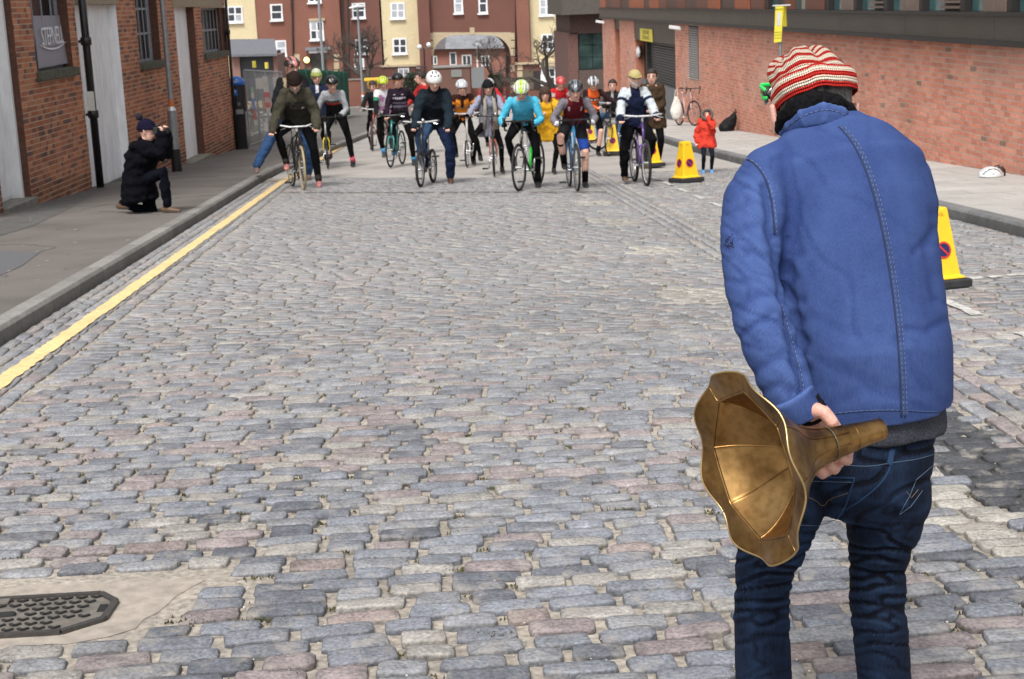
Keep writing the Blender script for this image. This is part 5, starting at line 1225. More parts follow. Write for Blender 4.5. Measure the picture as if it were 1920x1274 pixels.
# seated man
person('dark haired man in a black jacket and jeans sitting astride a bicycle turned sideways', V(4.02,31.5,gz(31.5)), R(-28), .95, lean=.35, hip=(0,.25,.82), head=(.3,.0), hands=((-.2,-.1,.95),(.15,-.12,.95)), feet=((-.35,-.2,.3),(.2,-.1,.07)), knees=((-.8,-1,.6),(.3,-1,.1)), top=lambda t,x,a,f: (.4,.4,.42) if f and abs(x) < .03 and t > .75 else (.02,.019,.018), bulk=1.15, bottom={'c':(.05,.11,.22),'e':.01}, shoe=BLK, hair=(.02,.014,.012), collar=True, group=GR)
bicycle('black bicycle standing sideways under the seated man in jeans', V(4.0,31.7,gz(31.7)), R(-60), (.02,.02,.02), bar='flat', barc=(.4,.5,.6))
# cap and beard, navy and white shell
rz = R(2); b = at_wheel(1213,350,rz); bicycle('purple and teal mountain bicycle of the man in the khaki cap', b, rz, (.10,.05,.22), r=.33, bar='flat', barc=(.60,.60,.62), minor=.022, fork=(.12,.06,.24), rimc=(.4,.4,.4))
def t_shell(t, x, a, f):
    if a >= 0: return (.46,.50,.52) if (a < .42 or .62 < a < 1.75) else (.012,.016,.04)
    if t > .84 and abs(x) > .07: return (.46,.50,.52)
    return (.010,.014,.035)
person('bearded man in a khaki cap and navy and white shell jacket astride a purple bicycle', on(b, -.14, .12, rz), R(1), .94, lean=.20, hip=(.0,.1,.92), head=(.08,-.05), hands=((-.16,-.34,.93),(.36,-.36,.95)), feet=((-.20,.05,.11),(.18,.0,.3)), top=t_shell, bulk=1.2, bottom={'c':BLK,'e':.022}, shoe=(.11,.065,.035), hat='cap', hatc=((.40,.34,.15),(.34,.28,.12)), beard=(.42,.41,.40), glasses=(.05,.04,.04), collar=True, hair=(.2,.19,.18), group=GR)
# standing man in a brown coat
person('man in a brown hooded coat standing with hands together at the right of the riders', on(G(1224,312)), R(-8), .96, lean=.0, hip=(0,.0,.92), head=(-.1,.0), hands=((-.12,-.22,1.0),(.05,-.25,.98)), feet=((-.11,0,.075),(.11,0,.075)), top=(.05,.033,.02), top_len=1.25, skirt=1, bulk=1.3, bottom={'c':BLK,'e':.008}, shoe=BLK, hair=(.02,.013,.01), collar=True)
# child
J = person('small child in a red coat with a fur trimmed hood, one hand at the mouth', on(G(1325,325)), R(-3), .60, lean=0, hip=(0,.0,.86), head=(0,.05), hands=((-.27,.0,.80),(.02,-.20,1.44)), feet=((-.12,0,.075),(.14,0,.075)), knees=((-.05,-1,0),(.05,-1,0)), top=(.62,.055,.035), top_len=1.15, skirt=1, bulk=1.32, bottom={'c':(.012,.014,.022),'e':.004}, shoe=(.10,.35,.75), vox=.010, hair=(.015,.01,.01), collar=True)
s=.6; J.dome('hood', .135, .14, .15, .015, -.045, M_cloth, (.70,.10,.06), cutz=-.6, seg=28, rings=16, disp=lambda x,y,z: 1-.12*max(0,y))
m_ = MB(); m_.torus(J.H+V(0,-.045,.0)*.9, (0,-1,.05), .078, .024, 28, 8); fo = m_.mesh('fur', True); v = mverts(fo); n = mnorms(fo)
setv(fo, v+n*np.array([.008*noise.noise(Vector(p)*90) for p in v.tolist()])[:,None]); linkmesh('fur_trim', fo, mat((.16,.13,.11), .95, var=.5, scale=60, bump=.01, bscale=120), J.root)

# photographer kneeling on the left pavement, in profile
ph = G(285,399,PAVE); M_puff = None
J = person('photographer kneeling on the left pavement in a black padded jacket and bobble hat', V(ph.x, ph.y, gz(ph.y)+PAVE), R(74), .98, lean=.24, hip=(0,.14,.40), head=(0,.0), ebend=(0,-.15,-1), hands=((-.075,-.27,1.0),(.075,-.27,1.0)), feet=((-.12,-.30,.08),(.12,.42,.10)), knees=((-.1,-1,1.2),(.1,-1,-.6)),
    top=lambda t,x,a,f: (.0035,.0037,.006), top_len=1.22, skirt=1, bulk=1.5, bottom={'c':(.004,.0045,.008),'e':.018}, shoe=(.10,.055,.03), hat='beanie', hatc=((.008,.007,.020), None), hair=(.03,.02,.015), collar=True)
v = mverts(J.top.data); n = mnorms(J.top.data); setv(J.top.data, v+n*(.009*np.abs(np.sin((v[:,2]+.02*np.sin(v[:,1]*7))*math.pi/.115)))[:,None])
m_ = MB(); m_.ball(J.H+V(0,.09,.17)*1.0, .045, 12, 8); fo = m_.mesh('b', True); linkmesh('bobble', fo, mat((.006,.005,.012), .95, var=.3, scale=60, bump=.01, bscale=100), J.root)
cm_w = J.root.matrix_basis @ (J.H + J.f*.150); t = thing('camera', 'black camera held to the eye by the kneeling photographer', 'camera', cm_w, R(68))
m_ = MB(); m_.box((-.075,-.03,-.05),(.075,.035,.045)); m_.build('camera_body', M_blk, t, bevel=.01)
m_ = MB(); m_.tube([(0,-.03,0),(0,-.07,0),(0,-.13,0)], [.038,.034,.04], 16); m_.build('camera_lens', M_blk, t, smooth=False)
m_ = MB(); m_.box((-.028,-.02,.045),(.028,.03,.075)); m_.build('viewfinder', M_blk, t, bevel=.008)
# ------------------------------------------------------------------ street furniture and things lying about
M_galv = mat((.30,.32,.34), .45, metal=.6, var=.12, scale=18); M_org = mat((.55,.16,.04), .6)
def lamp_post(base, top_z, label, lowh, r0, r1, band=True, head=True, blackbase=True, lean=0):
    t = thing('street_lamp', label, 'street lamp', base)
    if blackbase:
        m_ = MB(); m_.cyl((0,0,0),(0,0,.42), r0*1.12, 16); m_.build('base', M_black, t, smooth=False)
    m_ = MB(); m_.cyl((0,0,.4 if blackbase else 0),(0,0,lowh), r0, 16); m_.build('lower_post', M_galv, t)
    m_ = MB(); m_.tube([(0,0,lowh),(0,0,lowh+.07)], [r0,r1*1.05], 16); m_.build('shoulder', mat((.6,.62,.63), .4, metal=.4), t)
    if band: m_ = MB(); m_.cyl((0,0,lowh+.075),(0,0,lowh+.20), r1*1.12, 14); m_.build('band', M_org, t)
    m_ = MB(); m_.cyl((0,0,lowh+.07),(0,0,top_z), r1, 12); m_.build('upper_post', M_galv, t, smooth=False)
    if head:
        m_ = MB(); m_.tube([(0,0,top_z-.05),(0,-.15,top_z+.05),(0,-.35,top_z+.07)], .03, 8); m_.build('arm', M_galv, t)
        m_ = MB(); m_.tube([(.38,-.3,top_z+.02),(0,-.45,top_z+.05),(-.38,-.5,top_z-.02)], [(.09,.06),(.16,.09),(.11,.05)], 12, rnd_cap=True); m_.build('lantern', mat((.62,.64,.66), .35), t, smooth=True)
    return t
lb_ = G(332,322,PAVE); lamp_post((lb_.x, lb_.y, gz(lb_.y)+PAVE), 5.5, 'galvanised lamp post with black base and orange band beside the kneeling photographer', zz(322,195)-gz(lb_.y)-PAVE, .085, .048)
p = G(682,209,PAVE); hz_ = P(670,14,p.y).z - p.z; lamp_post((p.x, p.y, gz(p.y)+PAVE), hz_, 'grey lamp post with orange band at the end of the green fence', P(680,181,p.y).z-p.z, .095, .06)
p = G(612,222,PAVE); lamp_post((p.x, p.y, gz(p.y)+PAVE), P(588,-60,p.y).z-p.z, 'slim grey lamp post in front of the black entrance door', 1.6, .08, .06, band=False)
p = G(1055,186,.0); t = thing('street_lamp', 'short pole with a yellow tag beside the right hand tree', 'pole', (p.x, p.y, gz(p.y)))
m_ = MB(); m_.cyl((0,0,0),(0,0,3.0), .09, 10); m_.build('post', M_galv, t); m_ = MB(); m_.box((-.13,-.14,1.3),(.13,-.09,1.8)); m_.build('tag', mat((.6,.5,.1), .6), t)
# twin globe lamp by the arch
p = P(800,195,YB-3); t = thing('globe_lamp', 'dark post with two white globes at the left of the archway', 'street lamp', (p.x, p.y, p.z))
h = P(800,90,YB-3).z-p.z; m_ = MB(); m_.tube([(0,0,0),(0,0,h)], .05, 8); m_.tube([(-.3,0,h-.05),(.35,0,h-.05)], .03, 6); m_.build('post', M_black, t)
for k, dz in ((-.3,.08),(.35,.2)): m_ = MB(); m_.ball((k,0,h+dz), .17, 12, 8); m_.build('globe', mat((.7,.71,.72), .3), t, smooth=True)

# parking meter
p = G(452,280,PAVE); t = thing('parking_meter', 'black parking ticket machine with a bright blue domed top by the warehouse corner', 'parking meter', (p.x, p.y, gz(p.y)+PAVE))
hm_ = P(450,143,p.y).z - t.location.z; k = hm_/1.85; m_ = MB(); m_.box((-.19*k,-.13,0),(.19*k,.15,.95*k)); m_.build('lower_body', M_black, t, bevel=.02)
m_ = MB(); m_.tube([(0,0,.96*k),(0,0,1.62*k)], [(.235*k,.17),(.235*k,.17)], 20, hint=(1,0,0)); m_.build('head', M_black, t, smooth=False)
m_ = MB(); m_.tube([(0,0,1.625*k),(0,0,1.70*k),(0,0,1.78*k),(0,0,1.85*k)], [(.24*k,.18),(.235*k,.175),(.19*k,.15),(.08*k,.06)], 20, hint=(1,0,0)); m_.build('dome', mat((.01,.12,.48), .3, coat=.5), t, smooth=True)
m_ = MB(); m_.box((-.15,-.178,.90*k),(.15,-.132,1.02*k)); m_.build('tray', mat((.3,.31,.32), .4, metal=.6), t)
m_ = MB(); m_.box((-.10,-.186,1.38*k),(.04,-.172,1.53*k)); pl_ = m_.build('badge', mat((.02,.14,.5), .4), t)
textmesh('P', .15, 'letter', M_let, t, frame_mtx(V(-.03,-.19,1.455*k), (1,0,0), (0,0,1)), .002)
textmesh('P', .14, 'letter', M_let, t, frame_mtx(V(-.02,-.186,1.69*k), (1,0,0), (0,0,1)), .002)
m_ = MB(); m_.box((.02,-.182,1.12*k),(.09,-.172,1.2*k)); m_.build('coin_slot', mat((.2,.2,.2), .4, metal=.6), t)

# temporary mesh fence with banners and dead growth
fa, fb_ = V(-4.62,39.8,0), V(-4.55,49.5,0); ft = thing('mesh_fence', 'grey temporary mesh fence with banners between warehouse and green fence', 'fence', (fa.x, fa.y, gz(fa.y)+PAVE)); FO_ = ft.location
def FP(k, z, dx=0): q = fa.lerp(fb_, k); return V(q.x+dx, q.y, gz(q.y)+PAVE+z)-FO_
for i in range(4):
    k0, k1 = i/4+.004, (i+1)/4-.004; m_ = MB()
    for a, b in (((k0,.02),(k0,1.95)),((k1,.02),(k1,1.95)),((k0,.02),(k1,.02)),((k0,1.95),(k1,1.95))): m_.tube([FP(*a), FP(*b)], .021, 6)
    pn = m_.build('fence_panel', M_galv, ft)
    m_ = MB()
    for j in range(1, 26): m_.tube([FP(k0+(k1-k0)*j/26,.02), FP(k0+(k1-k0)*j/26,1.95)], .0035, 3, cap=False)
    for j in range(1, 9): m_.tube([FP(k0,.02+j*.21), FP(k1,.02+j*.21)], .0035, 3, cap=False)
    m_.build('mesh_wires', M_galv, pn)['kind'] = 'stuff'
def banner(k0, k1, z0, z1, cols, skew, label):
    m_ = MB(); n = len(cols)
    for i, c in enumerate(cols):
        a, b = z0+(z1-z0)*i/n, z0+(z1-z0)*(i+1)/n; sk = lambda z: skew*(z-z0)
        m_.quad(FP(k0+sk(a),a,.05), FP(k1+sk(a),a,.05), FP(k1+sk(b),b,.05), FP(k0+sk(b),b,.05), c)
    o = m_.build('banner', mat(attr=True, rough=.6, var=.15, scale=20), ft); o['label'] = label
WHT = (.55,.55,.52)
banner(.10,.17,.35,1.5,[(.25,.4,.3),WHT,(.5,.12,.1),(.4,.15,.15),(.12,.2,.5),(.12,.22,.5),WHT,(.25,.4,.25)],-.03,'hanging banner with blue and red print')
banner(.42,.56,.75,1.8,[WHT,(.55,.12,.1),(.58,.4,.38),(.55,.12,.1),WHT,(.5,.5,.4),WHT],-.05,'tilted white banner with red letters')
banner(.2,.38,1.45,1.75,[WHT,WHT],0,'plain white sheet'); banner(.66,.8,1.35,1.78,[WHT,WHT],0,'plain white sheet')
for k in (.24,.56): m_ = MB(); q = FP(k,2.12); m_.box(tuple(q-V(.02,.06,.09)), tuple(q+V(.02,.06,.09))); m_.box(tuple(q-V(.05,.01,.09)), tuple(q+V(.05,.01,.09))); m_.build('yellow_notice', mat((.72,.62,.10), .6), ft)
br = MB()
for i in range(900):
    k = rnd.random(); q = FP(k, 0, -rnd.uniform(.1,1.1)) + FO_; h = rnd.uniform(.5,1.6); c = rnd.choice([(.20,.17,.12),(.26,.22,.16),(.12,.12,.06),(.30,.27,.21)])
    e = q+V(rnd.gauss(0,.2), rnd.gauss(0,.25), h); sdx = V(0,.008,0); br.add([q-sdx, q+sdx, e+sdx*.4, e-sdx*.4], [(0,1,2,3)], c)
    if rnd.random() < .6:
        for _ in range(3): lq = q.lerp(e, rnd.uniform(.4,1)); d = V(rnd.gauss(0,.03), rnd.gauss(0,.05), rnd.gauss(0,.05)); br.add([lq, lq+d, lq+d+V(0,.03,-.03)], [(0,1,2)], c)
br.build('dead_undergrowth', mat(attr=True, rough=.9, var=.2), None)['kind'] = 'stuff'
# green fence
ga, gb_ = V(-4.2,51,0), V(-3.55,72,0); gt = thing('green_mesh_fence', 'dark green mesh fence along the pavement behind the left riders', 'fence', (ga.x, ga.y, gz(ga.y)+PAVE)); GO_ = gt.location
M_grn = mat((.012,.075,.050), .6, var=.2, scale=8)
def GP(k, z, dx=0): q = ga.lerp(gb_, k); return V(q.x+dx, q.y, gz(q.y)+PAVE+z)-GO_
for i in range(8):
    k0, k1 = i/8+.002, (i+1)/8-.002
    m_ = MB(); m_.tube([GP(k0,0,.03), GP(k0,2.15,.03)], .035, 6); m_.build('fence_post', M_grn, gt)
    m_ = MB(); m_.add([GP(k0,.05), GP(k1,.05), GP(k1,2.05), GP(k0,2.05), GP(k0,.05,-.01), GP(k1,.05,-.01), GP(k1,2.05,-.01), GP(k0,2.05,-.01)], [(0,1,2,3),(7,6,5,4),(0,4,5,1),(2,6,7,3),(1,5,6,2),(3,7,4,0)])
    pn = m_.build('fence_panel', mat((.010,.060,.042), .8, var=.3, scale=5), gt); m_ = MB()
    for j in range(1, 40): m_.tube([GP(k0+(k1-k0)*j/40,.05,.012), GP(k0+(k1-k0)*j/40,2.05,.012)], .006, 3, cap=False)
    m_.build('mesh_wires', M_grn, pn)['kind'] = 'stuff'

# small slate-roofed shed beyond the warehouse
YS = 84; st = thing('slate_roofed_shed', 'low dark shed with a slate roof behind the warehouse corner', 'shed', tuple(P(480,150,YS))); SO = st.location
Pbox(MB(), 452, 100, 514, 190, YS, YS+5, SO).build('wall', mat((.035,.036,.042), .7, var=.2), st)
Pbox(MB(), 436, 100, 451.5, 190, YS-.2, YS+5, SO).build('brick_pier', mat((.22,.12,.10), .9, var=.2, scale=15), st)
Pbox(MB(), 514.5, 104, 522, 190, YS-.1, YS+5, SO).build('brick_pier', mat((.22,.12,.10), .9, var=.2, scale=15), st)
rf = MB(); A, B, C_, D = P(430,103,YS-.6)-SO, P(520,101,YS-.6)-SO, P(514,73,YS+1.5)-SO, P(432,74,YS+1.5)-SO; dn = V(0,0,-.12)
rf.add([A,B,C_,D,A+dn,B+dn,C_+dn,D+dn], [(0,1,2,3),(7,6,5,4),(0,4,5,1),(1,5,6,2),(2,6,7,3),(3,7,4,0)]); rf.build('roof', mat((.12,.125,.14), .7, var=.2, scale=12, bump=.01, bscale=6), st)
# low wall with railings before the apartments, hedges
wt = thing('low_brick_wall', 'low brick wall with dark railings before the cream ground floor', 'wall', tuple(P(740,190,YB-5))); WO = wt.location
Pbox(MB(), 640, 148, 800, 196, YB-5, YB-4.7, WO).build('wall', M_fbr, wt)
Pbox(MB(), 639, 146, 801, 148.5, YB-5.06, YB-4.64, WO).build('coping', mat((.22,.20,.18), .9), wt)
m_ = MB()
for i in range(54): px = 641+i*3; m_.tube([P(px,147,YB-4.85)-WO, P(px,126,YB-4.85)-WO], .018, 4)
m_.tube([P(640,129,YB-4.85)-WO, P(802,125,YB-4.85)-WO], .03, 4); m_.build('railings', M_dk, wt)['kind'] = 'stuff'
def leafmass(name, label, lo, hi, n, c, sz=.09):
    m_ = MB(); o = (Vector(lo)+Vector(hi))/2
    for i in range(n):
        q = V(*[rnd.uniform(a, b) for a, b in zip(lo, hi)]); e = (q-o); kk = noise.noise(q*1.3)
        if (e.x/(hi[0]-lo[0])*2)**4 + (e.z/(hi[2]-lo[2])*2)**4 > 1+kk: continue
        a, b = V(rnd.gauss(0,1),rnd.gauss(0,1),rnd.gauss(0,1)).normalized()*sz, V(rnd.gauss(0,1),rnd.gauss(0,1),rnd.gauss(0,1)).normalized()*sz*.6
        k = 1+.5*kk+rnd.uniform(-.3,.3); m_.add([q-a, q+b, q+a, q-b], [(0,1,2,3)], tuple(v*k for v in c))
    return tag(m_.build(name, mat(attr=True, rough=.8, var=.1), None), label, 'hedge')
A, B = P(756,158,YB-7), P(795,136,YB-7); leafmass('hedge', 'dark clipped hedge behind the bareheaded man', (A.x, A.y, gz(A.y)), (B.x, A.y+.9, B.z), 2600, (.022,.035,.018))
A, B = P(916,156,118), P(944,139,118); leafmass('hedge', 'bright green shrub seen through the archway', (A.x, A.y, A.z-1), (B.x, A.y+.9, B.z), 1500, (.06,.12,.03))
A, B = P(1058,180,92), P(1090,148,92); leafmass('hedge', 'dark shrub at the foot of the glazed block', (A.x, A.y, gz(A.y)), (B.x, A.y+.9, B.z), 2200, (.025,.03,.018))
p = P(699,163,96); t = thing('grit_bin', 'yellow grit bin left of the yellow helmet', 'grit bin', (p.x, p.y, p.z))
a = P(685,160,96), P(713,146,96); m_ = MB(); m_.tube([V(a[0].x,p.y,a[0].z-.2)-p+V(.6,0,0)*0+V((a[1].x-a[0].x)/2,0,0), V((a[1].x+a[0].x)/2,p.y,a[1].z-.18)-p], [(.42,.3),(.5,.36)], 4, hint=(1,1,0)); m_.build('bin_body', mat((.68,.40,.03), .6), t)
m_ = MB(); m_.box((-.5,-.4,a[1].z-p.z-.17),(.5,.4,a[1].z-p.z)); m_.build('lid', mat((.72,.45,.04), .6), t, bevel=.03)
q = P(955,160,112); t = thing('red_railing', 'dark red gate panel standing in the archway', 'gate', (q.x, q.y, q.z)); m_ = MB()
for i in range(7): m_.box((-.45+i*.14,-.03,-.9),(-.38+i*.14,.03,.35))
m_.box((-.5,-.05,.2),(.5,.05,.28)); m_.box((-.5,-.05,-.5),(.5,.05,-.42)); m_.build('bars', mat((.22,.02,.025), .6), t)['kind'] = 'stuff'

# bare winter trees
M_bark = mat((.055,.045,.038), .9, var=.3, scale=14, bump=.01, bscale=20)
def tree(base, h, spread, label, seed, lean=0.0, pale=False):
    rr_ = random.Random(seed); t = thing('bare_tree', label, 'tree', base); tr_ = MB(); tw = MB()
    def grow(p, d, L, r, lvl):
        pts = [p]; q = p
        for i in range(3): d = (d+V(rr_.gauss(0,.16), rr_.gauss(0,.16), rr_.gauss(.03,.10))).normalized(); q = q+d*L/3; pts.append(q)
        (tr_ if lvl < 2 else tw).tube(pts, [max(v_, .013) for v_ in (r, r*.88, r*.76, r*.62)], 7 if lvl < 2 else 3, cap=False)
        if lvl >= 6 or r < .007: return
        for i in range(3 if lvl < 5 else 2):
            a = rr_.uniform(.35,.85)*spread; az = rr_.random()*6.28; o = d.orthogonal().normalized(); o = o*math.cos(az)+d.cross(o)*math.sin(az)
            grow(q if i < 2 else pts[2], (d*math.cos(a)+o*math.sin(a)).normalized(), L*rr_.uniform(.62,.82), r*rr_.uniform(.5,.66), lvl+1)
    grow(V(0,0,0), V(lean,0,1).normalized(), h*.25, h*.036, 0)
    tr_.build('trunk', M_bark, t, smooth=True); tw.build('crown', mat((.10,.085,.07) if pale else (.06,.05,.042), .9, var=.2), t)
p = G(722,190); tree((p.x, 101, gz(101)), 8.0, 1.0, 'bare winter tree before the cream wall left of the archway', 11)
p = P(1052,176,88); tree((p.x, 88, gz(88)), 7.0, 1.15, 'bare dark tree with forked trunk right of the archway', 5, -.12)
p = P(925,176,124); tree((p.x, 124, gz(124)), 6.5, .9, 'slender bare tree seen through the archway', 21, 0, True)

# yellow cones
M_cy = mat((.80,.50,.015), .45, var=.06, scale=14, var2=.06, scale2=3); M_cb = mat((.022,.022,.024), .8, var=.3, scale=30, bump=.002); M_rd = mat((.55,.03,.02), .5); M_bl = mat((.012,.012,.09), .5)
def cone(loc, rz, label, s=1.0):
    t = thing('no_waiting_cone', label, 'traffic cone', loc, rz, -SLOPE, 'yellow no waiting cones'); h0, h1 = .085*s, .58*s; a0, a1 = .128*s, .060*s
    m_ = MB(); m_.box((-.19*s,-.19*s,.0),(.19*s,.19*s,.062*s)); m_.build('rubber_base', M_cb, t, bevel=.012)
    m_ = MB(); m_.tube([(0,0,.064*s),(0,0,.082*s),(0,0,h0),(0,0,h1-.02*s),(0,0,h1)], [.155*s*1.414,.15*s*1.414,a0*1.414,(a1+.004)*1.414,a1*1.35], 4, hint=(1,1,0)); m_.build('cone_body', M_cy, t, bevel=.008*s)
    sl_ = (a0-a1)/(h1-h0)
    for k in range(4):
        an = k*math.pi/2; n = V(math.sin(an), -math.cos(an), 0); tx = V(math.cos(an), math.sin(an), 0); zc = h0+.19*s; up_ = V(0,0,1)-n*sl_; up_.normalize()
        c = n*(a0-sl_*(zc-h0)+.002)+V(0,0,zc); nn = tx.cross(up_)*-1 if tx.cross(up_).dot(n) < 0 else tx.cross(up_)
        def disc(r0, r1, off, m, name, n_=24, parent=None):
            d_ = MB(); 
            for i in range(n_):
                a, b = 2*math.pi*i/n_, 2*math.pi*(i+1)/n_; P1 = lambda r, an_: c+nn*off+tx*(r*math.cos(an_))+up_*(r*math.sin(an_))
                if r0 == 0: d_.add([c+nn*off, P1(r1,a), P1(r1,b)], [(0,1,2)])
                else: d_.quad(P1(r0,a), P1(r1,a), P1(r1,b), P1(r0,b))
            return d_.build(name, m, t if parent is None else parent)
        R1 = .062*s; bd_ = disc(0, R1*.80, .0025*s, M_bl, 'roundel'); disc(R1*.78, R1, .004*s, M_rd, 'red_ring', parent=bd_)
        d_ = MB(); da = (tx*-.707+up_*.707); db = (tx*.707+up_*.707); d_.quad(*[c+nn*.0045*s+da*(i*R1*.86)+db*(j*R1*.10) for i, j in ((-1,-1),(1,-1),(1,1),(-1,1))]); d_.build('red_bar', M_rd, bd_)
        textmesh('NSL', .034*s, 'lettering', mat((.45,.25,.02), .6, var=0), t, frame_mtx(n*(a0-sl_*(h1-.05*s-h0)+.0035)+V(0,0,h1-.05*s), tx, up_), .0006)
    return t
for px, py, rz, lab, s in ((1287,343,R(22),'yellow no waiting cone on the cobbles beside the child in red',1.0),(1754,540,R(14),'nearest yellow cone, half hidden by the blue jacket',.97),
    (1221,314,R(14),'yellow cone behind the purple bicycle wheel',1.0),(1149,291,R(-5),'yellow cone between the orange jersey and the man in the cap',1.0),(1106,268,R(8),'most distant yellow cone, behind the white gloved cyclist',.9)):
    q = G(px, py); cone((q.x, q.y, gz(q.y)+.012), rz, lab, s)

# bicycle against the wall, tote bag, black bag, helmet, yellow notices on a post
bk = V(6.98, onx(1290,200,6.98).y+.2, 0); bk.z = gz(bk.y)+PAVE; bicycle('pale bicycle leaning against the orange brick wall', bk, R(14), (.50,.36,.36), r=.335, bar='drop', barc=(.03,.03,.03), steer=.15, group=None)
q = onx(1266,198,6.75); t = thing('tote_bag', 'white cloth bag hanging beside the bicycle leaning on the wall', 'bag', (q.x-.02, q.y-.3, q.z))
m_ = MB(); m_.tube([(0,0,.22),(.01,0,.05),(0,0,-.14),(0,0,-.28)], [(.05,.04),(.13,.07),(.17,.09),(.13,.08)], 14, hint=(1,0,0), rnd_cap=True); me = remesh(m_, .014, 3); v = mverts(me); n = mnorms(me)
setv(me, v+n*np.array([.012*nz(p_, 9) for p_ in v.tolist()])[:,None]); linkmesh('bag_body', me, mat((.66,.64,.60), .9, var=.06), t)
m_ = MB(); m_.tube([(-.05,0,.2),(-.02,0,.42),(.03,.02,.45),(.05,0,.2)], .008, 5); m_.build('handles', mat((.66,.64,.60), .9, var=.06), t)
q = onx(1368,246,7.18); t = thing('black_bag', 'black rucksack slumped against the foot of the brick wall', 'bag', (7.18, q.y, gz(q.y)+PAVE))
m_ = MB(); m_.tube([(-.08,.0,.06),(0,.0,.17),(.10,.0,.32),(.13,.02,.44)], [(.20,.15),(.17,.14),(.09,.10),(.03,.04)], 14, hint=(1,0,0), rnd_cap=True); me = remesh(m_, .016, 3); v = mverts(me); n = mnorms(me)
setv(me, v+n*np.array([.02*nz(p_, 8) for p_ in v.tolist()])[:,None]); linkmesh('bag_body', me, mat((.008,.008,.009), .7, var=.2, spec=.2), t)
m_ = MB(); m_.tube([(.10,-.02,.40),(.14,-.04,.52),(.17,0,.42)], .012, 6); m_.build('strap', M_dk, t)
q = G(1857,333,PAVE); t = thing('cycle_helmet', 'white and black cycle helmet lying upside down on the right pavement', 'helmet', (min(q.x,7.1), q.y, gz(q.y)+PAVE+.03))
m_ = MB(); seg, rg = 48, 14
for i in range(rg+1):
    th = -math.pi/2 + (math.pi/2+.15)*i/rg
    for k in range(seg):
        an = 2*math.pi*k/seg; x, y, z = math.cos(th)*math.cos(an), math.cos(th)*math.sin(an), math.sin(th); vt = abs(math.sin(y*6.5+.6)) < .55 and abs(x) < .85 and z < -.1
        mm_ = .9 if vt else 1.0; m_.v.append((x*.145*mm_, y*.11*mm_, -z*.105*mm_)); m_.c.append((.02,.02,.022) if vt else (.66,.68,.70))
m_.f = [(i*seg+k, i*seg+(k+1)%seg, (i+1)*seg+(k+1)%seg, (i+1)*seg+k) for i in range(rg) for k in range(seg)]; m_.build('shell', M_shiny, t, smooth=True)
m_ = MB(); m_.ball((0,0,.0), (.12,.09,.03), 14, 6); m_.build('padding', M_blk, t); m_ = MB(); m_.tube([(.08,-.02,.09),(.13,-.05,.10),(.18,.0,.05),(.2,.05,-.02)], .012, 6); m_.tube([(.05,.05,.09),(.12,.06,.11),(.19,.03,.02)], .010, 6); m_.build('straps', M_dk, t)
py_ = 24.3; q = P(1463,150,py_); t = thing('sign_post', 'slim grey post with yellow parking suspension notices above the striped hat', 'sign', (q.x, q.y, gz(py_)+PAVE)); zt = P(1460,10,py_).z-t.location.z
m_ = MB(); m_.cyl((0,0,0),(0,0,zt), .030, 12); m_.build('post', M_galv, t)
M_ny = mat((.74,.66,.05), .5, var=.06, scale=10)
zb = P(1455,80,py_).z-t.location.z; zm = P(1470,50,py_).z-t.location.z; zt2 = zt-.02
m_ = MB(); m_.add([V(-.115,-.05,zb),V(.005,-.06,zb+.01),V(.035,-.05,zt2),V(-.09,-.05,zt2),V(-.115,-.043,zb),V(.005,-.053,zb+.01),V(.035,-.043,zt2),V(-.09,-.043,zt2)], [(0,1,2,3),(7,6,5,4),(0,4,5,1),(1,5,6,2),(2,6,7,3),(3,7,4,0)]); nb = m_.build('notice', M_ny, t)
m_ = MB(); m_.add([V(.04,-.05,zm),V(.115,.03,zm),V(.10,.03,zt2),V(.04,-.05,zt2),V(.035,-.045,zm),V(.11,.035,zm),V(.095,.035,zt2),V(.035,-.045,zt2)], [(0,1,2,3),(7,6,5,4),(0,4,5,1),(1,5,6,2),(2,6,7,3),(3,7,4,0)]); m_.build('notice', M_ny, t)
m_ = MB(); m_.quad(V(-.07,-.0535,zb+.26),V(-.015,-.056,zb+.26),V(-.005,-.053,zt2-.09),V(-.055,-.053,zt2-.09)); m_.build('paper', mat((.55,.57,.66), .6), nb)
textmesh('PARKING', .03, 'lettering', M_dk, nb, frame_mtx(V(-.03,-.053,zt2-.045), (1,0,0), (0,0,1)), .0008); 
for k_, s_ in enumerate(('SUSPENDED','SATURDAY','NO PARKING')): textmesh(s_, .021, 'lettering', M_dk, nb, frame_mtx(V(-.05,-.058,zb+.16-.045*k_), (1,0,0), (0,0,1)), .0008)
m_ = MB(); m_.box((-.13,-.04,zt-.012),(.16,-.02,zt+.004)); m_.build('bracket', M_wh, t)

# ------------------------------------------------------------------ the man in the blue jacket, seen from behind
Y0 = 3.02
man = thing('person', 'man in a faded blue work jacket and red striped hat seen from behind', 'person', (P(1560,900,Y0).x, Y0, gz(Y0))); MO = man.location
def Q(px, py, Y): return P(px, py, Y)-MO
def pxm(Y): return (Y/ray(960,637).y)/F*1.0
def ring(cx, cy, hw, Y, dep): return (Q(cx,cy,Y), (hw*Y/F*1.03, dep))
def loft(mb, rings, sides=28, cap=True, hint=None): mb.tube([r_[0] for r_ in rings], [r_[1] for r_ in rings], sides, cap, hint or rt0, None, False); return mb
def surf_disp(me, fn):
    v = mverts(me); n = mnorms(me); setv(me, v+n*np.array([fn(Vector(p)) for p in v.tolist()], dtype=np.float32)[:,None])
def toworld(p): return p+MO
def ppx(p): return proj(p+MO)
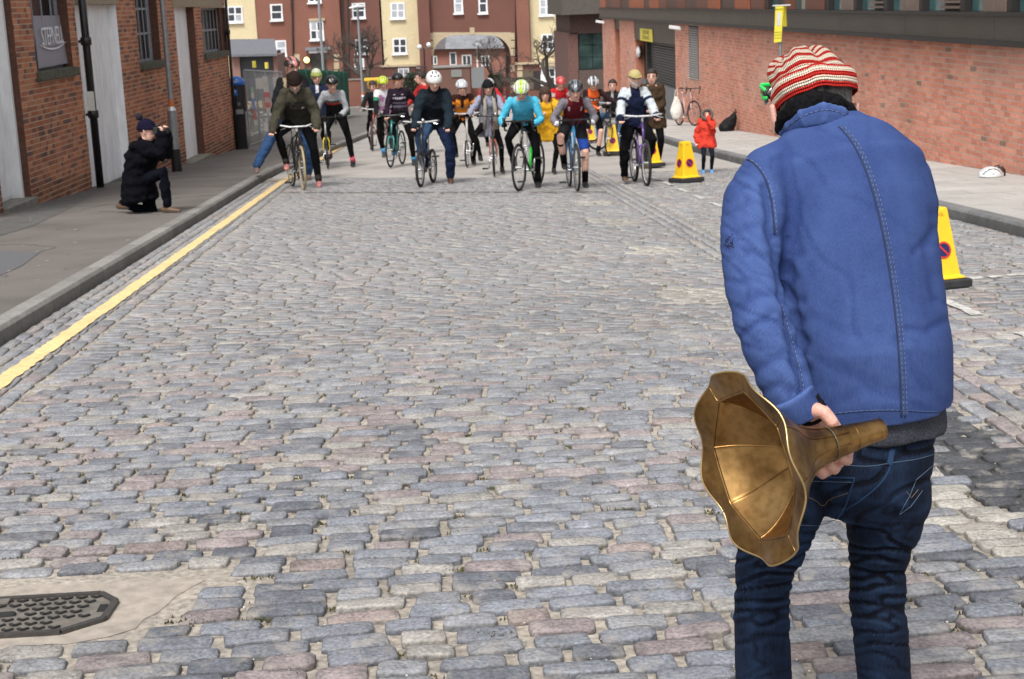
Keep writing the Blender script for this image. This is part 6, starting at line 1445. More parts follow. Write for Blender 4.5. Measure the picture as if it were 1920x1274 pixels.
# body: one surface with head, torso, arms, hands and legs
bdy = MB()
Hc = Q(1526,190,3.34); hf = V(.05,.93,-.36).normalized(); hu = (V(.02,0,1)-hf*hf.z).normalized()
headmesh(bdy, Hc, hf, hu, .79)
loft(bdy, [ring(1550,330,50,3.2,.06), ring(1535,250,48,3.27,.055), ring(1528,215,50,3.30,.055)], 16)
loft(bdy, [ring(1600,905,95,Y0,.07), ring(1600,840,115,Y0,.09), ring(1590,640,125,3.08,.09), ring(1575,420,125,3.17,.09), ring(1560,300,85,3.22,.06), ring(1550,270,60,3.22,.05)], 20)
Ls = [ring(1475,915,62,Y0+.03,.055), ring(1447,1020,44,Y0+.03,.05), ring(1428,1130,32,Y0+.02,.04), ring(1432,1290,34,Y0+.02,.05), ring(1436,1480,30,Y0+.08,.035), ring(1437,1560,26,Y0+.07,.03)]
Rs = [ring(1662,915,62,Y0+.04,.055), ring(1650,1020,44,Y0+.04,.05), ring(1646,1130,32,Y0+.02,.04), ring(1658,1290,34,Y0+.03,.05), ring(1664,1480,30,Y0+.08,.035), ring(1666,1560,26,Y0+.07,.03)]
loft(bdy, Ls, 14); loft(bdy, Rs, 14)
arm_c = [(1430,345,3.16,30), (1410,450,3.04,28), (1420,575,2.93,26), (1462,680,2.86,24), (1508,752,2.82,22), (1530,785,2.82,20)]
loft(bdy, [ring(a,b,h_,y_,h_*y_/F) for a,b,y_,h_ in arm_c], 12)
arm_r = [(1690,350,3.2,30), (1706,450,3.28,28), (1710,540,3.34,27), (1690,610,3.47,26), (1640,630,3.62,24)]
loft(bdy, [ring(a,b,h_,y_,h_*y_/F) for a,b,y_,h_ in arm_r], 12)
hand(bdy, Q(1640,630,3.62), V(-.6,.6,-.1), V(0,.3,1), 1.0, 1.05, 1)
me = remesh(bdy, .009, 2); linkmesh('body', me, M_skin, man)
# left hand round the horn: palm behind it, thumb over the top, finger tips showing below
hd = MB(); YH = 2.80
hd.tube([Q(1508,755,2.815), Q(1528,782,2.822), Q(1545,815,2.835), Q(1552,838,2.84)], [(.026,.022),(.034,.024),(.040,.020),(.034,.018)], 12, hint=V(1,0,.3), rnd_cap=True)
hd.tube([Q(1520,775,2.80), Q(1533,770,2.785), Q(1548,776,2.768), Q(1562,794,2.760), Q(1566,803,2.762)], [.019,.0165,.014,.0125,.009], 10, rnd_cap=True)
M_skn = mat((.60,.33,.26), .45, var=.10, scale=45, bump=.0012, bscale=220, spec=.45)
for (a, b, c, d, r) in (((1560,820,2.845),(1592,846,2.822),(1588,864,2.790),(1578,860,2.772),.0115), ((1553,835,2.85),(1574,868,2.825),(1564,880,2.79),(1556,872,2.770),.0120), ((1545,842,2.85),(1556,882,2.822),(1542,889,2.79),(1536,879,2.772),.0115), ((1532,842,2.84),(1530,880,2.82),(1518,888,2.795),(1514,876,2.782),.0105)):
    hd.tube([Q(*a), Q(*b), Q(*c), Q(*d)], [r*1.05, r*1.05, r, r*.82], 10, rnd_cap=True)
me = remesh(hd, .0028, 3); surf_disp(me, lambda p: .0009*nz(p,60)+.0004*nz(p,180)); linkmesh('left_hand', me, M_skn, man)
for c_, dd_ in ((Q(1577,858,2.7685), V(0,-1,.1)), (Q(1555,870,2.766), V(0,-1,.1)), (Q(1535,877,2.768), V(0,-1,.1))):
    pass
# jeans
def leg_rings(R_, e): return [(r_[0], (r_[1][0]+e, r_[1][1]+e)) for r_ in R_]
jn = MB()
loft(jn, [ring(1612,800,142,Y0+.0,.115), ring(1612,850,144,Y0-.005,.125), ring(1600,900,150,Y0-.01,.130), ring(1583,945,135,Y0,.10)], 32)
loft(jn, [ring(1478,860,72,Y0,.105), ring(1470,930,88,Y0-.01,.115), ring(1452,1000,72,Y0+.0,.098), ring(1433,1075,56,Y0+.01,.076), ring(1428,1160,54,Y0-.0,.070), ring(1432,1274,56,Y0+.01,.070), ring(1436,1400,50,Y0+.05,.062), ring(1438,1530,48,Y0+.07,.06)], 24)
loft(jn, [ring(1672,860,76,Y0+.01,.105), ring(1662,930,84,Y0,.115), ring(1655,990,70,Y0+.01,.10), ring(1645,1060,54,Y0+.02,.078), ring(1648,1160,55,Y0+.0,.070), ring(1658,1274,53,Y0+.02,.070), ring(1664,1400,48,Y0+.06,.062), ring(1666,1530,47,Y0+.08,.06)], 24)
me = remesh(jn, .0055, 6)
def jean_d(p):
    x, y = ppx(p); k = min(1, max(0, (y-965)/60.)); side = 1 if x < 1560 else -1
    wv = 5.5*noise.noise(Vector((x*.016, y*.009, 3)))+ (x-1560)*.01*side
    ph_ = y*.115 + wv; crease = (math.sin(ph_)*.5+.5)**2*max(0,.35+1.1*noise.noise(Vector((x*.02,y*.018,1))))
    crease2 = abs(noise.noise(Vector((x*.012+side, y*.045+x*.008*side, 7))))
    low = min(1, max(0, (1235-y)/90.))*.75+.25
    d = k*low*(.0050*crease - .0085*(1-min(1,crease2*3.5))**2*.8)
    d += (1-k)*(.004*noise.noise(Vector((x*.02+y*.012, y*.008, 4))) - .005*(1-min(1,abs(noise.noise(Vector((x*.010-y*.006, y*.014+x*.010, 8))))*4))**2)
    return d
surf_disp(me, jean_d); jmesh = me
M_den = bpy.data.materials.new('denim'); M_den.use_nodes = True; n_ = M_den.node_tree; b_ = n_.nodes['Principled BSDF']; L_ = n_.links.new
tc = n_.nodes.new('ShaderNodeTexCoord'); geo = n_.nodes.new('ShaderNodeNewGeometry')
def tex(sc, st=(1,1,1), det=5):
    mp = n_.nodes.new('ShaderNodeMapping'); mp.inputs['Scale'].default_value = st; L_(tc.outputs['Object'], mp.inputs[0])
    t_ = n_.nodes.new('ShaderNodeTexNoise'); t_.inputs['Scale'].default_value = sc; t_.inputs['Detail'].default_value = det; L_(mp.outputs[0], t_.inputs[0]); return t_.outputs['Fac']
def fabric(nodes_tree, bsdf, dark, light, point_amt=7.0, thread=420, worn=(.45,.62), pr=(.49,.56)):
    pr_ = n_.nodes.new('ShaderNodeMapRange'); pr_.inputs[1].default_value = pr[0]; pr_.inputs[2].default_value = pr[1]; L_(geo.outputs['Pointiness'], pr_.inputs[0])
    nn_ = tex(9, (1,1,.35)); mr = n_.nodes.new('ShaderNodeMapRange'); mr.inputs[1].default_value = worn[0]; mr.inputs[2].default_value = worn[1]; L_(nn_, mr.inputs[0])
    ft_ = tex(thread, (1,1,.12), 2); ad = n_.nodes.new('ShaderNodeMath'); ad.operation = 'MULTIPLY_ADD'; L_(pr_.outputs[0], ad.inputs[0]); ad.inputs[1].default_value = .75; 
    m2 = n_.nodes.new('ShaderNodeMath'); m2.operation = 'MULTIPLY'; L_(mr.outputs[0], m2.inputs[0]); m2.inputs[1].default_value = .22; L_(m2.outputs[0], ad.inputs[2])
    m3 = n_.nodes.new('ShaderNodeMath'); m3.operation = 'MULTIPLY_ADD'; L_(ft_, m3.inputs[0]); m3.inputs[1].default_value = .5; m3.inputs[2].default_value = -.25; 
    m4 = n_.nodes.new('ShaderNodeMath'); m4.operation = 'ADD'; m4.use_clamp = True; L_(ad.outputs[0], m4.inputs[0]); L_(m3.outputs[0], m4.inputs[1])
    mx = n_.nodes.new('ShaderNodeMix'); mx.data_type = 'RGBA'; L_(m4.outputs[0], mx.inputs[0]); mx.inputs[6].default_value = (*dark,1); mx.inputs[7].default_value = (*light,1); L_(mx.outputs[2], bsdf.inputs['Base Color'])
    bp = n_.nodes.new('ShaderNodeBump'); bp.inputs['Distance'].default_value = .0006; L_(tex(thread*.8,(1,1,.4),3), bp.inputs['Height']); bp.inputs['Strength'].default_value = .8
    bp2 = n_.nodes.new('ShaderNodeBump'); bp2.inputs['Distance'].default_value = .005; bp2.inputs['Strength'].default_value = .35; L_(tex(16,(1,1,1.7),4), bp2.inputs['Height']); L_(bp.outputs[0], bp2.inputs['Normal']); L_(bp2.outputs[0], bsdf.inputs['Normal'])
    bsdf.inputs['Roughness'].default_value = .85; bsdf.inputs['Specular IOR Level'].default_value = .15
fabric(n_, b_, (.0012,.002,.006), (.022,.048,.11))
jo = linkmesh('jeans', jmesh, M_den, man)
# shoes (below the picture's edge)
for cx in (1438, 1666):
    a = Q(cx,1560,Y0+.08); a = V(a.x, a.y, .07); m_ = MB(); m_.tube([a+V(0,-.09,-.01), a+V(0,.05,-.01), a+V(0,.17,-.03)], [(.040,.05),(.046,.045),(.036,.026)], 12, hint=V(1,0,0), rnd_cap=True); m_.tube([a+V(0,-.03,0), a+V(0,-.03,.10)], .045, 10); me = remesh(m_, .009, 2); linkmesh('shoe', me, mat((.09,.05,.03), .6), man)
# grey shirt tail
sh_ = MB(); loft(sh_, [ring(1630,690,138,Y0+.02,.10), ring(1632,750,142,Y0-.0,.126), ring(1634,790,141,Y0-.0,.132), ring(1634,806,139,Y0-.0,.130)], 40); me = remesh(sh_, .006, 3)
surf_disp(me, lambda p: .006*nz(p,14)+.003*nz(p,30)); linkmesh('shirt_tail', me, mat((.045,.048,.06), .95, var=.45, scale=260, bump=.001, bscale=400, spec=.1), man)
# blue jacket: torso and sleeves as one garment
jk = MB()
loft(jk, [ring(1620,757,168,Y0-.005,.146), ring(1620,730,167,Y0-.008,.148), ring(1616,660,170,Y0,.148), ring(1606,580,168,Y0+.03,.142), ring(1598,480,164,Y0+.07,.140), ring(1590,390,164,Y0+.12,.136), ring(1576,325,158,Y0+.16,.124), ring(1558,280,124,Y0+.20,.104), ring(1550,252,78,Y0+.235,.085), ring(1545,232,62,Y0+.26,.07)], 44)
sl_l = [(1482,296,3.19,42), (1447,322,3.16,54), (1419,375,3.10,64), (1411,455,3.03,62), (1418,540,2.96,60), (1438,615,2.895,62), (1464,688,2.855,58), (1486,745,2.83,50), (1498,778,2.822,46)]
loft(jk, [ring(a,b,h_,y_,h_*y_/F) for a,b,y_,h_ in sl_l], 24)
sl_r = [(1690,322,3.2,52), (1706,385,3.26,54), (1716,470,3.30,46), (1722,540,3.34,46), (1700,610,3.45,44), (1650,632,3.58,40)]
loft(jk, [ring(a,b,h_,y_,h_*y_/F) for a,b,y_,h_ in sl_r], 20)
me = remesh(jk, .0062, 9)
def ridge(v, k=4.0): return (1-min(1, abs(v)*k))**2
FOLDS = [  # long soft creases: px polyline, width px, depth m
    ([(1462,300),(1490,380),(1496,470)], 15, -.010), ([(1435,345),(1452,440),(1478,560),(1505,700),(1518,775)], 13, -.020),
    ([(1505,640),(1470,610),(1440,598)], 10, -.009), ([(1500,560),(1455,545),(1405,555),(1370,585)], 11, -.008), ([(1488,520),(1450,478),(1400,470)], 10, -.008), ([(1470,440),(1430,420),(1385,430)], 10, -.006),
    ([(1500,600),(1450,585),(1400,620),(1375,640)], 10, -.008), ([(1515,690),(1470,668),(1420,690),(1395,720)], 12, -.008), ([(1500,740),(1460,720),(1420,745)], 9, -.006), ([(1445,385),(1405,375),(1370,400)], 9, -.004),
    ([(1752,400),(1742,470),(1752,560)], 12, -.007), ([(1752,430),(1738,455),(1715,470)], 9, -.005), ([(1770,600),(1735,620),(1700,615)], 9, -.005), ([(1500,640),(1570,690),(1640,720)], 16, -.005), ([(1520,590),(1590,620),(1650,625)], 14, -.004), ([(1560,760),(1620,730),(1690,735)], 14, -.004),
    ([(1770,760),(1720,700),(1690,640)], 14, -.005), ([(1520,500),(1540,560),(1600,600)], 16, -.003)]
def pdist(x, y, a, b):
    ax, ay = b[0]-a[0], b[1]-a[1]; t = ((x-a[0])*ax+(y-a[1])*ay)/(ax*ax+ay*ay); t = max(0, min(1, t)); return math.hypot(x-a[0]-ax*t, y-a[1]-ay*t), t
def jacket_d(p):
    x, y = ppx(p); d = 0
    wx, wy = 7*noise.noise(Vector((x*.02,y*.02,1))), 7*noise.noise(Vector((x*.02,y*.02,5)))
    sleeve = x < 1500 and y > 300 and x < 1445+(y-300)*.17
    for pl_, w_, dp in FOLDS:
        m = min(pdist(x+wx, y+wy, pl_[i], pl_[i+1])[0] for i in range(len(pl_)-1))
        dp *= .62
        if m < w_*5:
            d += dp*math.exp(-(m/w_)**2)*.75 + dp*.35*math.exp(-(m/(w_*2.1))**2)
    if sleeve: d += .0028*noise.noise(Vector((x*.008, y*.016+x*.008, 2))) - .0022*ridge(noise.noise(Vector((x*.006, y*.018-x*.01, 9))), 6) - .0012*ridge(noise.noise(Vector((x*.015, y*.04-x*.02, 29))), 6)
    else: d += .0030*noise.noise(Vector((x*.006, y*.007, 3))) + .0005*noise.noise(Vector((x*.03, y*.035, 6)))- .0014*ridge(noise.noise(Vector((x*.007+y*.003, y*.009-x*.004, 12))), 5)
    return d
surf_disp(me, jacket_d)
M_jk = bpy.data.materials.new('faded_blue_cotton'); M_jk.use_nodes = True; n_ = M_jk.node_tree; b_ = n_.nodes['Principled BSDF']; L_ = n_.links.new; tc = n_.nodes.new('ShaderNodeTexCoord'); geo = n_.nodes.new('ShaderNodeNewGeometry')
fabric(n_, b_, (.019,.036,.125), (.080,.135,.325), thread=520, worn=(.35,.7))
jko = linkmesh('jacket', me, M_jk, man)
def on_surface(obj, pts, lift=.001):
    bv = BVHTree.FromPolygons([v.co for v in obj.data.vertices], [tuple(p.vertices) for p in obj.data.polygons]); out = []
    for px, py in pts:
        r_ = ray(px, py).normalized(); h = bv.ray_cast(CP-MO, r_)
        if h[0] is not None: out.append((h[0]-r_*lift, h[1]))
    return out
def dense(pts, step=4):
    out = []
    for a, b in zip(pts[:-1], pts[1:]):
        n = max(1, int(math.dist(a, b)/step)); out += [(a[0]+(b[0]-a[0])*i/n, a[1]+(b[1]-a[1])*i/n) for i in range(n)]
    return out+[pts[-1]]
def smooth_px(pts, it=2):
    for _ in range(it):
        q = [pts[0]]
        for a, b in zip(pts[:-1], pts[1:]): q += [(a[0]*.75+b[0]*.25, a[1]*.75+b[1]*.25), (a[0]*.25+b[0]*.75, a[1]*.25+b[1]*.75)]
        pts = q+[pts[-1]]
    return pts
M_st = mat((.13,.17,.27), .8, var=.1); M_gold = mat((.20,.13,.06), .8, var=.1); M_pst = mat((.05,.085,.13), .8, var=.1)
M_jks = mat((.040,.062,.145), .85, var=.2, scale=60, bump=.001, bscale=200, spec=.15); M_jkd = mat((.012,.02,.055), .9, var=.1)
def seam(obj, pts, m_, r=.0016, name='seam', lift=.0004, stitch=None, off=0, sm=2):
    s_ = on_surface(obj, dense(smooth_px(pts, sm)), lift)
    if len(s_) > 2:
        mb = MB(); mb.tube([q[0] for q in s_], r, 5); mb.build(name, m_, man, smooth=True)
    if stitch:
        mb = MB(); sp = on_surface(obj, dense(smooth_px([(x+off, y) for x, y in pts], sm), 2.2), .0012)
        for i in range(0, len(sp)-3, 4): mb.tube([sp[i][0], sp[i+2][0]], .0007, 4)
        mb.build('stitching', stitch, man)['kind'] = 'stuff'
back = [(1573,238),(1600,268),(1628,330),(1652,420),(1668,510),(1680,600),(1687,690),(1690,782)]
seam(jko, back, M_jkd, .0020, off=5, stitch=M_st); seam(jko, [(x+7, y) for x, y in back], M_jks, .0024, off=4, stitch=M_st)
seam(jko, [(1384,293),(1412,303),(1436,335),(1448,380),(1452,440)], M_jkd, .0022, off=5, stitch=M_st)
seam(jko, [(1462,570),(1482,640),(1502,710),(1506,775)], M_jks, .0018, stitch=M_st, off=4)
seam(jko, [(1562,776),(1620,770),(1690,769),(1740,773),(1776,772)], M_jks, .0014, stitch=M_st)
dm = MB()
for i in range(46):
    h = on_surface(jko, [(1368+rnd.gauss(0,4.5), 457+rnd.gauss(0,6))], .0008)
    if h: q = h[0][0]; dm.tube([q, q+V(rnd.gauss(0,.0025), 0, rnd.gauss(0,.0025))], .0011, 4)
dm.build('darned_patch', mat((.008,.012,.05), .9), man)['kind'] = 'stuff'
# cuff and collar
cf = MB(); cf.tube([Q(1478,742,2.828), Q(1497,775,2.822), Q(1503,788,2.82)], [.052,.050,.049], 20, cap=True); me = remesh(cf, .005, 2); surf_disp(me, lambda p: .0025*nz(p,30)); linkmesh('jacket_cuff', me, M_jk, man)
kn_ = MB(); kn_.tube([Q(1508,752,2.82), Q(1521,770,2.815), Q(1529,782,2.818)], [(.030,.030),(.031,.030),(.030,.029)], 20); me = remesh(kn_, .004, 2); surf_disp(me, lambda p: .002*nz(p,90)+.0015*nz(p,200))
linkmesh('knitted_cuff', me, mat((.008,.008,.011), .95, var=.3, scale=200, bump=.002, bscale=260, spec=.1), man)
def collar_band(name, pts, wid, thick, m_, vox, disp=None, col=None):
    mb = MB(); mb.tube([Q(*p) for p in pts], [(thick, w_) for w_ in (wid if isinstance(wid, list) else [wid]*len(pts))], 10, hint=V(0,-1,.25), rnd_cap=True); me = remesh(mb, vox, 3)
    if disp: surf_disp(me, disp)
    return linkmesh(name, me, m_, man)
collar_band('fleece_collar', [(1462,243,3.26),(1472,222,3.205),(1492,203,3.175),(1530,190,3.165),(1568,195,3.175),(1592,212,3.20),(1612,238,3.26)], [.012,.020,.024,.026,.024,.02,.012], .017, mat((.006,.006,.007), .98, var=.4, scale=120, bump=.006, bscale=110, spec=.1), .005, lambda p: .0035*nz(p,75)+.002*nz(p,170))
collar_band('jacket_collar', [(1466,250,3.24),(1480,240,3.19),(1505,222,3.155),(1545,212,3.145),(1580,220,3.155),(1600,236,3.19),(1614,250,3.24)], [.008,.016,.022,.026,.024,.016,.008], .008, M_jk, .004, lambda p: .0015*nz(p,30))
cl = [o for o in man.children if o.name.startswith('jacket_collar')][0]
seam(cl, [(1475,240),(1500,219),(1545,204),(1580,212),(1602,233)], M_jks, .0010, stitch=M_st)
# short grey hair under the hat
hr_ = MB(); hr_.tube([Hc-hu*.070-hf*.030, Hc-hu*.03-hf*.024, Hc+hu*.03-hf*.02], [(.058,.060),(.076,.078),(.080,.084)], 20, hint=hf.cross(hu), rnd_cap=True); me = remesh(hr_, .005, 2); surf_disp(me, lambda p: .0015*noise.noise(Vector((p.x*160,p.y*160,p.z*25))))
linkmesh('hair', me, mat((.085,.075,.07), .6, var=.8, scale=150, bump=.004, bscale=170, stretch=(1,1,.15)), man)
for k in (-1, 1):
    rr_ = hf.cross(hu).normalized(); c = Hc+rr_*k*.083-hu*.030+hf*.01; m_ = MB()
    m_.tube([c-hu*.034+hf*.008, c-hu*.012-hf*.004+rr_*k*.006, c+hu*.018-hf*.008+rr_*k*.010], [(.009,.012),(.008,.017),(.008,.016)], 10, rnd_cap=True); me = remesh(m_, .004, 2); linkmesh('ear', me, M_skn, man)
# striped knitted hat: crown, folded brim
hatm = bpy.data.materials.new('striped_knit'); hatm.use_nodes = True; n_ = hatm.node_tree; b_ = n_.nodes['Principled BSDF']; L_ = n_.links.new; tc = n_.nodes.new('ShaderNodeTexCoord')
at_ = n_.nodes.new('ShaderNodeAttribute'); at_.attribute_name = 'Col'; L_(at_.outputs['Color'], b_.inputs['Base Color']); b_.inputs['Roughness'].default_value = .95; b_.inputs['Specular IOR Level'].default_value = .1
at2 = n_.nodes.new('ShaderNodeAttribute'); at2.attribute_name = 'knit'; sep = n_.nodes.new('ShaderNodeSeparateXYZ'); L_(at2.outputs['Vector'], sep.inputs[0])
def sinn(src, fr_, ab=False):
    m1 = n_.nodes.new('ShaderNodeMath'); m1.operation = 'MULTIPLY'; L_(src, m1.inputs[0]); m1.inputs[1].default_value = fr_; m2 = n_.nodes.new('ShaderNodeMath'); m2.operation = 'SINE'; L_(m1.outputs[0], m2.inputs[0]); return m2.outputs[0]
mm_ = n_.nodes.new('ShaderNodeMath'); mm_.operation = 'MULTIPLY_ADD'; L_(sinn(sep.outputs[0], 120), mm_.inputs[0]); mm_.inputs[1].default_value = 1; L_(sinn(sep.outputs[1], 900), mm_.inputs[2])
bp = n_.nodes.new('ShaderNodeBump'); bp.inputs['Distance'].default_value = .0016; L_(mm_.outputs[0], bp.inputs['Height']); L_(bp.outputs[0], b_.inputs['Normal'])
RED, CRM = (.52,.028,.022), (.80,.69,.55)
def knit(name, fn, nu, nv, stripe, seed):
    mb = MB(); vs = []; kn = []
    for j in range(nv+1):
        for i in range(nu):
            a, t_ = 2*math.pi*i/nu, j/nv; p_, sv = fn(a, t_); vs.append(p_); kn.append((a, sv, 0))
            ss = sv + .0006*noise.noise(Vector((math.cos(a)*30, math.sin(a)*30, seed))) + .0008*noise.noise(Vector((math.cos(a)*90, math.sin(a)*90, sv*300)))
            mb.c.append(RED if stripe(ss) else CRM)
    mb.v = [tuple(v) for v in vs]; mb.f = [(j*nu+i, j*nu+(i+1)%nu, (j+1)*nu+(i+1)%nu, (j+1)*nu+i) for j in range(nv) for i in range(nu)]
    o = mb.build(name, hatm, man, smooth=True); k_ = o.data.attributes.new('knit', 'FLOAT_VECTOR', 'POINT'); k_.data.foreach_set('vector', np.array(kn, dtype=np.float32).ravel()); return o
tilt = Matrix.Rotation(-.19, 3, hf) ; hU = (tilt @ hu); hR = hf.cross(hU).normalized(); hF = hf
hbase = Hc+hu*.012-hf*.012
def brim(a, t_):                              # folded cuff, thick at its top
    z = -.018+.056*t_; r_ = .0975+.006*math.sin(t_*math.pi)-(.008 if t_ > .93 else 0)*1+.002*math.sin(a*3+1)
    if t_ > .96: r_ -= .010
    n1 = .0025*noise.noise(Vector((math.cos(a)*3, math.sin(a)*3, t_*2)))
    kink = .005*math.exp(-((a-4.62)/.09)**2)
    p_ = hbase + hR*(math.cos(a)*(r_*.92+n1-kink)) + hF*(math.sin(a)*(r_*1.10+n1-kink)) + hU*(z+.004*math.sin(a*2+.5)+.006*math.exp(-((a-4.62)/.2)**2))
    return p_, (z+.018)*1.1
def st_brim(s_): return s_ < .0125 or .0250 < s_ < .0385 or .0505 < s_ < .0600
knit('hat_brim', brim, 300, 60, st_brim, 1.0)
def crown(a, t_):
    th = t_*math.pi/2; z = .024+.076*math.sin(th)**.9; r_ = .0905*(math.cos(th)**.62 if t_ < 1 else 0)
    x, y = math.cos(a), math.sin(a); f_ = math.sin(th)
    fold = .013*f_*(noise.noise(Vector((x*1.9, y*1.9, .7+t_)))) - .011*f_*math.exp(-((a-4.75-(t_*.5))/.16)**2) - .010*f_*math.exp(-((a-3.9+t_*.3)/.14)**2) + .008*f_*math.exp(-((a-4.35)/.2)**2)
    sh_x = -.020*f_
    p_ = hbase + hR*(x*(r_*.93+fold)+sh_x) + hF*(y*(r_*1.08+fold)) + hU*(z+fold*1.1)
    return p_, .030+.16*t_+.012*math.sin(a*1+1)*t_
def st_crown(s_): return ((s_+.004) % .0275) < .0120
knit('hat_crown', crown, 300, 80, st_crown, 2.0)
# green sunglasses pushed up on the front of the hat
gs = MB(); g0 = hbase+hF*.10+hU*.052; 
M_lime = mat((.02,.62,.10), .25, coat=.5, var=0)
arm_g = [hbase-hR*.098+hF*.030+hU*.040, hbase-hR*.098+hF*.070+hU*.062, hbase-hR*.088+hF*.105+hU*.075]
gs.tube(arm_g, [(.0025,.005)]*3, 6); gs.tube([arm_g[2], hbase-hR*.05+hF*.14+hU*.08, hbase+hF*.148+hU*.082, hbase+hR*.05+hF*.14+hU*.08, hbase+hR*.09+hF*.11+hU*.072], [(.003,.006)]*5, 6)
gs.tube([arm_g[2], hbase-hR*.094+hF*.092+hU*.040, hbase-hR*.092+hF*.06+hU*.030], [(.0028,.005)]*3, 6); gs.tube([hbase+hR*.09+hF*.11+hU*.072, hbase+hR*.100+hF*.03+hU*.045], .003, 6); gs.build('sunglasses_frame', M_lime, man, smooth=True)
ln_ = MB(); ln_.tube([hbase-hR*.091+hF*.085+hU*.060, hbase-hR*.089+hF*.085+hU*.025], [(.003,.020),(.003,.016)], 8); 
for k in (-1, 1): ln_.ball(hbase+hR*k*.045+hF*.137+hU*.062, (.036,.006,.02), 12, 8, axes=(hR, hF, hU))
ln_.build('sunglasses_lens', mat((.008,.008,.008), .1, coat=.6), man, smooth=True)
# back pockets and waistband of the jeans
PK = [(1492,902),(1600,905),(1583,952),(1562,988),(1500,985)]
seam(jo, PK, M_pst, .0008, name='pocket_edge', sm=0, stitch=None); seam(jo, [(1490,894),(1602,897),(1600,905),(1584,954),(1566,978)], M_den, .0022, name='pocket_edge', sm=0)
seam(jo, [(1505,930),(1530,938),(1543,952),(1555,936),(1590,925)], M_gold, .0005, name='pocket_stitch', sm=1)
seam(jo, [(1758,866),(1718,900),(1706,930),(1686,966),(1708,950),(1730,920)], M_pst, .0009, name='pocket_edge', sm=0); seam(jo, [(1722,918),(1709,934),(1700,922)], M_gold, .0005, name='pocket_stitch', sm=0)
seam(jo, [(1580,872),(1630,876),(1672,868),(1720,862),(1752,852)], M_pst, .0009, name='waistband_seam'); seam(jo, [(1672,866),(1660,900),(1620,935),(1585,956)], M_den, .0022, name='seat_seam')
lp = on_surface(jo, [(1674,842),(1668,872)], .002)
if len(lp) == 2: m_ = MB(); m_.tube([lp[0][0], lp[1][0]], [(.006,.002)]*2, 6, hint=V(1,0,0)); m_.build('belt_loop', M_den, man)

# ------------------------------------------------------------------ brass gramophone horn held in his hand
tipp = P(1652,805,2.765); mouthc = P(1367,888,2.655); axd = (mouthc-tipp).normalized()
right_c = rt; # build a frame round the horn axis
mj = (P(1470,1060,2.64)-P(1345,700,2.60)).normalized(); uu = (mj-axd*mj.dot(axd)).normalized(); vv = axd.cross(uu)
Lh = (mouthc-tipp).length*.98
hn = thing('gramophone_horn', 'brass petalled gramophone horn held behind the back of the man in blue', 'horn', tuple(tipp))
NP_ = 8
def horn_pt(t_, a, off=0.0):
    prof = [(0,.0215),(.12,.0240),(.30,.0290),(.45,.0370),(.52,.0450),(.575,.0570),(.63,.079),(.69,.104),(.755,.125),(.82,.138),(.885,.145),(.92,.155),(.96,.170),(1.0,.186)]
    for (a0_, r0_), (a1_, r1_) in zip(prof[:-1], prof[1:]):
        if t_ <= a1_+1e-9: k = (t_-a0_)/(a1_-a0_); r_ = r0_+(r1_-r0_)*k; break
    axp = t_; ph_ = (a*NP_/(2*math.pi)) % 1.0; c = abs(ph_-.5)*2            # c 1 at seams, 0 mid petal
    w_ = max(0, (t_-.35)/.65)
    poly = math.cos(math.pi/NP_)/math.cos((ph_-.5)*2*math.pi/NP_)
    r_ *= (1-w_) + w_*(poly*1.03)
    if t_ > .9: r_ *= 1+.10*((t_-.9)/.1)*(.5-.9*c**2)
    z = Lh*axp
    if t_ > .86: z = Lh*(.86+(t_-.86)*(.30))
    z += .010*((max(0,t_-.9))/.1)*math.cos(a*NP_)*-.8
    r_ += off
    return Vector(axd*z + uu*(r_*math.cos(a)) + vv*(r_*math.sin(a)))
ts = [0,.03,.08,.14,.2,.26,.32,.38,.44,.5,.55,.6,.64,.68,.71,.74,.77,.80,.83,.86,.875,.89,.905,.92,.935,.95,.965,.98,.99,1.0]; na = 128
mb = MB()
for t_ in ts:
    for i in range(na):
        a = 2*math.pi*i/na; p_ = horn_pt(t_, a); d_ = .0014*noise.noise(Vector(p_)*22) + .0007*noise.noise(Vector(p_)*60); mb.v.append(tuple(p_*(1+0)+axd*d_+uu*d_*math.cos(a)+vv*d_*math.sin(a))); mb.c.append((.5,.5,.5))
mb.f = [(j*na+i, (j+1)*na+i, (j+1)*na+(i+1)%na, j*na+(i+1)%na) for j in range(len(ts)-1) for i in range(na)]
M_br = bpy.data.materials.new('aged_brass'); M_br.use_nodes = True; n_ = M_br.node_tree; b_ = n_.nodes['Principled BSDF']; L_ = n_.links.new; tc = n_.nodes.new('ShaderNodeTexCoord')
n1 = tex(9, (1,1,1), 8); rm_ = n_.nodes.new('ShaderNodeValToRGB'); L_(n1, rm_.inputs[0]); e_ = rm_.color_ramp.elements; e_[0].position = .33; e_[0].color = (.12,.060,.020,1); e_[1].position = .62; e_[1].color = (.42,.25,.095,1)
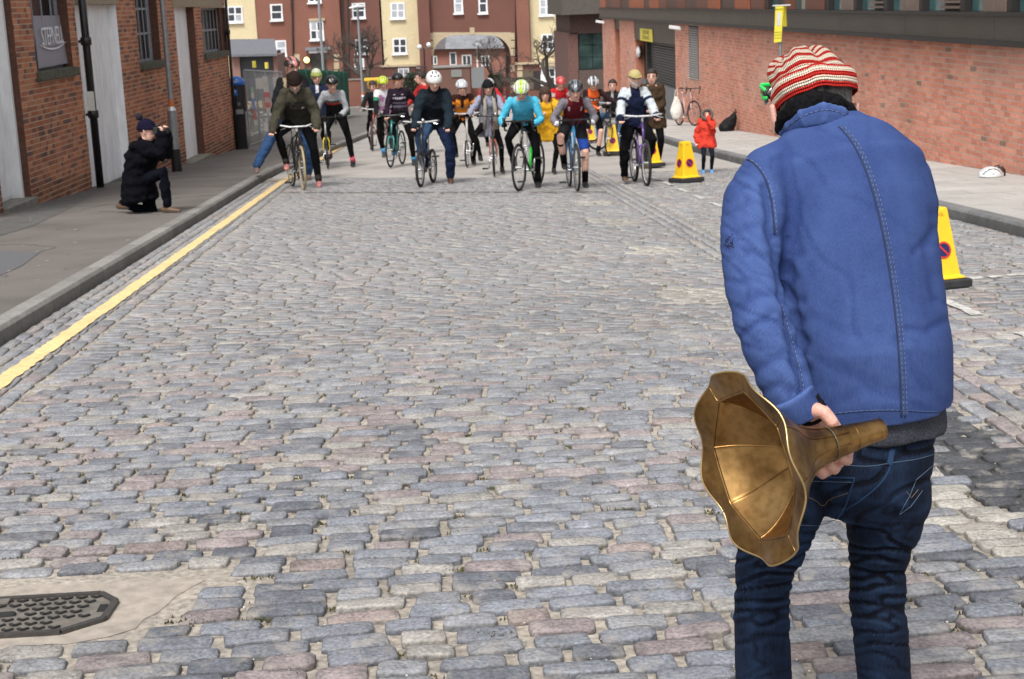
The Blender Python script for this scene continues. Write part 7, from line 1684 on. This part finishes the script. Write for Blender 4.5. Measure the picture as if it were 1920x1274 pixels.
n2 = tex(60, (1,1,1), 6); mx = n_.nodes.new('ShaderNodeMix'); mx.data_type = 'RGBA'; mx.blend_type = 'MULTIPLY'; mx.inputs[0].default_value = .35; L_(rm_.outputs[0], mx.inputs[6]); r2 = n_.nodes.new('ShaderNodeValToRGB'); r2.color_ramp.elements[0].position = .36; r2.color_ramp.elements[0].color = (.35,.3,.25,1); r2.color_ramp.elements[1].position = .55; L_(n2, r2.inputs[0]); L_(r2.outputs[0], mx.inputs[7]); L_(mx.outputs[2], b_.inputs['Base Color'])
b_.inputs['Metallic'].default_value = 1.0; mr = n_.nodes.new('ShaderNodeMapRange'); mr.inputs[1].default_value = .3; mr.inputs[2].default_value = .7; mr.inputs[3].default_value = .46; mr.inputs[4].default_value = .27; L_(n1, mr.inputs[0]); L_(mr.outputs[0], b_.inputs['Roughness'])
bp = n_.nodes.new('ShaderNodeBump'); bp.inputs['Distance'].default_value = .0008; bp.inputs['Strength'].default_value = .5; L_(tex(26,(1,1,1),5), bp.inputs['Height']); L_(bp.outputs[0], b_.inputs['Normal'])
ho = mb.build('bell', M_br, hn, smooth=True); so_ = ho.modifiers.new('thick', 'SOLIDIFY'); so_.thickness = .0012; so_.offset = 0
rs_ = MB()
for k in range(NP_):
    a = 2*math.pi*k/NP_; m_ = MB(); m_.tube([horn_pt(t_, a, -.0012) for t_ in ts[5:]], .0017, 6); m_.tube([horn_pt(t_, a, .0012) for t_ in ts[5:]], .0015, 6); m_.build('petal_seam', M_br, hn, smooth=True)
m_ = MB(); m_.tube([horn_pt(.885, 2*math.pi*i/96, -.001) for i in range(97)], .0030, 6, cap=False); m_.build('inner_ridge', M_br, hn, smooth=True)
m_ = MB(); m_.tube([horn_pt(1.0, 2*math.pi*i/192) for i in range(193)], .0020, 6, cap=False); m_.build('rolled_rim', mat((.50,.36,.17), .35, metal=.9, var=.15, scale=30), hn, smooth=True)
m_ = MB(); m_.tube([horn_pt(.36, 2*math.pi*i/48, .0012) for i in range(49)], .0016, 6, cap=False); m_.build('wire_band', mat((.12,.11,.08), .5, metal=.7), hn, smooth=True)
m_ = MB(); m_.tube([horn_pt(.20, 2*math.pi*i/48, .0006) for i in range(49)], .0010, 6, cap=False); m_.build('ring_bead', M_br, hn, smooth=True)
